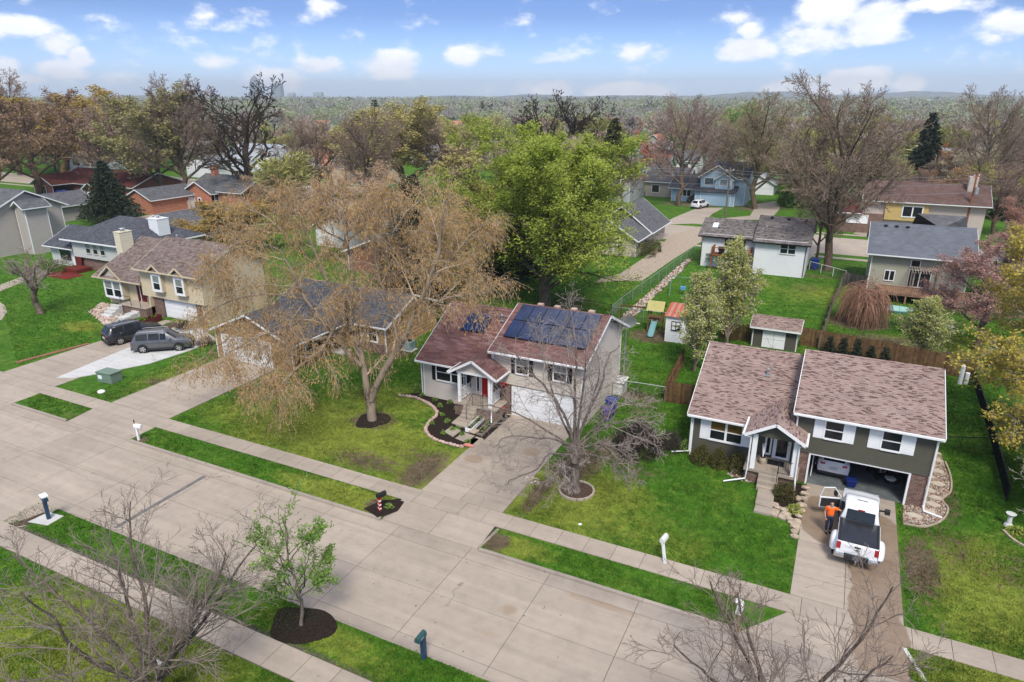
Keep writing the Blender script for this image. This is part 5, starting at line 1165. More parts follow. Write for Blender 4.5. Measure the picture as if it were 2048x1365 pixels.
L = [N0, lv(9, .30, 46, 5, .13, .01, .42, .16), lv(7, .5, 42, 4, .16, -.03, .5, .15, rmin=.012), lv(7, 1.3, 50, 4, .10, -.30, .5, .1, rel=False, rmin=.006)]
sg, tp = grow(11, L, LB)
rng = np.random.default_rng(5); pc = scatter_on(sg[3], 1.45, rng, .08); v, f = leaves(pc, .17, rng, .3, hang=True)
birch = tree_object('weeping_birch', sg, 1, BK['twigpale'], BK['birch'], [(v, f, LF['catkin'])], sides=(9, 5, 3, 3))
place(birch, (*B, 0), 0, 1, 'huge weeping birch with golden catkins and pale peeling limbs in the middle front lawn', 'tree')
for c in birch.children: c.color = (1.2, 1.06, .88, 1) if c.name.startswith('crown') else (.72, .68, .64, 1)

# --- the large leafy green tree
G0 = at(1090, 612)
L = [N0, lv(32, .74, 56, 7, .09, .05, .5, .14, tap=.5), lv(9, .5, 40, 5, .13, .03, .5, .15), lv(8, .5, 40, 4, .15, -.01, .5, .1, rmin=.02), lv(4, .6, 45, 2, .2, -.03, .5, .1, rmin=.012)]
sg, tp = grow(23, L, [(0, curve([(0, 0, 0), (.1, .1, 3), (-.2, 0, 7), (.1, .2, 11), (0, 0, 16)], 3), .55, .12)])
rng = np.random.default_rng(6); pc = scatter_on(sg[4], 5.6, rng, .2); v, f = leaves(pc, .225, rng, .55, flat=.55)
green = tree_object('leafing_shade_tree', sg, 2, BK['twigdark'], BK['brown'], [(v, f, LF['green'])], sides=(9, 6, 4, 3, 3)); fit(green, 18.4, 19.0)
put(green, xy=G0, label='large round-crowned shade tree in bright yellow-green spring leaf behind the solar-panel house', first=True, rz=3.6, sc=(1.06, 1.06, 1.0))

# --- spreading bare tree in the ring on the lawn right of the drive
Bs = at(1152, 983); Bv = Vector((*Bs, 0)); B = Bs
LB = [limb([(1152, 985), (1150, 950), (1150, 920), (1148, 885)], 0, 0.28, .2),
      limb([(1150, 900), (1140, 850), (1120, 800), (1085, 750), (1050, 710), (1030, 680)], 1, 0.095, .03), limb([(1150, 890), (1150, 820), (1150, 740), (1152, 660), (1130, 600)], 0, 0.102, .025), limb([(1150, 890), (1170, 830), (1200, 760), (1215, 700), (1240, 670)], -1.5, 0.088, .03),
      limb([(1148, 885), (1110, 870), (1075, 865), (1020, 860), (985, 885)], 2.5, 0.068, .02), limb([(1150, 905), (1100, 900), (1075, 930), (1030, 950), (1010, 965)], 3.2, 0.061, .02), limb([(1152, 890), (1200, 850), (1250, 830), (1290, 840), (1310, 880)], 1, 0.068, .02),
      limb([(1152, 895), (1190, 880), (1240, 890), (1270, 930)], 3, 0.061, .02), limb([(1150, 880), (1180, 800), (1200, 720), (1180, 660)], -2.5, 0.068, .02), limb([(1150, 885), (1110, 790), (1090, 700), (1070, 660)], -2, 0.068, .02), limb([(1152, 900), (1220, 910), (1260, 960)], 2, 0.048, .02), limb([(1150, 900), (1120, 930), (1110, 975)], 4, 0.048, .02), limb([(1155, 880), (1240, 800), (1280, 800)], -3, 0.061, .02), limb([(1152, 890), (1060, 830), (990, 800), (960, 800)], -1.5, 0.061, .02), limb([(1152, 880), (1165, 770), (1172, 700), (1165, 640)], 1.2, 0.075, .02)]
L = [N0, lv(9, .42, 42, 5, .12, .02, .5, .15), lv(7, .5, 44, 4, .16, .0, .55, .15, rmin=.011), lv(6, .55, 46, 3, .18, -.03, .6, .1, rmin=.008)]
sg, tp = grow(31, L, LB); orn = tree_object('bare_lawn_tree', sg, 1, BK['twigpale'], BK['grey'], sides=(9, 5, 3, 3))
place(orn, (*Bs, 0), 0, (1, 1, .93), 'bare spreading tree in a round edged ring between the two front drives', 'tree')
for c in orn.children: c.color = (.85, .8, .8, 1)

# --- bare trees nearest the camera
def fg_tree(name, uvc, zc, h, w, seed, label, tint, dense=1.0, stems=6, rm=.008):
    x, y = at(*uvc, zc); rnd = random.Random(seed); LBs = []
    for k in range(stems):
        a = 6.283 * k / stems + rnd.uniform(-.3, .3); s_ = rnd.uniform(.75, 1.1); q = [Vector((0, 0, .1)), Vector((math.cos(a) * .25, math.sin(a) * .25, 1.3))]
        d = Vector((math.cos(a) * .55, math.sin(a) * .55, 1)); p = q[-1]
        for i in range(4): d += Vector((rnd.gauss(0, .13), rnd.gauss(0, .13), .05)); p = p + d.normalized() * h * .17 * s_; q.append(p)
        LBs.append((0, curve(q, 3, .02, k), .085, .018))
    L = [N0, lv(int(9 * dense), .42, 36, 5, .12, .03, .5, .25), lv(7, .5, 36, 4, .15, .03, .55, .15, rmin=rm), lv(6, .55, 38, 3, .17, .02, .6, .12, rmin=rm * .7)]
    sg, tp = grow(seed, L, LBs); t = tree_object(name, sg, 1, BK['twigpale'], BK['grey'], sides=(8, 5, 4, 3)); fit(t, h, w)
    place(t, (x, y, 0), 0, 1, label, 'tree')
    for c in t.children: c.color = (*tint, 1)
    return t
fg_tree('bare_yard_tree', (265, 1205), 4.8, 8.2, 9.2, 41, 'large bare grey tree in the near lawn beside the dark blue mailbox pad', (.66, .61, .58), 1.25, 9)
fg_tree('bare_yard_tree', (1590, 1310), 4.9, 8.0, 7.6, 47, 'bare brown multi-stemmed tree over the near kerb opposite the open garage', (.62, .54, .52), 1.0, 7)

# --- small leafing street tree in the mulch ring
B = at(603, 1250); Bv = Vector((*B, 0))
LB = [limb([(603, 1252), (603, 1225), (598, 1190), (590, 1160), (578, 1120), (572, 1080), (565, 1035)], 0, .09, .015), limb([(598, 1190), (560, 1150), (530, 1130)], .6, .035, .01), limb([(596, 1180), (625, 1140), (650, 1110)], -.4, .035, .01), limb([(585, 1140), (545, 1090), (520, 1070)], -.5, .03, .01), limb([(580, 1120), (610, 1080), (630, 1065)], .5, .03, .01), limb([(600, 1200), (560, 1190), (545, 1170)], 1, .03, .01), limb([(598, 1195), (630, 1170), (650, 1160)], .6, .03, .01)]
L = [N0, lv(8, .5, 45, 4, .13, .02, .5, .25), lv(5, .5, 45, 3, .18, 0, .6, .15, rmin=.008)]
sg, tp = grow(52, L, LB); rng = np.random.default_rng(8); pc = scatter_on(np.concatenate([sg[2], sg[1]]), 4.2, rng, .07); v, f = leaves(pc, .13, rng, .5, flat=.5)
t = tree_object('young_street_tree', sg, 1, BK['twigdark'], BK['brown'], [(v, f, LF['fresh'])], sides=(7, 4, 3)); place(t, (*B, 0), 0, 1, 'small young tree in fresh green leaf in a mulch ring at the near kerb', 'tree')

# --- columnar pear trees in blossom
def pear(seed, h, r):
    L = [N0, lv(34, .60, 27, 5, .07, .10, .4, .03, tap=.80), lv(7, .4, 34, 4, .12, .06, .5, .15), lv(5, .5, 40, 2, .16, .02, .5, .1, rmin=.01)]
    sg, tp = grow(seed, L, [(0, [(0, 0, k * h / 6) for k in range(7)], .16, .03)]); rng = np.random.default_rng(seed)
    a = scatter_on(sg[3], 2.6, rng, .14); b = scatter_on(sg[3], 5.6, rng, .14); va, fa = leaves(a, .15, rng, .7, flat=.3); vb, fb = leaves(b, .165, rng, .6, flat=.4)
    t = tree_object('blossoming_pear_tree', sg, 1, BK['twig'], BK['brown'], [(va, fa, LF['blossom']), (vb, fb, LF['pear'])], sides=(8, 4, 3, 3)); fit(t, h, r * 2); return t
p = pear(61, 7.6, 2.1); put(p, uv=(1388, 742), sc=(.9, .9, 1.08), label='shorter white-blossomed pear tree beside the white playhouse', first=True); p2 = put(p, uv=(1452, 695), rz=2, sc=(1.0, 1.0, 1.27), label='taller creamy blossomed pear tree in front of the white rear house', tint=(1, .97, .97))
# white blossom shrub tree in the far yard
q = copy_tree(p); place(q, (*at(1838, 722), 0), 1, (.85, .85, .72), 'slender half-blossomed sapling behind the dark board fence', 'tree')

# --- yellow tree at the right edge
L = [N0, lv(22, .62, 62, 6, .10, .02, .5, .10, tap=.55), lv(9, .48, 42, 5, .14, 0, .5, .15), lv(7, .5, 44, 3, .16, -.03, .5, .1, rmin=.012), lv(4, .6, 45, 2, .2, -.04, .5, .1, rmin=.008)]
sg, tp = grow(71, L, [(0, curve([(0, 0, 0), (.1, 0, 4), (0, .1, 8), (0, 0, 13)], 3), .34, .06)]); rng = np.random.default_rng(9); pc = scatter_on(sg[4], 4.2, rng, .15); v, f = leaves(pc, .19, rng, .6, flat=.5)
yt = tree_object('yellow_leafing_tree', sg, 2, BK['twigpale'], BK['grey'], [(v, f, LF['yellow'])], sides=(9, 6, 4, 3, 3)); fit(yt, 13.8, 13.0)
_y = Vector((*at(2085, 1030), 0)); put(yt, xy=(13.0, 48.0), label='tall tree in golden yellow-green young leaf beyond the black chain-link fence at the right', first=True)

o = copy_tree(yt); place(o, (14.2, 40.5, 0), 2.2, (.62, .62, .66), 'smaller golden-leafed tree overhanging the bird bath at the right edge', 'tree')
# --- weeping cherry
L = [N0, lv(18, .8, 55, 5, .08, .02, .5, .75, tap=.1), lv(16, 2.9, 50, 6, .05, -.40, .5, .1, rel=False, rmin=.028), lv(8, 1.3, 25, 4, .05, -.45, .5, .1, rel=False, rmin=.018)]
sg, tp = grow(81, L, [(0, [(0, 0, k * .75) for k in range(5)], .16, .12)]); wc = tree_object('weeping_cherry', sg, 2, BK['twigpale'], BK['brown'], sides=(8, 5, 3, 3)); fit(wc, 4.6, 4.6)
put(wc, uv=(1722, 648), label='mop-headed bare weeping cherry on bare soil in front of the sage house', first=True, tint=(.95, .62, .48))

# --- conifers
sp = conifer('blue_spruce', 91, 10.8, 5.2, 34, 13); put(sp, uv=(226, 446), label='dense dark spruce standing beside the orange brick garage', first=True)
sp2 = conifer('tall_conifer', 92, 16, 4.2, 34, 9, droop=-.16); put(sp2, xy=at(1835, 395), sc=(1.15, 1.15, 1.12), label='tall dark spruce behind the big bare tree at the right', first=True)
sp3 = copy_tree(sp2); place(sp3, (*at(1222, 398), 0), 1, (1.25, 1.25, 1.05), 'broad olive-brown evergreen behind the leafing shade tree', 'tree')
for c in sp3.children: c.color = (3.2, 2.2, 1.1, 1)
sp4 = copy_tree(sp2); place(sp4, (*at(830, 600), 0), 2, (1.15, 1.15, .84), 'dark evergreen wrapped by bare twigs behind the weeping birch', 'tree')
sp5 = copy_tree(sp2); place(sp5, (*at(1015, 560), 0), 2.5, (.9, .9, .60), 'dark evergreen in the gap between the weeping birch and the leafing shade tree', 'tree')
sp6 = copy_tree(sp2); place(sp6, (*at(2010, 440), 0), 2.5, (.8, .8, .42), 'drooping dark evergreen below the wires at the right', 'tree')
# dark pine pair on the horizon and others
pine = conifer('distant_pine', 95, 20, 6.5, 16, 7, droop=-.02); put(pine, xy=tuple(atd(755, 300, 330))[:2], sc=1.0, label='dark pine with layered boughs against the horizon above the white-roofed street', first=True)
for k, (u, dd, s_, lab) in enumerate(((965, 520, .9, 'small dark pine on the skyline left of the leafing shade tree'), (1222, 420, .75, 'dark narrow conifer among pale green trees on the horizon'), (150, 470, .9, 'dark conifer tip on the skyline above the golden trees'))):
    o = copy_tree(pine); place(o, (*tuple(atd(u, 300, dd))[:2], 0), k, s_, lab, 'tree'); 
# thin upright evergreens beside the grey garage
th = conifer('narrow_arborvitae', 97, 3.2, .55, 16, 7); put(th, xy=at(378, 478), label='pair of narrow dark arborvitae beside the white chimney, nearer one', first=True); o = copy_tree(th); place(o, (*at(392, 474), 0), 1, 1.1, 'taller arborvitae of the pair beside the white garage wall', 'tree')

# --- large bare trees (prototypes then copies)
bA = bare_tree('bare_shade_tree', 101, 20, 15, 1.2, trunk_r=.20, nl=16, wob=.085); bB = bare_tree('bare_shade_tree', 102, 18, 15, 1.2, trunk_r=.19, ang=46, nl=19, wob=.075, t0=.2); bC = bare_tree('olive_budding_tree', 103, 18, 14, 1.0, trunk_r=.18, leaf='olive', leafn=1.0, leafs=.17); bD = bare_tree('brown_budding_tree', 104, 16, 15, 1.1, trunk_r=.18, leaf='bud', leafn=.8, leafs=.14, ang=52)
bE = bare_tree('sparse_bare_tree', 105, 20, 16, .6, trunk_r=.26, bark='dark', twig='twigdark', rmin=.03, wob=.17, ang=48)
used = set()
def bt(proto, base, top, width_px, label, rz=0, tint=None, cat='tree', hp=None, group=None):
    """a copy of proto: foot at pixel base, top at pixel row, crown width in pixels"""
    x, y = at(*base); dep = -x * _sy * -1 * -1 if False else (-_sy * x + _cy * y)
    r = Vector(ray(base[0], top)); t = dep / Vector((r.x, r.y, 0)).dot(Vector((-_sy, _cy, 0))); h_ = CAMH + r.z * t
    w_ = width_px * dep / F * 1.0
    nat = {bA: (20, 15), bB: (18, 15), bC: (18, 14), bD: (16, 15), bE: (20, 16)}[proto]
    s_ = (w_ / nat[1], w_ / nat[1], h_ / nat[0])
    first = proto not in used; used.add(proto)
    return put(proto, xy=(x, y), rz=rz, sc=s_, label=label, tint=tint, first=first, cat=cat, group=group)
bt(bB, (1655, 542), 150, 285, 'massive bare brown tree in front of the second street between the white and sage houses', 1.0, (.74, .66, .58))
bt(bA, (1632, 522), 330, 90, 'slimmer bare tree hard by the massive bare brown tree', 2.0, (.8, .7, .6))
bt(bA, (1357, 412), 190, 150, 'tall bare grey-brown tree on the lawn of the blue house', .3, (.85, .74, .68))
bt(bB, (1510, 418), 186, 190, 'bare olive-brown tree right of the blue house and beside its curving drive', 2.6, (.85, .80, .6))
bt(bA, (372, 400), 148, 170, 'tall many-limbed vase-shaped tree beside the silver pickup', .7, (.7, .62, .55))
bt(bC, (318, 398), 172, 175, 'olive-green budding tree in front of the vase-shaped tree', 1.7)
bt(bE, (505, 412), 150, 190, 'dark gnarled bare tree leaning over the orange brick house', .2, (.8, .75, .7))
bt(bD, (265, 372), 195, 210, 'leaning brown budding tree behind the dark spruce', 3, (.9, .8, .75))
bt(bD, (75, 400), 150, 240, 'broad rust-brown budding tree at the left edge above the taupe house', 1.1, (.75, .62, .52))
bt(bD, (-20, 430), 170, 260, 'rust-brown tree cut by the left edge of the view', 2.1, (.8, .66, .5))
bt(bC, (130, 352), 175, 200, 'golden-olive tree on the skyline behind the maroon brick house', 2.7, (1.2, .95, .6))
bt(bA, (40, 350), 142, 150, 'bare dark-twigged tree rising above the golden trees at the left skyline', 4.1, (.8, .7, .6))
bt(bB, (640, 400), 225, 170, 'bare tree right of the black mailbox on the left rear street', 1.4, (.9, .8, .7))
bt(bC, (800, 400), 200, 230, 'wide olive-twigged tree behind the weeping birch top', .9, (1.3, 1.25, 1.1))
bt(bA, (735, 430), 215, 130, 'narrow bare tree behind the weeping birch crown', 5, (.7, .6, .55))
bt(bD, (900, 400), 235, 170, 'pale brown tree left of the leafing shade tree', 2.2, (1.1, 1, .9))
bt(bE, (1085, 360), 190, 110, 'left one of two dark skeletal trees above the leafing shade tree', 1.2, (.7, .6, .55)); bt(bE, (1145, 362), 182, 120, 'right one of two dark skeletal trees above the leafing shade tree', 3.3, (.7, .6, .55))
bt(bA, (1955, 420), 172, 150, 'tall bare tree above the wires at the right', .5, (.8, .72, .64)); bt(bD, (2040, 400), 240, 140, 'bare brown tree at the right edge above the wires', 1.5, (.8, .7, .7))
bt(bD, (1890, 395), 280, 110, 'rusty red-brown tree beyond the tall spruce', .5, (1.3, .6, .45)); bt(bC, (1925, 405), 290, 95, 'cream-flowered tree behind the utility pole at the right', .5, (2.4, 2.3, 3.5)); bt(bC, (1470, 330), 205, 90, 'pale green tree beyond the blue house', .5, (.9, 1.3, .9))
bt(bD, (1295, 370), 262, 75, 'coral-pink budding tree behind the blue-grey house', .5, (1.5, .78, .7)); bt(bD, (1240, 420), 300, 90, 'grey-brown tree tangled with the blue-grey house', .8, (.8, .7, .7))
bt(bD, (560, 460), 355, 170, 'brown twiggy tree between the orange brick house and the weeping birch', .8, (1, .9, .7)); bt(bC, (470, 500), 400, 190, 'golden-green weeping thicket behind the tan house', 1.4, (1.1, .85, .6)); bt(bC, (900, 640), 395, 150, 'twiggy tan tree right of the evergreen behind the weeping birch', 3.4, (1.25, 1.0, .9))
bt(bD, (700, 520), 330, 200, 'tawny bare tree at the back of the weeping birch', 4.4, (1.2, 1.0, .8)); bt(bC, (960, 560), 350, 130, 'olive-tan slim tree beside the leafing shade tree', .2, (1.1, 1, .8))
bt(bA, (1805, 452), 330, 110, 'bare tree masking the brick end of the mustard house', 1.1, (.7, .6, .55)); bt(bD, (1885, 455), 330, 130, 'tawny budding tree in front of the mustard house', 2.3, (1.1, .85, .6)); bt(bB, (1985, 470), 315, 140, 'dense bare tree masking the right end of the mustard house', 3.1, (.85, .7, .65)); bt(bD, (2050, 520), 400, 130, 'pinkish twiggy tree behind the golden tree top', .4, (1.1, .75, .7))
# pinkish budding tree over the far yard, pruned yard tree at the left
pk = bare_tree('pink_budding_tree', 111, 9, 9, 1.0, trunk_r=.22, leaf='pink', leafn=1.6, leafs=.12, t0=.35, ang=50); _ = put(pk, uv=(1950, 700), label='rose-budded bare tree leaning over the far yard deck', sc=(1, 1, .95), first=True, tint=(.85, .75, .75)); 
o = copy_tree(pk); place(o, (*at(1990, 620), 0), 2, 1.0, 'second rose-budded tree behind the golden tree at the right', 'tree')
pr = bare_tree('pollarded_tree', 112, 6.8, 6.2, .7, trunk_r=.36, t0=.42, ang=38, twig='twigpale'); put(pr, uv=(82, 628), label='short stout pruned bare tree in the left front lawn', first=True, tint=(.85, .8, .78))
sm = bare_tree('bare_corner_tree', 113, 6.5, 6.5, .8, trunk_r=.16, t0=.15, ang=58, twig='twigpale', bark='grey'); put(sm, xy=(12.6, 38.2), label='pale-twigged bare small tree by the stone bird bath at the right', first=True, tint=(1.2, 1.2, 1.2))

# --- shrubs
def shrub(name, seed, r, h_, leaf='shrub', twig='twigdark', n=1500, size=.07, label=None, xy=None, bare=False, shell=.75):
    rng = np.random.default_rng(seed); d = rng.normal(size=(n, 3)); d[:, 2] = np.abs(d[:, 2]); d /= np.linalg.norm(d, axis=1, keepdims=True)
    rad = shell + (1 - shell) * rng.random((n, 1)) ** .5; rad *= 1 + .10 * np.sin(d[:, :1] * 5 + seed) + .08 * np.cos(d[:, 1:2] * 7)
    P = d * rad * np.array([r, r, h_]); st = []; rnd = random.Random(seed)
    for k in range(26 if not bare else 90):
        a = rnd.random() * 6.28; e = rnd.uniform(.2, 1); q = Vector((math.cos(a) * r * (1 - e * .6), math.sin(a) * r * (1 - e * .6), h_ * e)); st.append((math.cos(a) * .08, math.sin(a) * .08, 0, *q, .016, .006))
    segs = [np.array(st[:6]), np.array(st[6:])]
    if not bare: v, f = leaves(P, size, rng, .6); lf = [(v, f, LF[leaf])]
    else: v, f = leaves(P * .7, r * .5, rng, .05, up=d * 2); lf = [(v, f, BK['twigdark'])]
    t = tree_object(name, segs, 1, BK[twig], BK['dark'], lf, crown_name='foliage', sides=(5, 3)); t.children[0].name = 'stem'
    if xy: place(t, (*xy, 0), 0, 1, label, 'shrub')
    return t
shr = []
for k, (x, lab) in enumerate(((-5.75, 'clipped brown-green shrub nearest the corner under the olive house window'), (-4.7, 'middle clipped shrub under the olive house window'), (-3.6, 'clipped shrub nearest the porch under the olive house window'))): shrub('clipped_shrub', 120 + k, .62, 1.05, xy=(x, 38.0), label=lab, n=2600, size=.085)
rd = shrub('red_barberry_shrub', 125, .62, 1.0, n=2400, size=.07, xy=(-.75, 36.0), label='dark reddish barberry mound beside the front steps'); rd.children[1].color = (1.1, .35, .4, 1)
tw = shrub('twiggy_shrub', 126, .85, 1.5, bare=True, n=900, xy=at(1338, 900), label='tan twiggy dormant shrub left of the olive house'); tw.children[1].color = (4.2, 3.0, 2.0, 1)
shrub('lilac_shrub', 127, .35, .9, 'fresh', n=260, size=.12, xy=at(1368, 905), label='little fresh green shrub at the olive house corner', shell=.3)
fs = shrub('forsythia_bush', 128, 4.5, 4.6, 'fresh', n=5200, size=.5, xy=at(1600, 412), label='large yellow-green bush beside the rear street drive', shell=.5); fs.children[1].color = (1.2, 1.0, .35, 1)
for k, (u, v, r, h_, lab) in enumerate(((1286, 512, 1.7, 2.0, 'dark green shrub nearest the gravel track by the beige house'), (1303, 503, 1.5, 1.7, 'second dark shrub along the beige house wall'), (1385, 405, 1.1, 1.5, 'round dark shrub in front of the blue house window'), (100, 545, 2.6, 1.5, 'sprawling grey-brown shrub in front of the grey split-level house'), (420, 416, 3, 1.6, 'brown shrubs along the orange brick house wall'))):
    s_ = shrub('foundation_shrub', 130 + k, r, h_, n=1500, size=.16, xy=at(u, v), label=lab)
    if k > 2:
        s_.children[1].color = (2.4, 1.4, 1.3, 1)
for k in range(5):
    x = .4 + k * 1.05; y = 61.7 - k * .35; o = th if False else copy_tree(th); place(o, (x, y, 0), k, (.9, .9, .52 + .05 * (k % 3)), ('first', 'second', 'third', 'fourth', 'fifth')[k] + ' small dark arborvitae from the garden shed along the board fence', 'shrub', 'arborvitae row along the dark board fence')
o = shrub('juniper_thicket', 140, 3.2, 2.4, bare=True, n=1400, xy=(-9.6, 37.6), label='tangled grey-brown brush beside the blue bins')
o.scale = (.5, .5, .7); o.children[1].color = (2.6, 1.9, 1.7, 1)

# --- background: individual trees thinning into the wood
FARM = []
def far_proto(name, seed, h, w, leaf, nseg, nleaf, size, color_twig='twig'):
    L = [N0, lv(9, .7, 45, 3, .12, .06, .5, .25, tap=.4), lv(nseg, .5, 40, 2, .15, .03, .5, .2, rmin=.03)]
    sg, _ = grow(seed, L, [(0, [(0, 0, k * 1.6) for k in range(5)], .3, .15)]); rng = np.random.default_rng(seed)
    n = len(sg[2]); idx = rng.integers(0, n, nleaf); P = sg[2][idx, 3:6] + rng.normal(size=(nleaf, 3)) * .35; out = P - np.array([0, 0, 4.]); out /= np.linalg.norm(out, axis=1, keepdims=True)
    v, f = leaves(P, size, rng, .16 if leaf != 'green' else .45, up=out * 1.1 + np.array([0, 0, .5])); t = tree_object(name, sg, 2, BK[color_twig], BK['brown'], [(v, f, LF[leaf])], sides=(5, 4, 3)); fit(t, h, w); return t
fp = [far_proto('woodland_tree', 201, 15, 13, 'bud', 9, 2200, 1.15), far_proto('woodland_tree', 202, 14, 13, 'olive', 9, 2200, 1.1), far_proto('woodland_tree', 203, 16, 12, 'bud', 9, 2400, 1.1), far_proto('woodland_tree', 204, 12, 12, 'green', 8, 2000, .75)]
GREY = [(.85, .9, 1.05), (1.05, 1.1, 1.15), (.72, .74, .8), (1.2, 1.2, 1.2), (.95, .9, .85)]
OL = [(1, 1.05, .9), (1.2, 1.2, 1), (.85, .9, .7), (1.3, 1.3, 1.4)]
GN = [(1.0, .9, .9), (.8, .8, 1.0), (1.1, .95, 1.6), (.7, .75, 1.0)]
rnd = random.Random(77)
FW = Vector((-_sy, _cy, 0)); RT = Vector((_cy, _sy, 0))
FH = [at(u, v) for (u, v) in ((1300, 320), (1345, 345), (1330, 300), (1420, 300), (1465, 322), (1540, 330), (1600, 300), (1700, 300), (860, 330), (960, 320), (690, 300), (560, 290), (430, 320), (350, 300), (1880, 340), (1990, 330), (1140, 300), (640, 262), (1290, 262), (1500, 262), (780, 300), (885, 262), (1445, 258), (1280, 360))]
def free(x, y):
    for hx, hy in FH:
        hd = math.hypot(hx, hy); t_ = (x * hx + y * hy) / hd; l_ = abs(x * hy - y * hx) / hd
        if -8 < hd - t_ < 48 and l_ < 10: return False
    if 102 < y < 120: return False
    for (x0, x1, y0, y1) in ((-60, 25, 88, 140), (-175, -100, 88, 133), (-150, -62, 100, 136), (-42, -12, 120, 175), (-58, -38, 120, 165), (-62, 40, 112, 132), (-170, -100, 130, 162), (0, 22, 120, 136), (-166, -150, 185, 202), (-200, -100, 30, 112), (-35, -8, 130, 148)):
        if x0 < x < x1 and y0 < y < y1: return False
    return True
pts = []
tries = 0
while len(pts) < 268 and tries < 60000:
    tries += 1
    dep = rnd.uniform(128, 345); lat = rnd.uniform(-.80, .80) * dep; p = FW * dep + RT * lat
    if not free(p.x, p.y): continue
    md = 8.5
    if any((p.x - q[0]) ** 2 + (p.y - q[1]) ** 2 < md * md for q in pts[-400:]): continue
    pts.append((p.x, p.y, dep))
KL = {0: 'bare grey-brown tree in the hazy wood beyond the rear houses', 1: 'olive-tinged budding tree in the wood beyond the rear houses', 2: 'bare mauve-grey tree in the wood beyond the rear houses', 3: 'pale green leafing tree in the wood beyond the rear houses'}
first = {0: True, 1: True, 2: True, 3: True}
for (x, y, dep) in pts:
    k = rnd.choices((0, 1, 2, 3), (.38, .27, .22, .13))[0]; tint = rnd.choice((GREY, OL, GREY, GN)[k]); s_ = rnd.uniform(.6, .95) * (1.0 if k != 3 else .95)
    o = fp[k] if first[k] else copy_tree(fp[k]); first[k] = False
    place(o, (x, y, 0), rnd.random() * 6.28, (s_ * rnd.uniform(.9, 1.15), s_, s_ * rnd.uniform(.9, 1.1)), KL[k], 'tree', ('bare trees of the wood', 'olive trees of the wood', 'mauve-grey trees of the wood', 'green trees of the wood')[k])
    for c in o.children: c.color = (*tint, 1)
# the wood beyond reads as one mass: joined crowns, simpler with distance
def mass(name, dlo, dhi, n, nleaf, size, mats, seed, h=(10, 16), lat=.85, label=None, ridge=0):
    rng = np.random.default_rng(seed); dep = np.sqrt(rng.uniform(dlo ** 2, dhi ** 2, n)); la = rng.uniform(-lat, lat, n) * dep
    X = -_sy * dep + _cy * la; Y = _cy * dep + _sy * la; ok_ = np.ones(n, bool)
    for hx, hy in FH:
        hd = math.hypot(hx, hy); t_ = (X * hx + Y * hy) / hd; l_ = np.abs(X * hy - Y * hx) / hd; ok_ &= ~((hd - t_ > -12) & (hd - t_ < 110) & (l_ < 14))
    X, Y = X[ok_], Y[ok_]; n = len(X); H_ = rng.uniform(*h, n); W_ = H_ * rng.uniform(.48, .75, n)
    kind = rng.choice(len(mats), n, p=[m_[1] for m_ in mats]); V, Fs, mi, off = [], [], [], 0
    for k in range(len(mats)):
        s_ = np.where(kind == k)[0]; m_ = len(s_)
        if not m_: continue
        idx = np.repeat(s_, nleaf); N_ = len(idx); d = rng.normal(size=(N_, 3)); d /= np.linalg.norm(d, axis=1, keepdims=True); rad = rng.random((N_, 1)) ** .4
        P = np.stack([X[idx], Y[idx], ridge * 0 + H_[idx] * .58], 1) + d * rad * np.stack([W_[idx], W_[idx], H_[idx] * .42], 1); P[:, 2] = np.maximum(P[:, 2], .5)
        v, f = leaves(P, size * (.8 if k in (0, 3) else 1), rng, .42 if k != 0 else .3, up=d * .8, flat=.4); V.append(v); Fs.append(f + off); mi.append(k); off += len(v)
    return np_object(name, np.concatenate(V), Fs, [m_[0] for m_ in mats], mi, kind='stuff', label=label)
def fm(name, lo, hi): return leaf_material(name, lo, hi, None, .03, .15)
WM = [(fm('far_twig_grey', (.25, .23, .205), (.38, .35, .31)), .40), (fm('far_twig_olive', (.26, .25, .15), (.38, .37, .23)), .24), (fm('far_green', (.22, .27, .12), (.36, .41, .20)), .16), (fm('far_mauve', (.25, .21, .195), (.36, .31, .29)), .15), (fm('far_dark', (.02, .03, .02), (.05, .07, .045)), .05)]
mass('distant_wood', 345, 620, 900, 330, 1.5, WM, 301, (7, 14), label='hazy wood of budding trees beyond the rear streets')
mass('distant_wood', 620, 1500, 2200, 80, 3.2, WM, 302, (9, 16), label='far wood of trees paling towards the horizon')
mass('distant_wood', 1500, 4200, 3000, 24, 8, WM, 303, (10, 18), label='faint band of woodland under the horizon')
# low far ridge
def ridge(name, dep, lat0, lat1, h_, seed, mat, label):
    rnd = random.Random(seed); n = 60; m = MB(); P = []
    for k in range(n + 1):
        t = lat0 + (lat1 - lat0) * k / n; e = math.sin(math.pi * k / n) ** .5; hh = h_ * e * (.75 + .25 * math.sin(k * .35 + seed) + rnd.uniform(-.06, .06)); b = FW * dep + RT * t
        P.append((b, max(hh, 0)))
    for (a, ha), (b, hb) in zip(P, P[1:]):
        m.poly([(*a[:2], ha), (*b[:2], hb), (*(b - FW * 900)[:2], -1), (*(a - FW * 900)[:2], -1)]); m.poly([(*a[:2], ha), (*b[:2], hb), (*(b + FW * 900)[:2], -1), (*(a + FW * 900)[:2], -1)])
    return m.build(name, mat, kind='structure', smooth_=True, label=label)
RM = plain('far_hill', (.07, .09, .06), 1, .5, .004)
ridge('hill', 6200, 700, 5200, 62, 1, RM, 'low wooded hills on the right horizon'); ridge('hill', 5200, -5200, -900, 26, 2, RM, 'faint low hill on the left horizon'); ridge('hill', 5600, -900, 1300, 34, 4, RM, 'faint low hill in the middle of the horizon')
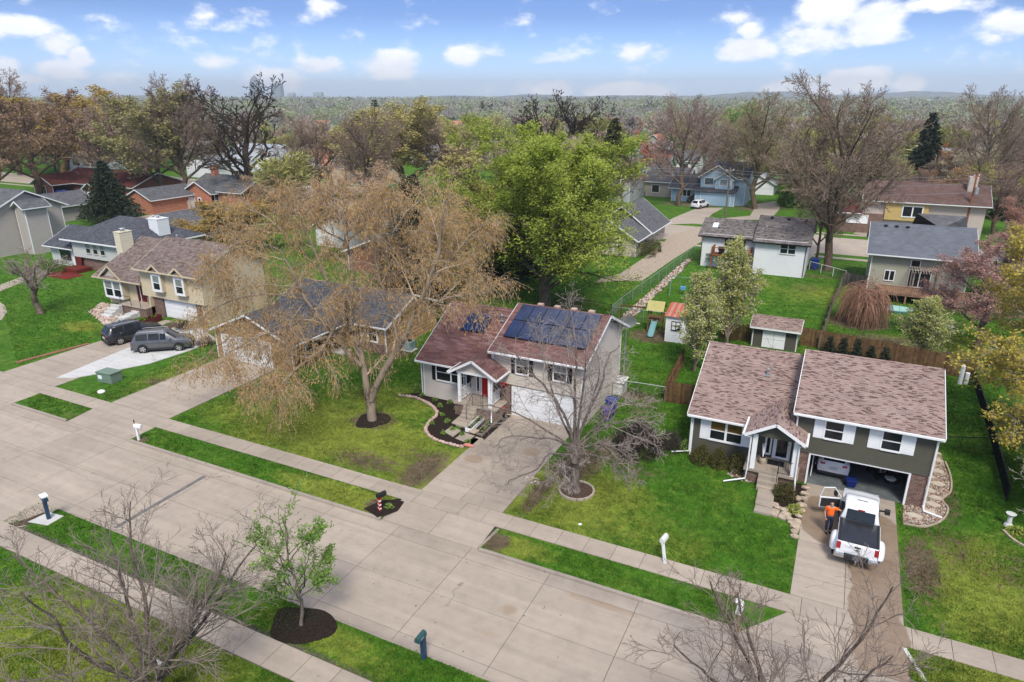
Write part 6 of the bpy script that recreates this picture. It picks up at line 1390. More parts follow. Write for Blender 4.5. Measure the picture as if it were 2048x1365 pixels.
# far houses among the trees
rnd = random.Random(5); WALLS = ['white_wall', 'taupe_wall', 'grey_wall', 'pinkwall', 'bluegrey_wall']; ROOFS = [PGR, MT['grey_roof'], MT['mottled_roof'], MT['orange_roof']]
def far_house(u, v, w=12, name='distant_house', label=None, roof=None, wall=None, rz=0):
    x, y = at(u, v); t = thing(name, label, 'house', (x, y, 0), rz, 'pale houses among the distant trees' if label is None else None)
    if label is None: tag(t, 'pale-walled house half hidden among the distant trees')
    gable_walls(t, -w / 2, w / 2, 0, 8, 0, 3.4, 4, 5.6, wall or MT[rnd.choice(WALLS)], lap=0, corner=None); roof_part(t, -w / 2 - .5, w / 2 + .5, -.5, 8.5, 3.3, 4, 6.2, roof or rnd.choice(ROOFS), step=4, cap=False, gutter=False)
    for k in (-1, 1): window(t, 'y', 0, -1, k * w / 4 - .8, k * w / 4 + .8, 1, 2.5, 1, 1, fr=.12)
    return t
for (u, v) in ((1300, 320), (1345, 345), (1330, 300), (1420, 300), (1465, 322), (1540, 330), (1600, 300), (1700, 300), (860, 330), (960, 320), (690, 300), (560, 290), (430, 320), (350, 300), (1880, 340), (1990, 330), (1140, 300), (640, 262), (1290, 262), (1500, 262), (780, 300)): far_house(u, v, rnd.uniform(10, 15), rz=rnd.choice((0, R(90), 0)))
far_house(885, 262, 26, label='cluster roof of terracotta red among the distant trees', roof=MT['orange_roof'], wall=MT['white_wall'])
far_house(1445, 258, 20, label='white gabled house high among the distant trees at the right', roof=PGR, wall=MT['white_wall'])
far_house(1280, 360, 14, label='pale lilac-walled house with chimney beyond the blue-grey house', roof=MT['grey_roof'], wall=MT['bluegrey_wall'])
far_house(1330, 395, 9, label='small shed-like house behind the tall bare tree of the blue house', roof=MT['grey_roof'], wall=MT['taupe_wall'])
# skyline towers
tm = plain('tower_facade', (.16, .19, .23), .4, .3, .02); tm2 = plain('tower_facade_pale', (.34, .38, .42), .6, .2, .02)
def tower(u, vt, wpx, dep, label, dome=False, mat=tm):
    b = atd(u, 192, dep); top = atd(u, vt, dep).z; w_ = wpx * dep / F; t = thing('tower_block', label, 'tower', (b.x, b.y, 0), YAW)
    m = MB()
    if dome:
        prof = [(0, 1), (.55, 1), (.7, .92), (.82, .8), (.92, .55), (1, .18)]
        for (a, ra), (c, rc) in zip(prof, prof[1:]):
            for k in range(8):
                q0, q1 = 6.283 * (k + .5) / 8, 6.283 * (k + 1.5) / 8
                m.poly([(math.cos(q0) * w_ / 2 * ra, math.sin(q0) * w_ / 2 * ra, a * top), (math.cos(q1) * w_ / 2 * ra, math.sin(q1) * w_ / 2 * ra, a * top), (math.cos(q1) * w_ / 2 * rc, math.sin(q1) * w_ / 2 * rc, c * top), (math.cos(q0) * w_ / 2 * rc, math.sin(q0) * w_ / 2 * rc, c * top)])
        m.tube([(0, 0, top * .98), (0, 0, top * 1.04)], w_ * .03, 5)
    else: m.box(-w_ / 2, w_ / 2, -w_ / 2, w_ / 2, 0, top); m.box(-w_ / 3, w_ / 3, -w_ / 3, w_ / 3, top, top * 1.02)
    m.build('shaft', mat, t); n = 10; g = MB()
    for k in range(n):
        z = top * (.3 + .45 * k / n); g.box(-w_ * .51, w_ * .51, -w_ * .51, w_ * .51, z, z + top * .012) if not dome else g.tube([(0, 0, z * .72), (0, 0, z * .72 + top * .01)], w_ * .51, 8)
    g.build('floor_band', tm2, t)
    return t
tower(513, 152, 20, 3600, 'domed dark tower on the left skyline', True); tower(556, 168, 17, 3700, 'square-topped tower right of the domed tower'); tower(583, 186, 12, 3800, 'short pale block right of the square-topped tower', mat=tm2); tower(637, 185, 15, 3500, 'pale cylindrical-looking block standing alone on the skyline', mat=tm2)
for k, (u, dd, w_) in enumerate(((1880, 3300, 60), (1960, 2900, 90), (2030, 2500, 60), (1820, 3600, 50))):
    b = atd(u, 200, dd); t = thing('warehouse', 'long white warehouse roof glinting under the right horizon', 'warehouse', (b.x, b.y, 0), YAW, 'white warehouses on the right horizon'); MB().box(-w_, w_, -15, 15, 0, 9).build('wall', MT['white_wall'], t); MB().box(-w_ - 1, w_ + 1, -16, 16, 9, 10).build('roof', MT['white_wall'], t)
# ------------------------------------------------------------------ vehicles
PAINT = {}
def paint(name, c, rough=.25, metal=.0):
    if name in PAINT: return PAINT[name]
    m, nt, bs = newmat(name); bs.inputs['Base Color'].default_value = (*c, 1); bs.inputs['Roughness'].default_value = rough; bs.inputs['Metallic'].default_value = metal
    bs.inputs['Coat Weight'].default_value = .6; bs.inputs['Coat Roughness'].default_value = .08
    n = noise_(nt, posnode(nt, True), 3, 4); col = ramp(nt, n, (.3, tuple(x * .9 for x in c)), (.7, tuple(min(1, x * 1.05) for x in c))); nt.links.new(col, bs.inputs['Base Color'])
    PAINT[name] = m; return m
MT['tail'] = plain('tail_lamp', (.35, .01, .012), .15, .1, spec=.8); MT['head'] = plain('head_lamp', (.6, .62, .64), .1, .1, spec=.9); MT['plate'] = plain('number_plate', (.55, .56, .55), .5, .1); MT['plate_grey'] = plain('grey_plate', (.12, .12, .12), .7, .05)
MT['cabin'] = plain('cabin_trim', (.03, .03, .032), .7); MT['gold'] = plain('emblem', (.12, .10, .06), .3, metal=.6)
def wheel(par, x, y, r=.36, w=.24, side=1):
    m = MB(); m.tube([(x, y - w / 2, r), (x, y - w / 2 + .03, r), (x, y + w / 2 - .03, r), (x, y + w / 2, r)], [r * .9, r, r, r * .9], 20)
    o = m.build('wheel', MT['rubber'], par, smooth_=False); g = MB(); yy = y + side * (w / 2 + .004)
    g.tube([(x, yy - side * .03, r), (x, yy, r)], r * .62, 16)
    q = g.build('rim', MT['black'], o); s_ = MB()
    for k in range(5):
        a = 6.283 * k / 5; s_.obox((x + math.cos(a) * r * .33, yy + side * .006, r + math.sin(a) * r * .33), (math.cos(a) * r * .28, 0, math.sin(a) * r * .28), (0, .012, 0), (-math.sin(a) * .045, 0, math.cos(a) * .045))
    s_.tube([(x, yy, r), (x, yy + side * .02, r)], r * .12, 10)
    for k in range(16):
        a, b = 6.283 * k / 16, 6.283 * (k + 1) / 16; s_.bar((x + math.cos(a) * r * .62, yy, r + math.sin(a) * r * .62), (x + math.cos(b) * r * .62, yy, r + math.sin(b) * r * .62), .035, .03)
    s_.build('spoke_ring', MT['chrome'], o)
def loft_body(par, st, W_, zb, belt, mat, rows_cabin, glass=True, name='body', side_glass=(), front=None, rear=None, tw=.70):
    """st: stations (x, ztop, width factor, cabin?)"""
    rows = []
    for (x, zt, wf, cab) in st:
        w = W_ / 2 * wf; bz = min(belt, zt - .05); t_ = w * (tw if cab else .86)
        rows.append([(x, 0, zb), (x, w * .84, zb), (x, w * .97, zb + .16), (x, w, (zb + bz) / 2 + .05), (x, w * .955, bz), (x, t_ + (w * .955 - t_) * .12, zt - .045), (x, t_ * .86, zt), (x, 0, zt + .025)])
    m = MB(); n = 8
    for sgn in (1, -1):
        for a, b in zip(rows, rows[1:]):
            for k in range(n - 1):
                q = [a[k], b[k], b[k + 1], a[k + 1]]; m.poly([(p[0], p[1] * sgn, p[2]) for p in (q if sgn > 0 else q[::-1])])
        for e in (rows[0], rows[-1]):
            for k in range(n - 1): m.poly([(e[k][0], e[k][1] * sgn, e[k][2]), (e[k + 1][0], e[k + 1][1] * sgn, e[k + 1][2]), (e[k + 1][0], 0, e[k + 1][2]), (e[k][0], 0, e[k][2])])
    o = m.build(name, mat, par, weld=True, smooth_=True, bevel=.03)
    def inset(q, f, off):
        c = sum((Vector(p) for p in q), Vector()) / 4; nrm = (Vector(q[1]) - Vector(q[0])).cross(Vector(q[3]) - Vector(q[0])).normalized()
        if nrm.dot(c - Vector((c.x * .9, 0, belt * .8))) < 0: nrm = -nrm
        return [tuple(Vector(p).lerp(c, f) + nrm * off) for p in q]
    for (i, j) in side_glass:
        for sgn in (1, -1):
            q = [rows[i][4], rows[j][4], rows[j][5], rows[i][5]]; q = inset([(p[0], p[1] * sgn, p[2]) for p in q], .10, .012)
            g = MB(); g.poly(q); g.build('side_window', MT['glass'], par)
    for e, nm in ((front, 'windscreen'), (rear, 'rear_window')):
        if e:
            i, j = e; g = MB(); a, b = rows[i], rows[j]
            q = [(a[5][0], a[5][1] * .95, a[5][2]), (a[5][0], -a[5][1] * .95, a[5][2]), (b[5][0], -b[5][1] * .92, b[5][2]), (b[5][0], b[5][1] * .92, b[5][2])]
            g.poly(inset(q, .07, .045)); g.build(nm, MT['glass'], par)
    return o
def car(name, label, cat, mat, loc, rz, kind='suv', sc=1.0, rails=True, group=None):
    t = thing(name, label, cat, (*loc, .04), rz, group); t.scale = (sc,) * 3
    if kind == 'suv':
        st = [(-2.44, .72, .86, 0), (-2.40, 1.0, .93, 0), (-2.32, 1.12, .96, 1), (-1.98, 1.66, .96, 1), (-.95, 1.74, 1, 1), (0, 1.75, 1, 1), (.50, 1.69, 1, 1), (1.22, 1.14, .98, 0), (2.05, 1.04, .93, 0), (2.38, .86, .85, 0), (2.44, .6, .8, 0)]
        sg_ = ((3, 4), (4, 5), (5, 6))
    else:
        st = [(-2.3, .72, .86, 0), (-2.25, 1.02, .93, 0), (-1.75, 1.1, .97, 1), (-1.15, 1.42, .98, 1), (-.4, 1.47, 1, 1), (.1, 1.45, 1, 1), (.35, 1.40, 1, 1), (1.15, 1.0, .98, 0), (1.95, .88, .93, 0), (2.25, .74, .85, 0), (2.3, .55, .8, 0)]
        sg_ = ((3, 4), (4, 6))
    loft_body(t, st, 1.9, .26, 1.08 if kind == 'suv' else .93, mat, None, side_glass=sg_, front=(6, 7), rear=(2, 3))
    for x in (-1.45, 1.45):
        for s_ in (1, -1):
            a = MB(); a.tube([(x, s_ * .90, .37), (x, s_ * .955, .37)], .44, 18); a.build('wheel_arch', MT['cabin'], t); wheel(t, x, s_ * .87, .36, .22, s_)
    k = MB(); k.box(-2.47, -2.2, -.8, .8, .25, .42); k.box(2.2, 2.47, -.75, .75, .25, .42); k.box(-1.0, 1.0, -.94, .94, .22, .34); k.build('bumper', MT['cabin'], t, bevel=.03)
    for s_ in (1, -1):
        MB().box(-2.44, -2.24, s_ * .62 - .2 * (s_ > 0) * 0 - .14, s_ * .62 + .14, .86, 1.0).build('tail_lamp', MT['tail'], t, bevel=.03); MB().box(2.2, 2.40, s_ * .62 - .15, s_ * .62 + .15, .70, .84).build('headlight', MT['head'], t, bevel=.03)
        MB().box(.72, .86, s_ * .98 - .1, s_ * .98 + .1, 1.06, 1.2).build('mirror', mat, t, bevel=.03)
        if rails: MB().tube([(-1.7, s_ * .62, 1.74), (-1.5, s_ * .62, 1.80), (.2, s_ * .62, 1.81), (.4, s_ * .62, 1.75)], .022, 6).build('roof_rail', MT['steel'], t)
    MB().box(-2.47, -2.44, -.22, .22, .62, .78).build('number_plate', MT['plate'], t); MB().box(2.40, 2.46, -.5, .5, .45, .66).build('grille', MT['black'], t)
    h_ = MB()
    for s_ in (1, -1):
        for x in (-.85, .15): h_.box(x, x + .16, s_ * .955 - .02, s_ * .955 + .02, .92, .95)
    h_.build('door_handle', MT['chrome'], t); return t
c1 = at(232, 672); c2 = at(322, 694)
car('parked_suv', 'black SUV parked on the drive of the yellow house', 'car', paint('black_paint', (.018, .018, .022)), (-57.1, 37.9), R(74), 'suv', 1.0)
car('parked_suv', 'dark grey SUV with roof rails on the white concrete pad', 'car', paint('grey_paint', (.12, .12, .125), .3, .4), (-52.3, 37.3), R(38), 'suv', 1.0)
car('parked_hatchback', 'white crossover on the drive of the blue house', 'car', paint('white_paint_car', (.72, .73, .74)), at(1400, 416), R(72), 'suv', .95, False)
car('garage_car', 'white hatchback backed inside the open garage, rear end showing', 'car', PAINT['white_paint_car'], (1.5, 41.65), R(90), 'suv', .95, False)
car('parked_pickup', 'silver pickup on the rear street left of the vase-shaped tree', 'pickup', paint('silver_paint', (.30, .30, .29), .3, .4), at(352, 383), R(0), 'suv', 1.15, False)
car('parked_car', 'red car beyond the orange brick garage', 'car', paint('red_car_paint', (.25, .01, .012)), at(268, 388), R(10), 'suv', 1.05, False); car('parked_car', 'pale silver car between the red car and the silver pickup', 'car', PAINT['silver_paint'], at(303, 386), R(-5), 'saloon', 1.05, False)
# --- white dual-wheel pickup
T = thing('dual_wheel_pickup', 'white dual rear wheel pickup with black bed cover and driver door open', 'pickup', (2.86, 33.85, .04), R(90 - 1.5)); T.scale = (.94, .93, .95); wp = paint('truck_white', (.80, .81, .82))
loft_body(T, [(-.72, 1.28, .98, 0), (-.70, 1.32, .98, 1), (-.52, 1.92, .98, 1), (-.1, 1.98, 1, 1), (.7, 1.96, 1, 1), (1.02, 1.88, 1, 1), (1.60, 1.34, .99, 0), (2.4, 1.28, .97, 0), (2.85, 1.16, .94, 0), (3.0, .9, .9, 0)], 1.98, .55, 1.28, wp, None, side_glass=((2, 3), (3, 5)), front=(5, 6), rear=(1, 2), tw=.78, name='cab')
m = MB(); m.box(-3.0, -2.94, -.98, .98, .6, 1.36); m.box(-.80, -.75, -.98, .98, .6, 1.36); m.box(-3.0, -.75, -.98, -.90, .6, 1.36); m.box(-3.0, -.75, .90, .98, .6, 1.36); m.box(-3, -.75, -.9, .9, .6, .7); m.build('bed', wp, T, bevel=.02)
MT['tonneau'] = plain('tonneau_vinyl', (.02, .02, .022), .28, .3, 2, spec=.7)
MB().obox((-1.86, 0, 1.372), (1.04, 0, 0), (0, .84, 0), (0, 0, .012)).build('bed_cover', MT['tonneau'], T, bevel=.01)
m = MB(); m.box(-2.92, -.8, -.95, -.85, 1.355, 1.40); m.box(-2.92, -.8, .85, .95, 1.355, 1.40); m.box(-2.93, -2.86, -.95, .95, 1.355, 1.39); m.build('bed_rail', MT['cabin'], T, bevel=.01); MB().box(-.82, -.74, -.9, .9, 1.37, 1.40).build('bed_rail', MT['chrome'], T)
for s_ in (1, -1):
    m = MB(); nu, nv = 14, 8; i0 = 0
    for k in range(nv + 1):
        t = math.pi / 2 * k / nv
        for j in range(nu + 1):
            a = math.pi * j / nu; m.v.append((-2.05 + .72 * math.cos(a) * math.sin(t) ** .5, s_ * (.90 + .38 * math.cos(t) ** .55), .62 + .60 * math.sin(a) * math.sin(t) ** .5))
    for k in range(nv):
        for j in range(nu):
            a = k * (nu + 1) + j; m.f.append((a, a + 1, a + nu + 2, a + nu + 1)); m.m.append(0)
    m.build('rear_fender', wp, T, smooth_=True)
    wheel(T, -2.05, s_ * .98, .40, .26, s_); wheel(T, -2.05, s_ * .72, .40, .22, s_); wheel(T, 2.0, s_ * .88, .40, .26, s_)
    MB().obox((-3.0, s_ * .86, 1.13), (.03, 0, 0), (0, .10, 0), (0, 0, .19)).build('tail_lamp', MT['tail'], T, bevel=.02); MB().box(2.93, 3.02, s_ * .7 - .18, s_ * .7 + .18, .88, 1.06).build('headlight', MT['head'], T)
    MB().box(-3.2, -3.0, s_ * .78 - .24, s_ * .78 + .24, .55, .74).build('bumper', MT['chrome'], T, bevel=.03)
    MB().box(-.35 + 1.0, -.2 + 1.12, s_ * 1.28 - .13, s_ * 1.28 + .13, 1.28, 1.52).build('tow_mirror', MT['cabin'], T, bevel=.03) if s_ < 0 else None
MB().bar((.8, -.80, 1.36), (.85, -1.22, 1.38), .07).build('mirror_arm', MT['cabin'], T)
MB().box(-3.16, -2.98, -.56, .56, .50, .76).build('bumper_step', MT['cabin'], T, bevel=.02); MB().box(-3.19, -3.16, -.16, .16, .56, .76).build('number_plate', MT['plate_grey'], T)
m = MB(); m.box(-3.025, -2.99, -.78, .78, .82, 1.30); m.build('tailgate', wp, T, bevel=.02); MB().box(-3.045, -3.02, -.14, .14, 1.17, 1.25).build('tailgate_handle', MT['black'], T); MB().obox((-3.04, 0, 1.06), (.006, 0, 0), (0, .10, 0), (0, 0, .02)).obox((-3.042, 0, 1.06), (.006, 0, 0), (0, .045, 0), (0, 0, .04)).build('emblem', MT['gold'], T)
m = MB(); m.tube([(-3.15, 0, .48), (-3.38, 0, .48)], .035, 6); m.tube([(-3.36, 0, .48), (-3.36, 0, .58)], .02, 6); m.blob((-3.36, 0, .62), .05, 1, flat=1); m.build('tow_hitch', MT['chrome'], T)
MB().box(-.60, -.54, -.16, .16, 1.885, 1.93).build('brake_lamp', MT['tail'], T); 
for y_ in (-.55, .55): MB().box(1.62, 1.9, y_ - .22, y_ + .22, 1.335, 1.36).build('cowl_vent', MT['black'], T, bevel=.01)
MB().box(.3, .36, -.25, .25, 1.98, 2.0).build('roof_seam', MT['black'], T)
D = Matrix.Translation((1.45, .99, 0)) @ Matrix.Rotation(R(-72), 4, 'Z')      # driver door, hinged at its front edge
def dpt(x, y, z): v = D @ Vector((x, y, z)); return tuple(v)
dd = bpy.data.objects.new('door_slot', None); 
m = MB(); m.box(-1.15, 0, -.06, .02, .62, 1.26); fr_ = [(-1.13, .02, 1.26), (-1.02, -.10, 1.88), (-.45, -.10, 1.92), (-.02, .02, 1.30)]
for a, b in zip(fr_, fr_[1:]): m.bar(a, b, .06, .05)
m.v = [dpt(*p) for p in m.v]; dr = m.build('driver_door', wp, T, bevel=.01)
m = MB(); m.box(-1.08, -.06, -.09, -.055, .68, 1.2); m.v = [dpt(*p) for p in m.v]; m.build('door_card', MT['cabin'], dr); m = MB(); m.box(-.35, -.2, .03, .30, 1.28, 1.55); m.v = [dpt(*p) for p in m.v]; m.build('tow_mirror', MT['cabin'], dr, bevel=.02)
MB().box(-.2, 1.1, .955, .995, .68, 1.24).build('door_opening', MT['cabin'], T)

# ------------------------------------------------------------------ the man in the orange T-shirt
PX, PY = at(1654, 1066)
man = thing('person', 'bearded man in orange T-shirt and dark jeans resting a hand on the pickup', 'person', (PX, PY, .04), R(12))
MT['skin'] = plain('skin', (.46, .25, .17), .55, .06, 12); MT['tee'] = plain('orange_cotton', (.85, .14, .02), .85, .08, 9); MT['jeans'] = plain('dark_denim', (.022, .032, .06), .9, .25, 14); MT['beard'] = plain('grey_beard', (.32, .29, .27), .95, .2, 30)
def skin(name, pts, edges, rad, mat, par, sub=2, root=0):
    me = bpy.data.meshes.new(name); me.from_pydata(pts, edges, []); me.materials.append(mat); o = bpy.data.objects.new(name, me); COL.objects.link(o); o.parent = par
    sk = o.modifiers.new('skin', 'SKIN'); sk.use_smooth_shade = True
    for i, r in enumerate(rad):
        d = me.skin_vertices[0].data[i]; d.radius = r if isinstance(r, tuple) else (r, r); d.use_root = (i == root)
    s_ = o.modifiers.new('sub', 'SUBSURF'); s_.levels = sub; s_.render_levels = sub; return o
# x = towards the pickup (his left), facing -y
J = [(0, 0, .97), (0, .01, 1.15), (0, .02, 1.34), (0, .01, 1.49), (0, -.01, 1.58), (0, -.02, 1.66), (0, -.02, 1.76),
     (.19, .01, 1.45), (.43, -.02, 1.36), (.66, -.10, 1.42), (.74, -.12, 1.43),
     (-.19, .01, 1.45), (-.27, .03, 1.19), (-.24, -.08, .98), (-.21, -.13, .93),
     (.10, .0, .92), (.12, -.03, .50), (.11, .05, .09), (.12, -.13, .05), (-.10, 0, .92), (-.10, -.06, .50), (-.08, -.02, .09), (-.09, -.20, .05)]
E_ = [(0, 1), (1, 2), (2, 3), (3, 4), (4, 5), (5, 6), (3, 7), (7, 8), (8, 9), (9, 10), (3, 11), (11, 12), (12, 13), (13, 14), (0, 15), (15, 16), (16, 17), (17, 18), (0, 19), (19, 20), (20, 21), (21, 22)]
RD = [(.15, .12), (.16, .13), (.17, .12), (.11, .09), .06, (.075, .09), (.07, .085), .065, .05, .034, .035, .065, .05, .036, .036, .09, .062, .042, .03, .09, .062, .042, .03]
body = skin('body', J, E_, RD, MT['skin'], man)
skin('t_shirt', [J[0], J[1], J[2], (0, .01, 1.46), J[7], (.36, -.01, 1.385), J[11], (-.245, .02, 1.27)], [(0, 1), (1, 2), (2, 3), (3, 4), (4, 5), (3, 6), (6, 7)], [(.185, .155), (.195, .165), (.195, .145), (.12, .10), .085, .078, .085, .08], MT['tee'], man)
skin('jeans', [(0, 0, .96), J[15], J[16], (.11, .04, .12), J[19], J[20], (-.08, -.03, .12)], [(0, 1), (1, 2), (2, 3), (0, 4), (4, 5), (5, 6)], [(.165, .13), .105, .08, .07, .105, .08, .07], MT['jeans'], man)
for sx_, q in ((1, (.11, .05)), (-1, (-.08, -.02))): MB().blob((q[0], q[1] - .09, .05), (.055, .15, .055), 3).build('shoe', MT['black'], man, smooth_=True)
MB().tube([(0, 0, .935), (0, 0, .975)], .178, 12).build('belt', MT['rubber'], man)
m = MB(); m.blob((0, -.085, 1.645), (.058, .045, .055), 5, flat=1); m.build('beard', MT['beard'], man, smooth_=True)
m = MB(); m.blob((0, -.115, 1.705), (.014, .022, .022), 5, flat=1); m.build('nose', MT['skin'], man, smooth_=True)
for s_ in (1, -1): MB().blob((s_ * .032, -.10, 1.725), (.012, .008, .008), 5, flat=1).build('eye', MT['black'], man); MB().blob((s_ * .083, -.02, 1.70), (.012, .022, .032), 5, flat=1).build('ear', MT['skin'], man)
def hand(c, fwd, side, par):
    c, fwd, side = Vector(c), Vector(fwd).normalized(), Vector(side).normalized(); up = fwd.cross(side)
    pts, ed, rd = [tuple(c - fwd * .03), tuple(c + fwd * .03)], [(0, 1)], [.030, .034]
    for k, ln in enumerate((.065, .078, .074, .058)):
        b = c + fwd * .055 + side * (k - 1.5) * .021; a = b + fwd * ln * .5 - up * .004; e = a + fwd * ln * .42 - up * .022; i = len(pts); pts += [tuple(b), tuple(a), tuple(e)]; ed += [(1, i), (i, i + 1), (i + 1, i + 2)]; rd += [.0105, .0095, .008]
    i = len(pts); b = c - side * .035 + fwd * .005; pts += [tuple(b), tuple(b - side * .022 + fwd * .035 - up * .01)]; ed += [(0, i), (i, i + 1)]; rd += [.013, .010]
    return skin('hand', pts, ed, rd, MT['skin'], par, 1)
hand((.78, -.13, 1.435), (1, -.2, -.05), (0, 1, 0), man); hand((-.205, -.145, .91), (.2, -.5, -.8), (1, 0, 0), man)

# ------------------------------------------------------------------ fences
def board_fence(label, pts, h_, mat, rail=True, bw=.14, gap=.012, name='board_fence', cat='fence', post=2.4, seed=0, jag=.02, inside=1):
    t = thing(name, label, cat, (*pts[0], 0)); rnd_ = random.Random(seed); o0 = Vector((*pts[0], 0)); bm_ = None
    for a, b in zip(pts, pts[1:]):
        A, Bq = Vector((*a, 0)) - o0, Vector((*b, 0)) - o0; d = (Bq - A); Ln = d.length; d /= Ln; nrm = Vector((-d.y, d.x, 0)); n = int(Ln / (bw + gap)); ang = math.atan2(d.y, d.x)
        for k in range(n):
            p = A + d * ((k + .5) * Ln / n)
            if bm_ is None:
                m = MB(); m.box(-bw / 2, bw / 2, -.01, .01, .03, h_ - .05); m.poly([(-bw / 2, -.01, h_ - .05), (bw / 2, -.01, h_ - .05), (bw / 2 - .03, -.01, h_), (-bw / 2 + .03, -.01, h_)]); m.poly([(-bw / 2, .01, h_ - .05), (bw / 2, .01, h_ - .05), (bw / 2 - .03, .01, h_), (-bw / 2 + .03, .01, h_)])
                o = m.build('board', mat, t); bm_ = o.data
            else: o = bpy.data.objects.new('board', bm_); COL.objects.link(o); o.parent = t
            o.location = p + Vector((0, 0, rnd_.uniform(-jag, jag))); o.rotation_euler = (rnd_.uniform(-.012, .012), 0, ang + rnd_.uniform(-.02, .02)); o.color = (rnd_.uniform(.8, 1.2),) * 3 + (1,)
        for k in range(int(Ln / post) + 1):
            p = A + d * (k * Ln / max(1, int(Ln / post))) + nrm * .06 * inside; MB().box(p.x - .05, p.x + .05, p.y - .05, p.y + .05, 0, h_ + .03).build('post', mat, t)
        for z in (.35, h_ - .35):
            if rail: MB().bar(A + nrm * .03 * inside + Vector((0, 0, z)), Bq + nrm * .03 * inside + Vector((0, 0, z)), .04, .08).build('rail', mat, t)
    return t
for nm in ('wood', 'wood_grey', 'cedar'):      # boards differ a little in tone
    nt = MT[nm].node_tree; bs = nt.nodes['Principled BSDF']; src = bs.inputs['Base Color'].links[0].from_socket; oi = nn(nt, 'ShaderNodeObjectInfo')
    nt.links.new(mixc(nt, 1.0, src, ramp(nt, oi.outputs['Random'], (0, .7), (1, 1.3)), 'MULTIPLY'), bs.inputs['Base Color'])
board_fence('dark brown board fence running behind the olive house', [(-2.0, 63.0), (4.4, 61.9), (10.9, 60.2)], 1.7, MT['wood'], seed=1)
board_fence('brown board fence panel left of the garden shed with the pear trees', [(-8.8, 61.6), (-6.0, 61.9)], 1.6, MT['wood'], seed=2)
board_fence('short brown board fence at the left corner of the olive house', [(-10.3, 53.0), (-9.9, 45.7), (-6.7, 45.9)], 1.65, MT['wood'], seed=3)
board_fence('long weathered grey board fence seen end-on between two back yards', [(-.4, 62.4), (.1, 75), (.8, 87.3)], 1.35, MT['wood_grey'], seed=4, bw=.19, jag=.05)
board_fence('grey board fence meeting the sage house corner', [(.9, 87.6), (3.2, 86.6)], 1.5, MT['wood_grey'], seed=5)
board_fence('pale wooden gate fence beside the orange brick house', [tuple(at(350, 418)), tuple(at(382, 418))], 1.7, MT['flagstone'], seed=6, bw=.25)
board_fence('white slat fence left of the white sunroom house', [tuple(at(420, 345)), tuple(at(470, 352))], 1.3, MT['white'], seed=7, bw=.3)
def chain_fence(label, pts, h_, mat='steel', rail='steel', pitch=.22, slat=None, post=3.0, cat='fence'):
    t = thing('chain_link_fence', label, cat, (*pts[0], 0)); o0 = Vector((*pts[0], 0)); P_ = [Vector((*p, 0)) - o0 for p in pts]
    for A, Bq in zip(P_, P_[1:]):
        d = Bq - A; Ln = d.length; d /= Ln; n = max(1, round(Ln / post))
        for k in range(n + 1): p = A + d * Ln * k / n; MB().tube([p, p + Vector((0, 0, h_ + .05))], .035, 6).build('post', MT[rail], t)
        MB().tube([A + Vector((0, 0, h_)), Bq + Vector((0, 0, h_))], .03, 6).build('top_rail', MT[rail], t)
        m = MB(); n = int(Ln / pitch); up = Vector((0, 0, 1)); nr = Vector((-d.y, d.x, 0))
        for k in range(-int(h_ / pitch), n):
            for sg_ in (1, -1):
                s0 = k * pitch if sg_ > 0 else k * pitch + h_; s1 = s0 + sg_ * h_; z0, z1 = .02, h_; 
                a0, a1 = s0, s1
                def cl(s, z, s_o, z_o):
                    if s < 0: t_ = (0 - s) / (s_o - s); return 0, z + (z_o - z) * t_
                    if s > Ln: t_ = (Ln - s) / (s_o - s); return Ln, z + (z_o - z) * t_
                    return s, z
                if (a0 < 0 and a1 < 0) or (a0 > Ln and a1 > Ln): continue
                b0 = cl(a0, z0, a1, z1); b1 = cl(a1, z1, a0, z0); p, q = A + d * b0[0] + up * b0[1], A + d * b1[0] + up * b1[1]
                w_ = up * .006 + d * 0; m.poly([p - w_, q - w_, q + w_, p + w_]); m.poly([p - nr * .005, q - nr * .005, q + nr * .005, p + nr * .005])
        m.build('wire_mesh', MT[mat], t, kind='stuff')
        if slat:
            n = int(Ln / .09)
            s_ = MB()
            for k in range(n): p = A + d * (k + .5) * .09; s_.bar(p + Vector((0, 0, .08)), p + Vector((0, 0, h_ - .04)), .07, .01)
            s_.build('privacy_slats', MT[slat], t, kind='stuff')
    return t
MT['green_wire'] = plain('green_wire', (.10, .16, .12), .6, .1)
chain_fence('long galvanised chain-link fence along the gravel track side of the back yard', [(-19.8, 67.2), (-18.4, 95.3), (-16.6, 96.4)], 1.15, 'green_wire')
chain_fence('black chain-link fence behind the solar-panel house', [(-33, 65.4), (-26.9, 64.3), (-19.8, 63.4)], 1.3, 'black', 'black'); chain_fence('galvanised chain-link run from the track fence to the playhouse', [(-19.8, 63.4), (-19.8, 67.2)], 1.15)
chain_fence('thin wire fence behind the wooden play tower', [(-19.8, 63.4), (-13.3, 63.8)], 1.1, 'green_wire'); chain_fence('dark chain-link gate beside the solar-panel house', [(-13.0, 45.5), (-11.9, 45.6), (-9.9, 45.7)], 1.15, 'black', 'steel')
chain_fence('black chain-link fence and gate right of the olive house', [(6.1, 45.2), (7.1, 45.4), (10.4, 46.8)], 1.2, 'black', 'black'); chain_fence('black slatted chain-link fence along the right lot line', [(10.8, 60.2), (10.6, 50), (10.25, 41)], 1.0, 'black', 'black', slat='black')
chain_fence('white pipe gate right of the white rear house', [tuple(at(1618, 540)), tuple(at(1690, 560))], 1.1, 'steel', 'white', post=2.2, cat='gate')

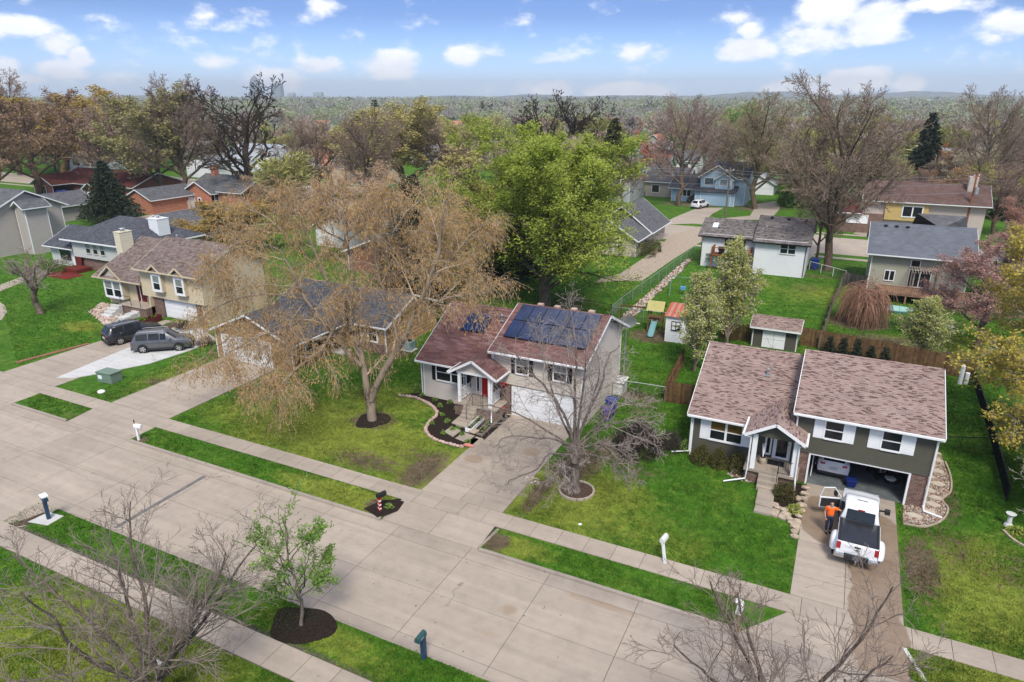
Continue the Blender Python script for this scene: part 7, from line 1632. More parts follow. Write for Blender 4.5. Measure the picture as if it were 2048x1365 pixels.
# ------------------------------------------------------------------ mailboxes, boxes and small street things
def mailbox(label, x, y, h_, post, box, rz=0, kind='wood', sc=1):
    t = thing('mailbox', label, 'mailbox', (x, y, 0), rz); t.scale = (sc,) * 3
    if kind == 'slab': MB().obox((0, 0, h_ / 2), (.09, 0, 0), (0, .10, 0), (0, 0, h_ / 2)).build('post', post, t, bevel=.02)
    else: MB().box(-.06, .06, -.06, .06, 0, h_).build('post', post, t, bevel=.008); MB().box(-.04, .04, -.35, .12, h_ - .09, h_ - .02).build('arm', post, t)
    m = MB(); prof = [(-.11, 0), (.11, 0), (.11, .13), (.078, .21), (0, .24), (-.078, .21), (-.11, .13)]; i = len(m.v)
    for yy in (-.42, .12): m.v += [(px_, yy, h_ + pz) for px_, pz in prof]
    n = len(prof)
    for k in range(n): a, b = k, (k + 1) % n; m.f.append((a, b, b + n, a + n)); m.m.append(0)
    m.f += [tuple(range(n))[::-1], tuple(range(n, 2 * n))]; m.m += [0, 0]; m.build('box', box, t, smooth_=False)
    MB().box(.112, .125, -.30, -.10, h_ + .08, h_ + .12).build('flag', MT['red'] if 0 else MT['steel'], t); return t
MT['navy'] = plain('navy_plastic', (.03, .06, .10), .5, .15); MT['teal'] = plain('teal_plastic', (.03, .085, .09), .5, .15)
mailbox('dark teal one-piece plastic mailbox beside the near kerb driveway', *at(848, 1318), 1.12, MT['navy'], MT['teal'], 0, 'slab'); mailbox('dark blue plastic mailbox with newspaper on its roof on a concrete pad', *at(98, 1038), 1.2, MT['navy'], MT['navy'], R(75), 'slab')
MB().box(-.16, .16, -.38, .10, 1.44, 1.50).build('newspaper', MT['white'], bpy.data.objects['mailbox.001'])
mailbox('black mailbox on a red and white striped post in a mulch bed', *at(760, 1022), .85, MT['red'], MT['black'], R(160)); tb = bpy.data.objects['mailbox.002']
for k in range(3): MB().obox((0, -.001, .18 + k * .24), (.075, 0, .035), (0, .066, 0), (0, 0, .03)).build('stripe', MT['white'], tb)
mailbox('white mailbox with dark finial on a white post by the middle drive', *at(278, 881), .95, MT['white'], MT['white'], R(100)); MB().tube([(0, .1, .9), (0, .1, 1.45)], .035, 6).build('finial', MT['black'], bpy.data.objects['mailbox.003'])
mailbox('white mailbox on a leaning white post in the olive house lawn', *at(1330, 1127), 1.15, MT['white'], MT['white2'], R(170)); bpy.data.objects['mailbox.004'].rotation_euler.y = R(10)
mailbox('grey-white mailbox on a wooden post behind the bare tree near the kerb', *at(1474, 1262), 1.05, MT['wood'], MT['white2'], 0, sc=1.15)
mailbox('black mailbox on the verge of the left rear street', *at(594, 378), 1.1, MT['black'], MT['black'], 0, sc=1.5)
bx_, by_ = at(221, 762); ub = thing('transformer_box', 'pale green utility transformer box on the lawn strip by the white pad', 'utility box', (bx_, by_, 0), R(5))
MB().box(-.75, .75, -.5, .5, 0, .75).build('cabinet', MT['greenbox'], ub, bevel=.03); MB().obox((0, 0, .80), (.8, 0, 0), (0, .55, -.02), (0, 0, .05)).build('lid', MT['greenbox'], ub, bevel=.02); MB().box(-.6, -.2, -.515, -.5, .3, .6).build('warning_label', MT['white'], ub)
sb_ = at(203, 785); tag(MB().blob((*sb_, .06), .3, 2, flat=.4).build('rock', MT['white']), 'small white rock on the grass below the green utility box', 'rock')

def pole(u, vb, vt, label, arm=2.2, tilt=0, mat='wood_grey', transformer=False):
    x, y = at(u, vb); dep = -_sy * x + _cy * y; r = Vector(ray(u, vt)); h_ = CAMH + r.z * dep / Vector((r.x, r.y, 0)).dot(Vector((-_sy, _cy, 0)))
    t = thing('utility_pole', label, 'utility pole', (x, y, 0), R(64)); MB().tube([(0, 0, 0), (0, 0, h_)], [.19, .12], 8).build('mast', MT[mat], t); MB().box(-arm / 2, arm / 2, -.06, .06, h_ - .7, h_ - .55).build('crossarm', MT[mat], t)
    for a in (-.9, 0, .9): MB().tube([(a * arm / 2, 0, h_ - .55), (a * arm / 2, 0, h_ - .35)], .06, 6).build('insulator', MT['white'], t)
    if transformer: MB().tube([(0, -.4, h_ - 3.2), (0, -.4, h_ - 2.2)], .28, 10).build('transformer', MT['steel'], t)
    return Vector((x, y, h_ - .4))
pA = pole(1450, 440, 335, 'bare utility pole in front of the blue house double garage', transformer=True); pB = pole(1925, 480, 345, 'orange-brown utility pole with grey transformer behind the mustard house trees', mat='cedar', transformer=True); pC = pole(2046, 470, 345, 'utility pole at the far right edge carrying four wires')
pD = pole(595, 350, 250, 'thin dark utility pole among the trees beyond the orange roof'); pL = pA + Vector((-62, 8, .5))
def wire(a, b, sag, n=14):
    return [tuple(a.lerp(b, k / n) - Vector((0, 0, sag * 4 * (k / n) * (1 - k / n)))) for k in range(n + 1)]
k = 0
for (a, b) in ((pL, pA), (pA, pB), (pB, pC), (pC, pC + Vector((40, -5, 0)))):
    for dz in (0, -.5, -1.2, -2.6):
        tag(MB().tube(wire(a + Vector((0, 0, dz)), b + Vector((0, 0, dz)), .9), .022, 4).build('overhead_wire', MT['steel']), 'pale overhead wire strung between the utility poles', 'wire', 'overhead wires on the rear street')

# ------------------------------------------------------------------ yard things
def along(pts, step):
    out = []; 
    P_ = [Vector((*p, 0)) for p in pts]; acc = 0
    for a, b in zip(P_, P_[1:]):
        L_ = (b - a).length
        while acc < L_: out.append(a.lerp(b, acc / L_)); acc += step
        acc -= L_
    return out
t = thing('stone_edging', 'curving row of pinkish rounded stones edging the black mulch bed', 'stone edging', (0, 0, 0)); rnd = random.Random(3)
edge = [tuple(p)[:2] for p in curve([(*at(*q), 0) for q in ((800, 793), (830, 797), (863, 813), (874, 830), (858, 847), (852, 864), (868, 880), (898, 890), (925, 896))], 8)]
for k, p in enumerate(along(edge, .27)): MB().blob((p.x + rnd.uniform(-.02, .02), p.y + rnd.uniform(-.02, .02), .08), (rnd.uniform(.12, .18), rnd.uniform(.10, .15), rnd.uniform(.08, .13)), k).build('stone', MT['riverrock'], t)
MB().blob((*at(938, 894), .1), (.42, .14, .12), 77).build('stone', plain('pink_rock', (.55, .22, .17), .9, .2, 6), t)
for k, (u, v) in enumerate(((905, 862), (895, 846), (925, 872), (912, 820), (880, 815), (870, 803), (900, 808), (885, 833), (935, 888), (864, 850), (887, 870), (845, 793))):
    s_ = shrub('bed_plant', 300 + k, .17, .22, 'fresh', n=90, size=.12, xy=at(u, v), label='tiny fresh green plant sprouting in the black mulch bed'); s_['category'] = 'plant'; s_['group'] = 'sprouts in the mulch bed'; s_.location.z = .05
s_ = shrub('hosta_plant', 330, .38, .35, 'fresh', n=260, size=.18, xy=at(838, 780), label='bright green leafy plant at the left corner of the cream house'); s_ = shrub('bed_plant', 331, .2, .25, 'fresh', n=120, size=.12, xy=at(778, 1016), label='small green plant beside the striped mailbox post')
# front walk: flagstones and long planter
t = thing('garden_walk', 'stepped concrete walk slabs leading to the cream house porch', 'walk', (0, 0, 0))
for k, q in enumerate((((903, 846), (922, 830), (951, 838), (933, 856)), ((888, 863), (903, 853), (922, 861), (906, 874)), ((910, 876), (928, 864), (950, 871), (932, 885)), ((935, 886), (952, 872), (968, 877), (955, 892)))): MB().prism(ccw([at(u, v, .1) for u, v in q]), 0, .12 - .02 * k).build('slab', MT['concrete'], t, bevel=.01)
def planter(label, a, b, w, h_, mat, soil=True, name='planter'):
    A, Bq = Vector((*a, 0)), Vector((*b, 0)); d = (Bq - A); Ln = d.length; d /= Ln; n_ = Vector((-d.y, d.x, 0)); t = thing(name, label, 'planter', tuple(A)); z = Vector((0, 0, h_ / 2)); c = d * Ln / 2 + z
    m = MB(); m.obox(c + n_ * w / 2, d * Ln / 2, n_ * .025, z); m.obox(c - n_ * w / 2, d * Ln / 2, n_ * .025, z); m.obox(z, d * .025, n_ * (w / 2 + .025), z); m.obox(d * Ln + z, d * .025, n_ * (w / 2 + .025), z); m.build('frame', mat, t)
    MB().obox(c - z * .3, d * (Ln / 2 - .03), n_ * (w / 2 - .03), z * .5).build('soil', MT['mulch'], t)
    for k in range(5): s__ = random.Random(k); lf_ = leaves(np.array([[*(d * Ln * (k + .5) / 5 + n_ * s__.uniform(-.1, .1))[:2], h_]] * 22) + np.random.default_rng(k).normal(size=(22, 3)) * .06, .12, np.random.default_rng(k)); np_object('plant', lf_[0], [lf_[1]], LF['fresh'], parent=t)
    return t
planter('long white wooden planter box beside the front walk', at(937, 866), at(972, 832), .42, .32, MT['white']); planter('second low timber planter between the white planter and the drive', at(958, 872), at(995, 838), .5, .2, MT['wood_grey'])
MB_ = MB().prism([(-20.2, 34.9), (-19.7, 34.8), (-19.6, 35.3), (-20.1, 35.4)], .2, .28); tag(MB_.build('stepping_stone', MT['flagstone']), 'loose pale square stone at the foot of the white planter', 'paver')
rnd = random.Random(12)
def bin_(label, x, y, mat, rz=0, s_=1.0, h_=1.05, name='wheelie_bin'):
    t = thing(name, label, 'bin', (x, y, 0), rz); t.scale = (s_,) * 3; m = MB(); w0, w1 = .24, .31
    v = [(-w0, -w0, .08), (w0, -w0, .08), (w0, w0, .08), (-w0, w0, .08), (-w1, -w1, h_ - .1), (w1, -w1, h_ - .1), (w1, w1, h_ - .1), (-w1, w1, h_ - .1)]; m.v = v; m.f = [(0, 3, 2, 1), (0, 1, 5, 4), (1, 2, 6, 5), (2, 3, 7, 6), (3, 0, 4, 7), (4, 5, 6, 7)]; m.m = [0] * 6; m.build('body', mat, t, bevel=.03)
    MB().obox((0, 0, h_ - .06), (.35, 0, 0), (0, .36, 0), (0, 0, .05)).build('lid', mat, t, bevel=.03)
    for k in (-1, 1): MB().tube([(k * .27, .26, .11), (k * .33, .26, .11)], .11, 10).build('wheel', MT['rubber'], t)
    return t
bin_('royal blue wheelie bin at the right side of the cream house', *at(1222, 828), MT['blue_plastic'], .1, 1.15); bin_('second blue bin with purple items piled by the cream house', *at(1212, 842), plain('purple_blue', (.05, .03, .20), .6, .3, 9), .6, .95)
bin_('blue recycling bin standing by the white rear house', *at(1628, 540), MT['blue_plastic'], 0, 1.4); bin_('blue tub standing in the mouth of the open garage', 2.5, 38.9, plain('deep_blue', (.008, .02, .12), .5), .2, .85, .62, 'storage_tub')
# dirt-bike like mower and clutter in the garage
t = thing('garage_mower', 'black and white ride-on machine parked deep in the open garage', 'mower', (3.9, 40.9, .05), R(-60)); MB().box(-.45, .45, -.28, .28, .3, .6).build('deck', MT['black'], t, bevel=.04); MB().box(-.1, .25, -.2, .2, .6, .85).build('hood', MT['white'], t, bevel=.05)
for sx_ in (-.4, .4):
    for sy_ in (-.3, .3): MB().tube([(sx_, sy_ - .05, .2), (sx_, sy_ + .05, .2)], .2, 12).build('wheel', MT['rubber'], t)
MB().box(-.45, -.1, -.2, .2, .6, .78).build('seat', MT['cabin'], t, bevel=.04); MB().box(.3, .5, -.22, .22, .45, .72).build('front_panel', MT['chrome'], t, bevel=.03); MB().tube([(.3, 0, .8), (-.15, 0, 1.15), (-.2, .25, 1.15), (-.2, -.25, 1.15)], .03, 6).build('handlebar', MT['chrome'], t)
t = thing('garage_clutter', 'small black and white push mower near the right jamb of the garage', 'mower', (4.55, 40.4, .05), .4); MB().box(-.25, .25, -.2, .2, .12, .3).build('deck', MT['white'], t, bevel=.04); MB().tube([(.2, 0, .25), (.5, 0, .9)], .02, 6).build('handle', MT['black'], t)
for a in (-.2, .2): MB().tube([(a, -.24, .1), (a, .24, .1)], .1, 10).build('wheel', MT['rubber'], t)
# pebble bed with stepping slabs right of the olive house
outl = [at(*p) for p in ((1805, 1045), (1850, 1052), (1882, 1040), (1893, 1020), (1880, 1000), (1897, 985), (1898, 955), (1888, 930), (1882, 910), (1868, 898), (1862, 920), (1845, 1000), (1838, 1012), (1806, 1012))]
sheet('pebble_bed', ccw(outl), .025, MT['pebble'], depth=.03)
def inpoly(x, y, P_):
    c = False; j = len(P_) - 1
    for i in range(len(P_)):
        if (P_[i][1] > y) != (P_[j][1] > y) and x < (P_[j][0] - P_[i][0]) * (y - P_[i][1]) / (P_[j][1] - P_[i][1]) + P_[i][0]: c = not c
        j = i
    return c
def pebbles(name, poly, n, s0, s1, mats, seed, label, z=.03):
    rng = np.random.default_rng(seed); xs_ = [p[0] for p in poly]; ys_ = [p[1] for p in poly]; P_ = []
    while len(P_) < n:
        x, y = rng.uniform(min(xs_), max(xs_)), rng.uniform(min(ys_), max(ys_))
        if inpoly(x, y, poly): P_.append((x, y, z))
    P_ = np.array(P_); r = rng.uniform(s0, s1, (n, 1)); o_ = np.array([[1, 0, 0], [0, 1, 0], [-1, 0, 0], [0, -1, 0], [0, 0, .7], [0, 0, -.3]]); a = rng.uniform(0, 6.28, n); c, s_ = np.cos(a), np.sin(a)
    V = P_[:, None, :] + (o_[None] * r[:, None]) * rng.uniform(.6, 1.3, (n, 6, 1)); b = np.arange(n)[:, None] * 6; tri = [(0, 1, 4), (1, 2, 4), (2, 3, 4), (3, 0, 4), (1, 0, 5), (2, 1, 5), (3, 2, 5), (0, 3, 5)]
    Fs, mi = [], []; kk = rng.integers(0, len(mats), n)
    for m_ in range(len(mats)):
        bb = b[kk == m_]; Fs.append(np.concatenate([bb + np.array([t_]) for t_ in tri])); mi.append(m_)
    return np_object(name, V.reshape(-1, 3), Fs, mats, mi, kind='stuff', label=label)
PM = [plain('pebble_tan', (.34, .26, .20), .9, .2), plain('pebble_dark', (.14, .11, .09), .9, .2), plain('pebble_pale', (.52, .44, .37), .9, .2), plain('pebble_rust', (.28, .16, .11), .9, .2)]
pebbles('pebbles', outl, 4200, .035, .075, PM, 1, 'mixed river pebbles filling the bed right of the olive house')
pebbles('pebbles', [at(*p) for p in ((1455, 950), (1480, 962), (1512, 968), (1515, 955), (1490, 940), (1465, 938))], 260, .05, .10, PM, 2, 'pale stones by the porch downspout'); pebbles('pebbles', [at(*p) for p in ((178, 625), (215, 655), (250, 640), (235, 612), (205, 606))], 650, .10, .24, [PM[2], PM[0], MT['riverrock']], 3, 'pale pink rocks in the bed of the yellow house')
pebbles('pebbles', [at(*p) for p in ((1245, 632), (1262, 640), (1360, 545), (1385, 518), (1372, 520), (1300, 585))], 900, .10, .28, [PM[0], PM[2], PM[1], MT['flagstone']], 4, 'rubble of stones along the chain-link fence')
pebbles('pebbles', [at(*p) for p in ((1045, 958), (1060, 950), (1075, 958), (1085, 966), (1065, 972))], 40, .06, .14, [MT['flagstone'], PM[2]], 5, 'broken flat stones on the lawn edge near the bare tree')
for k, (u, v) in enumerate(((1828, 1033), (1857, 1026), (1864, 1010), (1872, 998), (1857, 982), (1876, 970), (1856, 955), (1874, 944), (1861, 932), (1872, 922), (1868, 907))):
    x, y = at(u, v); rn = random.Random(k); n = 9; m = MB(); m.prism([(x + (.36 + rn.uniform(-.06, .07)) * math.cos(6.283 * j / n), y + (.24 + rn.uniform(-.05, .05)) * math.sin(6.283 * j / n)) for j in range(n)], .03, .085)
    tag(m.build('stepping_stone', MT['flagstone'] if 0 else plain('stepping_stone', (.50, .43, .34), .9, .15, 5) if k == 0 else bpy.data.materials['stepping_stone']), 'pale irregular stepping stone in the pebble bed', 'stepping stone', 'stepping stones in the pebble bed')
t = thing('bed_edging', 'low curved concrete edging round the pebble bed', 'edging', (0, 0, 0)); cp = curve([(*at(*q), 0) for q in ((1806, 1049), (1850, 1055), (1884, 1042), (1896, 1020), (1884, 1001), (1901, 985), (1901, 955), (1890, 925))], 4)
for a, b in zip(cp, cp[1:]): MB().bar(a + Vector((0, 0, .04)), b + Vector((0, 0, .04)), .09, .1).build('edging_block', MT['flagstone'], t)
t = thing('tree_ring', 'round concrete ring edging around the bare lawn tree', 'tree ring', (*at(1153, 983), 0))
for k in range(16):
    a, b = 6.283 * k / 16, 6.283 * (k + .93) / 16; MB().bar((math.cos(a) * .98, math.sin(a) * .98, .06), (math.cos(b) * .98, math.sin(b) * .98, .06), .11, .14).build('ring_block', MT['concrete'], t)
# rocks, flowers and steps between the olive house lawn and drive
t = thing('rock_border', 'stacked tan rocks bordering the bed between the steps and the drive', 'rock border', (0, 0, 0)); rnd = random.Random(9)
for k, (u, v) in enumerate(((1611, 978), (1609, 990), (1606, 1000), (1604, 1012), (1600, 1024), (1597, 1035), (1594, 1046), (1590, 1056), (1588, 1066), (1584, 1048), (1578, 1040), (1572, 1032), (1566, 1022), (1555, 1018), (1548, 1012), (1596, 1000), (1599, 1014), (1590, 1076))): MB().blob((*at(u, v), .08), (rnd.uniform(.18, .3), rnd.uniform(.14, .22), rnd.uniform(.1, .17)), k).build('rock', MT['flagstone'], t)
for k, q in enumerate((((1510, 1008), (1520, 960), (1552, 965), (1545, 1018)), ((1507, 1022), (1511, 1010), (1545, 1018), (1541, 1030)), ((1541, 1028), (1546, 1016), (1560, 1022), (1554, 1034)), ((1556, 1032), (1562, 1022), (1576, 1030), (1570, 1040)), ((1575, 1042), (1585, 1034), (1602, 1044), (1598, 1062)))):
    tag(MB().prism(ccw([at(u, v, .1) for u, v in q]), 0, .16 - .025 * k).build('walk_slab', MT['concrete' if k < 2 else 'flagstone'], bevel=.015), ('long concrete walk slab at the foot of the olive house steps', 'second concrete walk slab below the steps', 'small square stone below the walk slabs', 'next small stone towards the drive', 'broad flat stone meeting the drive')[k], 'paver')
sheet('planting_bed', ccw([at(*p) for p in ((1545, 1012), (1556, 965), (1600, 968), (1614, 975), (1603, 1030), (1588, 1048), (1572, 1036))]), .04, MT['mulch'], depth=.05)
pf = shrub('purple_flowers', 340, .42, .42, 'pear', n=500, size=.10, xy=at(1589, 1024), label='mound of pale purple flowers beside the rocks'); pf['category'] = 'flowers'; pf.children[1].color = (1.9, 1.6, 6.0, 1)
def pot(label, x, y, z, mat, r=.2, h_=.35):
    t = thing('plant_pot', label, 'pot', (x, y, z)); MB().tube([(0, 0, 0), (0, 0, h_ * .6), (0, 0, h_)], [r * .7, r, r * .85], 12).build('pot', mat, t); MB().tube([(0, 0, h_), (0, 0, h_ + .01)], [r * .8, r * .8], 12).build('soil', MT['mulch'], t); return t
pot('black plastic planter pot beside the porch of the olive house', *at(1495, 952), .02, MT['black'], .27, .38); u_ = pot('tan urn on the olive house porch', -2.25, 37.7, .92, MT['flagstone'], .2, .45)
for k in range(5): MB().tube([(0, 0, .4), (.05 * (k - 2), .03 * k, 1.3)], .018, 4).build('stick', MT['white'], u_)
t = thing('hanging_basket', 'dark red hanging flower basket at the cream house porch corner', 'flower basket', (-19.2, 38.0, 2.35)); MB().tube([(0, 0, 0), (0, 0, .22)], [.12, .24], 10).build('basket', MT['darkred'], t); v, f = leaves(np.random.default_rng(1).normal(size=(120, 3)) * np.array([.15, .15, .07]) + np.array([0, 0, .27]), .10, np.random.default_rng(2)); np_object('flowers', v, [f], MT['red'], parent=t, kind='stuff')
t = thing('tricycle', 'bright red toy cart and bag left beside the garage door', 'toy cart', (*at(1004, 832), .03)); MB().blob((0, 0, .55), (.22, .18, .2), 4, flat=1).build('bag', plain('bright_red', (.75, .02, .03), .5), t); MB().box(-.3, .1, -.2, .15, .1, .3).build('tray', MT['navy'], t, bevel=.03); MB().box(-.45, -.2, -.05, 0, .3, .85).build('board', MT['white'], t)
for a in (-.2, .2): MB().tube([(a, -.25, .1), (a, .2, .1)], .1, 10).build('wheel', MT['rubber'], t)
t = thing('air_conditioner', 'grey-blue air conditioner unit on a pad beside the tan house', 'air conditioner', (*at(818, 700), 0)); MB().box(-.6, .6, -.5, .5, 0, .08).build('pad', MT['concrete_white'], t); MB().box(-.42, .42, -.4, .4, .08, .85).build('cabinet', plain('ac_grey', (.22, .30, .30), .6), t, bevel=.03); MB().tube([(0, 0, .85), (0, 0, .88)], .32, 16).build('fan_grille', MT['black'], t)
t = thing('satellite_dish', 'pale satellite dish standing behind the roof corner of the cream house', 'satellite dish', (-13.9, 48.6, 4.5), R(24)); m = MB()
for j in range(16):
    a, b = 6.283 * j / 16, 6.283 * (j + 1) / 16
    for k in range(4):
        r0_, r1_ = .75 * k / 4, .75 * (k + 1) / 4; f_ = lambda r, a_: (r * math.cos(a_), -.25 * r * r - r * math.sin(a_) * .45, .1 + r * math.sin(a_) * .8 + .2 * r * r); m.poly([f_(r0_, a), f_(r1_, a), f_(r1_, b), f_(r0_, b)])
m.build('dish', MT['grey_wall'], t, weld=True, smooth_=True); MB().tube([(0, .1, -4.5), (0, .1, .1)], .05, 8).build('mast', MT['steel'], t); MB().tube([(0, 0, -.4), (0, -.7, .2)], .02, 6).build('feed_arm', MT['steel'], t)
# play tower with yellow roof, slide and swing beam
t = thing('play_tower', 'wooden play tower with yellow gable roof, teal slide and swing beam', 'play set', (*at(1310, 662), 0), R(3))
for x in (-.6, .6):
    for y in (-.55, .55): MB().box(x - .05, x + .05, y - .05, y + .05, 0, 2.3).build('post', MT['wood'], t)
MB().box(-.65, .65, -.6, .6, 1.1, 1.2).build('platform', MT['wood'], t); MB().box(-.65, .65, -.62, -.58, 1.5, 1.75).build('rail', MT['wood'], t)
m = MB(); m.poly([(-.8, -.85, 2.2), (.8, -.85, 2.2), (.8, 0, 2.95), (-.8, 0, 2.95)]); m.poly([(-.8, .85, 2.2), (.8, .85, 2.2), (.8, 0, 2.95), (-.8, 0, 2.95)]); m.build('canopy', plain('yellow_canvas', (.42, .38, .15), .8, .1), t)
m = MB(); m.obox((0, -1.35, .62), (.24, 0, 0), (0, .85, .52), (0, -.02, .03)); m.obox((-.24, -1.35, .68), (.03, 0, 0), (0, .85, .52), (0, -.05, .08)); m.obox((.24, -1.35, .68), (.03, 0, 0), (0, .85, .52), (0, -.05, .08)); m.build('slide', plain('slide_teal', (.16, .32, .34), .4), t)
MB().box(-3.4, -.6, -.06, .06, 2.1, 2.22).build('swing_beam', MT['wood'], t)
for y in (-.6, .6): MB().bar((-3.4, 0, 2.15), (-3.5, y, 0), .09).build('leg', MT['wood'], t)
for x in (-2.8, -1.7):
    MB().box(x - .22, x + .22, -.1, .1, .5, .54).build('swing_seat', MT['white2'], t)
    for s_ in (-.2, .2): MB().tube([(x + s_, 0, .54), (x + s_, 0, 2.1)], .01, 4).build('chain', MT['steel'], t)
# metal swing with long slide
t = thing('metal_swing_set', 'small green metal swing set with a pale yellow slide', 'play set', (*at(1365, 590), 0), R(10))
for x in (-1.3, 1.0):
    for y in (-.8, .8): MB().tube([(x, 0, 2.0), (x * 1.1, y, 0)], .05, 6).build('leg', plain('green_metal', (.12, .25, .16), .5) if x < 0 and y < 0 else bpy.data.materials['green_metal'], t)
MB().tube([(-1.4, 0, 2.0), (1.1, 0, 2.0)], .05, 6).build('top_bar', bpy.data.materials['green_metal'], t); m = MB(); m.obox((2.3, -.4, .85), (1.25, -.4, -.62), (0, .22, 0), (0, 0, .03)); m.build('slide', plain('slide_yellow', (.62, .62, .34), .5), t); MB().box(-.3, .3, -.2, .2, .6, .95).build('swing_seat', plain('swing_blue', (.1, .3, .5), .5), t)
for s_ in (-.3, .3): MB().tube([(s_, 0, .9), (s_, 0, 2.0)], .012, 4).build('chain', MT['steel'], t)
# white playhouse with red roof
t = thing('garden_playhouse', 'narrow white clapboard garden hut with red-striped lean roof', 'hut', (0, 0, 0)); x0, y0 = -13.15, 58.7
gable_walls(t, x0, x0 + 2.0, y0, y0 + 2.0, 0, 2.5, y0 + 1, 2.5, MT['white_wall'], lap=.22, corner='white', gbl=False)
m = MB(); n = 9
for k in range(n): a = -.15 + 2.3 * k / n; m.poly([(x0 + a, y0 - .25, 2.45), (x0 + a + 2.2 / n, y0 - .25, 2.45), (x0 + a + 2.2 / n, y0 + 2.2, 3.1), (x0 + a, y0 + 2.2, 3.1)], k % 2)
m.build('roof', [plain('red_metal', (.45, .10, .07), .5), plain('rust_metal', (.42, .22, .16), .5)], t)
w_ = window(t, 'y', y0, -1, x0 + .55, x0 + 1.25, 1.2, 1.95, 2, 2, fr=.05, fm='black', glass='white', d=.03); m = MB()
for k in range(3): m.bar((x0 + .95 + k * .1, y0 - .09, 1.22), (x0 + 1.23, y0 - .09, 1.5 - k * .1), .05)
m.build('lattice', MT['black'], t)
# garden shed
t = thing('garden_shed', 'small dark olive shed with white double doors and shingled roof', 'shed', (0, 0, 0)); x0, y0 = -5.9, 60.9
gable_walls(t, x0, x0 + 3.7, y0, y0 + 2.4, 0, 2.0, y0 + 1.2, 2.4, MT['h2_wall'], lap=.2, corner='white2'); roof_part(t, x0 - .25, x0 + 3.95, y0 - .45, y0 + 2.8, 1.95, y0 + 1.4, 2.55, MT['h2_roof'], gutter=False)
for k in (0, 1):
    a = x0 + .85 + k * .95; d_ = MB().box(a, a + .93, y0 - .05, y0 - .02, .05, 1.75).build('door', MT['white'], t); MB().bar((a + .02, y0 - .06, .08 if k else 1.7), (a + .9, y0 - .06, 1.7 if k else .08), .03).bar((a + .02, y0 - .06, .9), (a + .9, y0 - .06, .9), .03).build('brace', MT['white2'], d_)
# far yard: pool cover, stones; purple flower etc.
t = thing('paddling_pool', 'pale turquoise plastic paddling pool lying by the deck', 'paddling pool', (*at(1790, 622), 0), .1); m = MB(); m.tube([(0, 0, 0), (0, 0, .28)], [1.0, 1.15], 20); m.v = [(a * 1.5, b, c) for a, b, c in m.v]; m.build('shell', plain('aqua_plastic', (.26, .48, .43), .4), t)
m = MB(); m.tube([(0, 0, .285), (0, 0, .29)], .9, 18); m.v = [(a * 1.4, b, c) for a, b, c in m.v]; m.build('floor', plain('aqua_floor', (.32, .54, .48), .4), t)
tag(MB().blob((*at(1892, 656), .1), (.7, .45, .15), 4).build('garden_stone', MT['grey_wall']), 'flat pale stone lying on the far yard grass', 'stone')
t = thing('bird_bath', 'white stone bird bath pedestal by the black fence at the right', 'bird bath', (*at(2016, 1052), 0)); MB().tube([(0, 0, 0), (0, 0, .1), (0, 0, .2), (0, 0, .5), (0, 0, .62)], [.22, .2, .12, .10, .14], 12).build('pedestal', MT['white2'], t); MB().tube([(0, 0, .62), (0, 0, .74)], [.15, .24], 14).build('bowl', MT['white2'], t)
t = thing('bed_edging', 'curved brick edging of the planted bed at the lower right', 'edging', (0, 0, 0)); cp = curve([(*at(*q), 0) for q in ((2006, 1062), (2025, 1080), (2055, 1098))], 7)
for a, b in zip(cp, cp[1:]): MB().bar(a + Vector((0, 0, .04)), b + Vector((0, 0, .04)), .12, .1).build('edging_block', MT['flagstone'], t)
shrub('low_green_plant', 345, .5, .35, 'green', n=400, size=.09, xy=at(2035, 1068), label='low green plant in the bed behind the bird bath')
for k, (u, h_) in enumerate(((1919, 1.5), (1931, .9))): x, y = at(u, 768); tag(MB().tube([(x, y, 0), (x, y, h_)], .16, 10).build('pvc_pipe', MT['white']), ('taller white pipe stub by the board fence corner', 'shorter white pipe stub by the board fence corner')[k], 'pipe')
# yellow house clutter
for k in range(3): x, y = at(250 + k * 14, 640 - k * 4); tag(MB().box(x - .5, x + .5, y - .4, y + .4, 0, .35 + .12 * k).build('stone_block', MT['concrete_white'], bevel=.02), ('lowest', 'middle', 'topmost')[k] + ' pale block of the garden steps by the yellow house', 'block')
planter('dark red brick planter in front of the yellow house garage', at(275, 658), at(318, 640), .7, .6, MT['darkred']); planter('low brick wall bed beside the black SUV', at(322, 662), at(350, 652), .6, .4, MT['brick'])
shrub('dead_hedge', 350, .9, 1.0, bare=True, n=700, xy=at(370, 660), label='dead brown brush pile behind the grey SUV').children[1].color = (3.2, 2.3, 1.6, 1); shrub('dead_grass_clump', 351, .8, .8, bare=True, n=700, xy=at(412, 690), label='straw-coloured grass clump by the tan house drive').children[1].color = (5, 3.6, 2.2, 1)
bin_('bright blue tub by the yellow house pillar', *at(398, 642), MT['blue_plastic'], 0, .8, .7, 'storage_tub')
t = thing('covered_trailer', 'blue tarpaulin-covered cart behind the maroon brick house', 'cart', (*at(130, 402), 0)); MB().blob((0, 0, 1.2), (2.4, 1.6, 1.1), 3, flat=1).build('tarpaulin', MT['blue_plastic'], t, smooth_=True); MB().box(-2, 2, -1, 1, .3, .8).build('frame', MT['black'], t)
for a in (-1.4, 1.4): MB().tube([(a, -1.1, .35), (a, 1.1, .35)], .35, 12).build('wheel', MT['rubber'], t)
for k, (u, v, s_) in enumerate(((1478, 1205, .5), (1160, 1050, .25))): tag(MB().blob((*at(u, v), .03), s_ * .4, k, flat=.4).build('lawn_marker', MT['white']), ('small white stone at the edge of the sidewalk', 'small white cap lying in the front lawn')[k], 'marker')

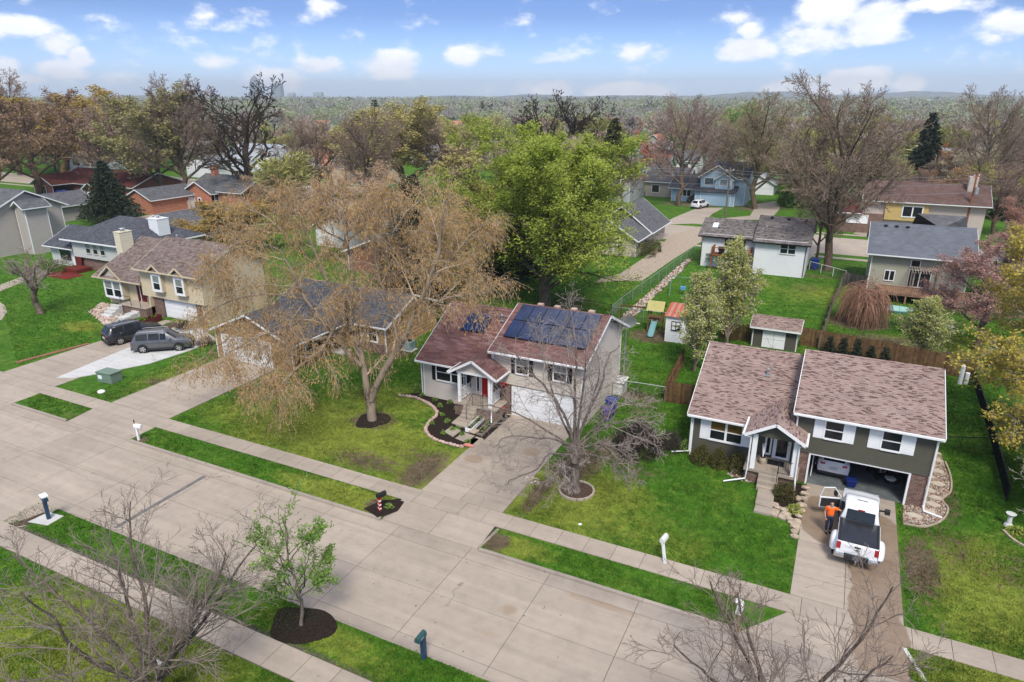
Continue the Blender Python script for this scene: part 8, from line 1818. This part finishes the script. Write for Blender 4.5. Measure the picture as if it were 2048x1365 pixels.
# ------------------------------------------------------------------ grass blades on the near lawns
def inrect(x, y, rs_): return any(a < x < b and c < y < d for a, b, c, d in rs_)
rng = np.random.default_rng(99); N_ = 700000
r_ = rng.random(N_); dep = 20 + (92 - 20) * r_ ** 1.7; la = rng.uniform(-1, 1, N_) * np.minimum(.99, .78 + .21 * np.clip((45 - dep) / 25, 0, 1)) * dep
X = -_sy * dep + _cy * la; Y = _cy * dep + _sy * la
keep = rng.random(N_) > np.clip((dep - 48) / 42, 0, 1)
for (a, b, c, d) in ((-300, 100, KERB_S - .02, KERB_N + .03), (-300, 100, WALK0, WALK1), (-300, 100, 14.35, 15.75), (-19.9, -13.8, 24, 39), (.2, 4.85, 24, 39), (-1.5, .3, 24, 26.6), (-46.3, -39.6, 24, 39), (-59.7, -52.3, 24, 44), (-52.6, -49, 27.8, 41), (-3.2, 1.6, 0, 18), (-44.1, -37.4, 0, 18), (-26.3, -13.6, 38.6, 48.5), (-6.7, 6.1, 38.5, 49.4), (-70, -53.8, 43, 55), (-46.4, -33.8, 37.8, 53), (-23, -19, 34.6, 38.8), (-3.2, -.2, 36.7, 39)): keep &= ~((X > a) & (X < b) & (Y > c) & (Y < d))
X, Y = X[keep], Y[keep]
polys = [outl, [at(*p) for p in bedpx], [at(*p) for p in ((728, 1018), (762, 1002), (815, 997), (795, 1022), (755, 1036))], [at(*p) for p in ((112, 757), (268, 692), (300, 668), (395, 650), (432, 680), (380, 702), (300, 728), (215, 745), (150, 757))], [at(*p) for p in ((1502, 1030), (1520, 955), (1614, 970), (1606, 1050), (1590, 1078), (1575, 1045))], [at(*p) for p in ((2, 1054), (50, 1043), (90, 1023), (130, 1033), (95, 1052), (18, 1057))]]
def npin(P_):
    c = np.zeros(len(X), bool); j = len(P_) - 1
    for i in range(len(P_)):
        xi, yi, xj, yj = P_[i][0], P_[i][1], P_[j][0], P_[j][1]
        c ^= ((yi > Y) != (yj > Y)) & (X < (xj - xi) * (Y - yi) / (yj - yi + 1e-12) + xi); j = i
    return c
kk = np.ones(len(X), bool)
for P_ in polys: kk &= ~npin(P_)
for (c_, r0_) in ((c0, 1.0), (c1, 1.45), (c2, 1.3)): kk &= (X - c_[0]) ** 2 + (Y - c_[1]) ** 2 > r0_ ** 2
X, Y = X[kk], Y[kk]; n = len(X); a = rng.uniform(0, 6.28, n); s_ = rng.uniform(.6, 1.3, n) * (.7 + .5 * np.sin(X * .9) * np.cos(Y * 1.1)) .clip(.5, 1.3); dd_ = np.sqrt((X * _sy * -1 + Y * _cy) ** 2)
w_ = .016 + .0009 * dd_; h__ = .055 * s_ + .0005 * dd_; lx, ly = rng.normal(size=n) * .035, rng.normal(size=n) * .035
V = np.stack([np.stack([X - np.cos(a) * w_, Y - np.sin(a) * w_, np.full(n, -.005)], 1), np.stack([X + np.cos(a) * w_, Y + np.sin(a) * w_, np.full(n, -.005)], 1), np.stack([X + lx, Y + ly, h__], 1)], 1).reshape(-1, 3)
np_object('grass_blades', V, [np.arange(n * 3).reshape(n, 3)], MT['blade'], kind='stuff', label='short lawn grass blades on the near lawns')

# ------------------------------------------------------------------ air
m = MB().box(-7300, 7300, -400, 7300, -1.5, 175); hz_ = m.build('haze', [], kind='stuff', label='thin bluish spring haze over the neighbourhood')
hm = bpy.data.materials.new('haze'); hm.use_nodes = True; ht = hm.node_tree; ht.nodes.clear(); ho = nn(ht, 'ShaderNodeOutputMaterial'); pv = nn(ht, 'ShaderNodeVolumePrincipled'); pv.inputs['Density'].default_value = .00018; pv.inputs['Color'].default_value = (.92, .98, 1.0, 1); pv.inputs['Anisotropy'].default_value = .2
ht.links.new(pv.outputs[0], ho.inputs['Volume']); hz_.data.materials.append(hm)
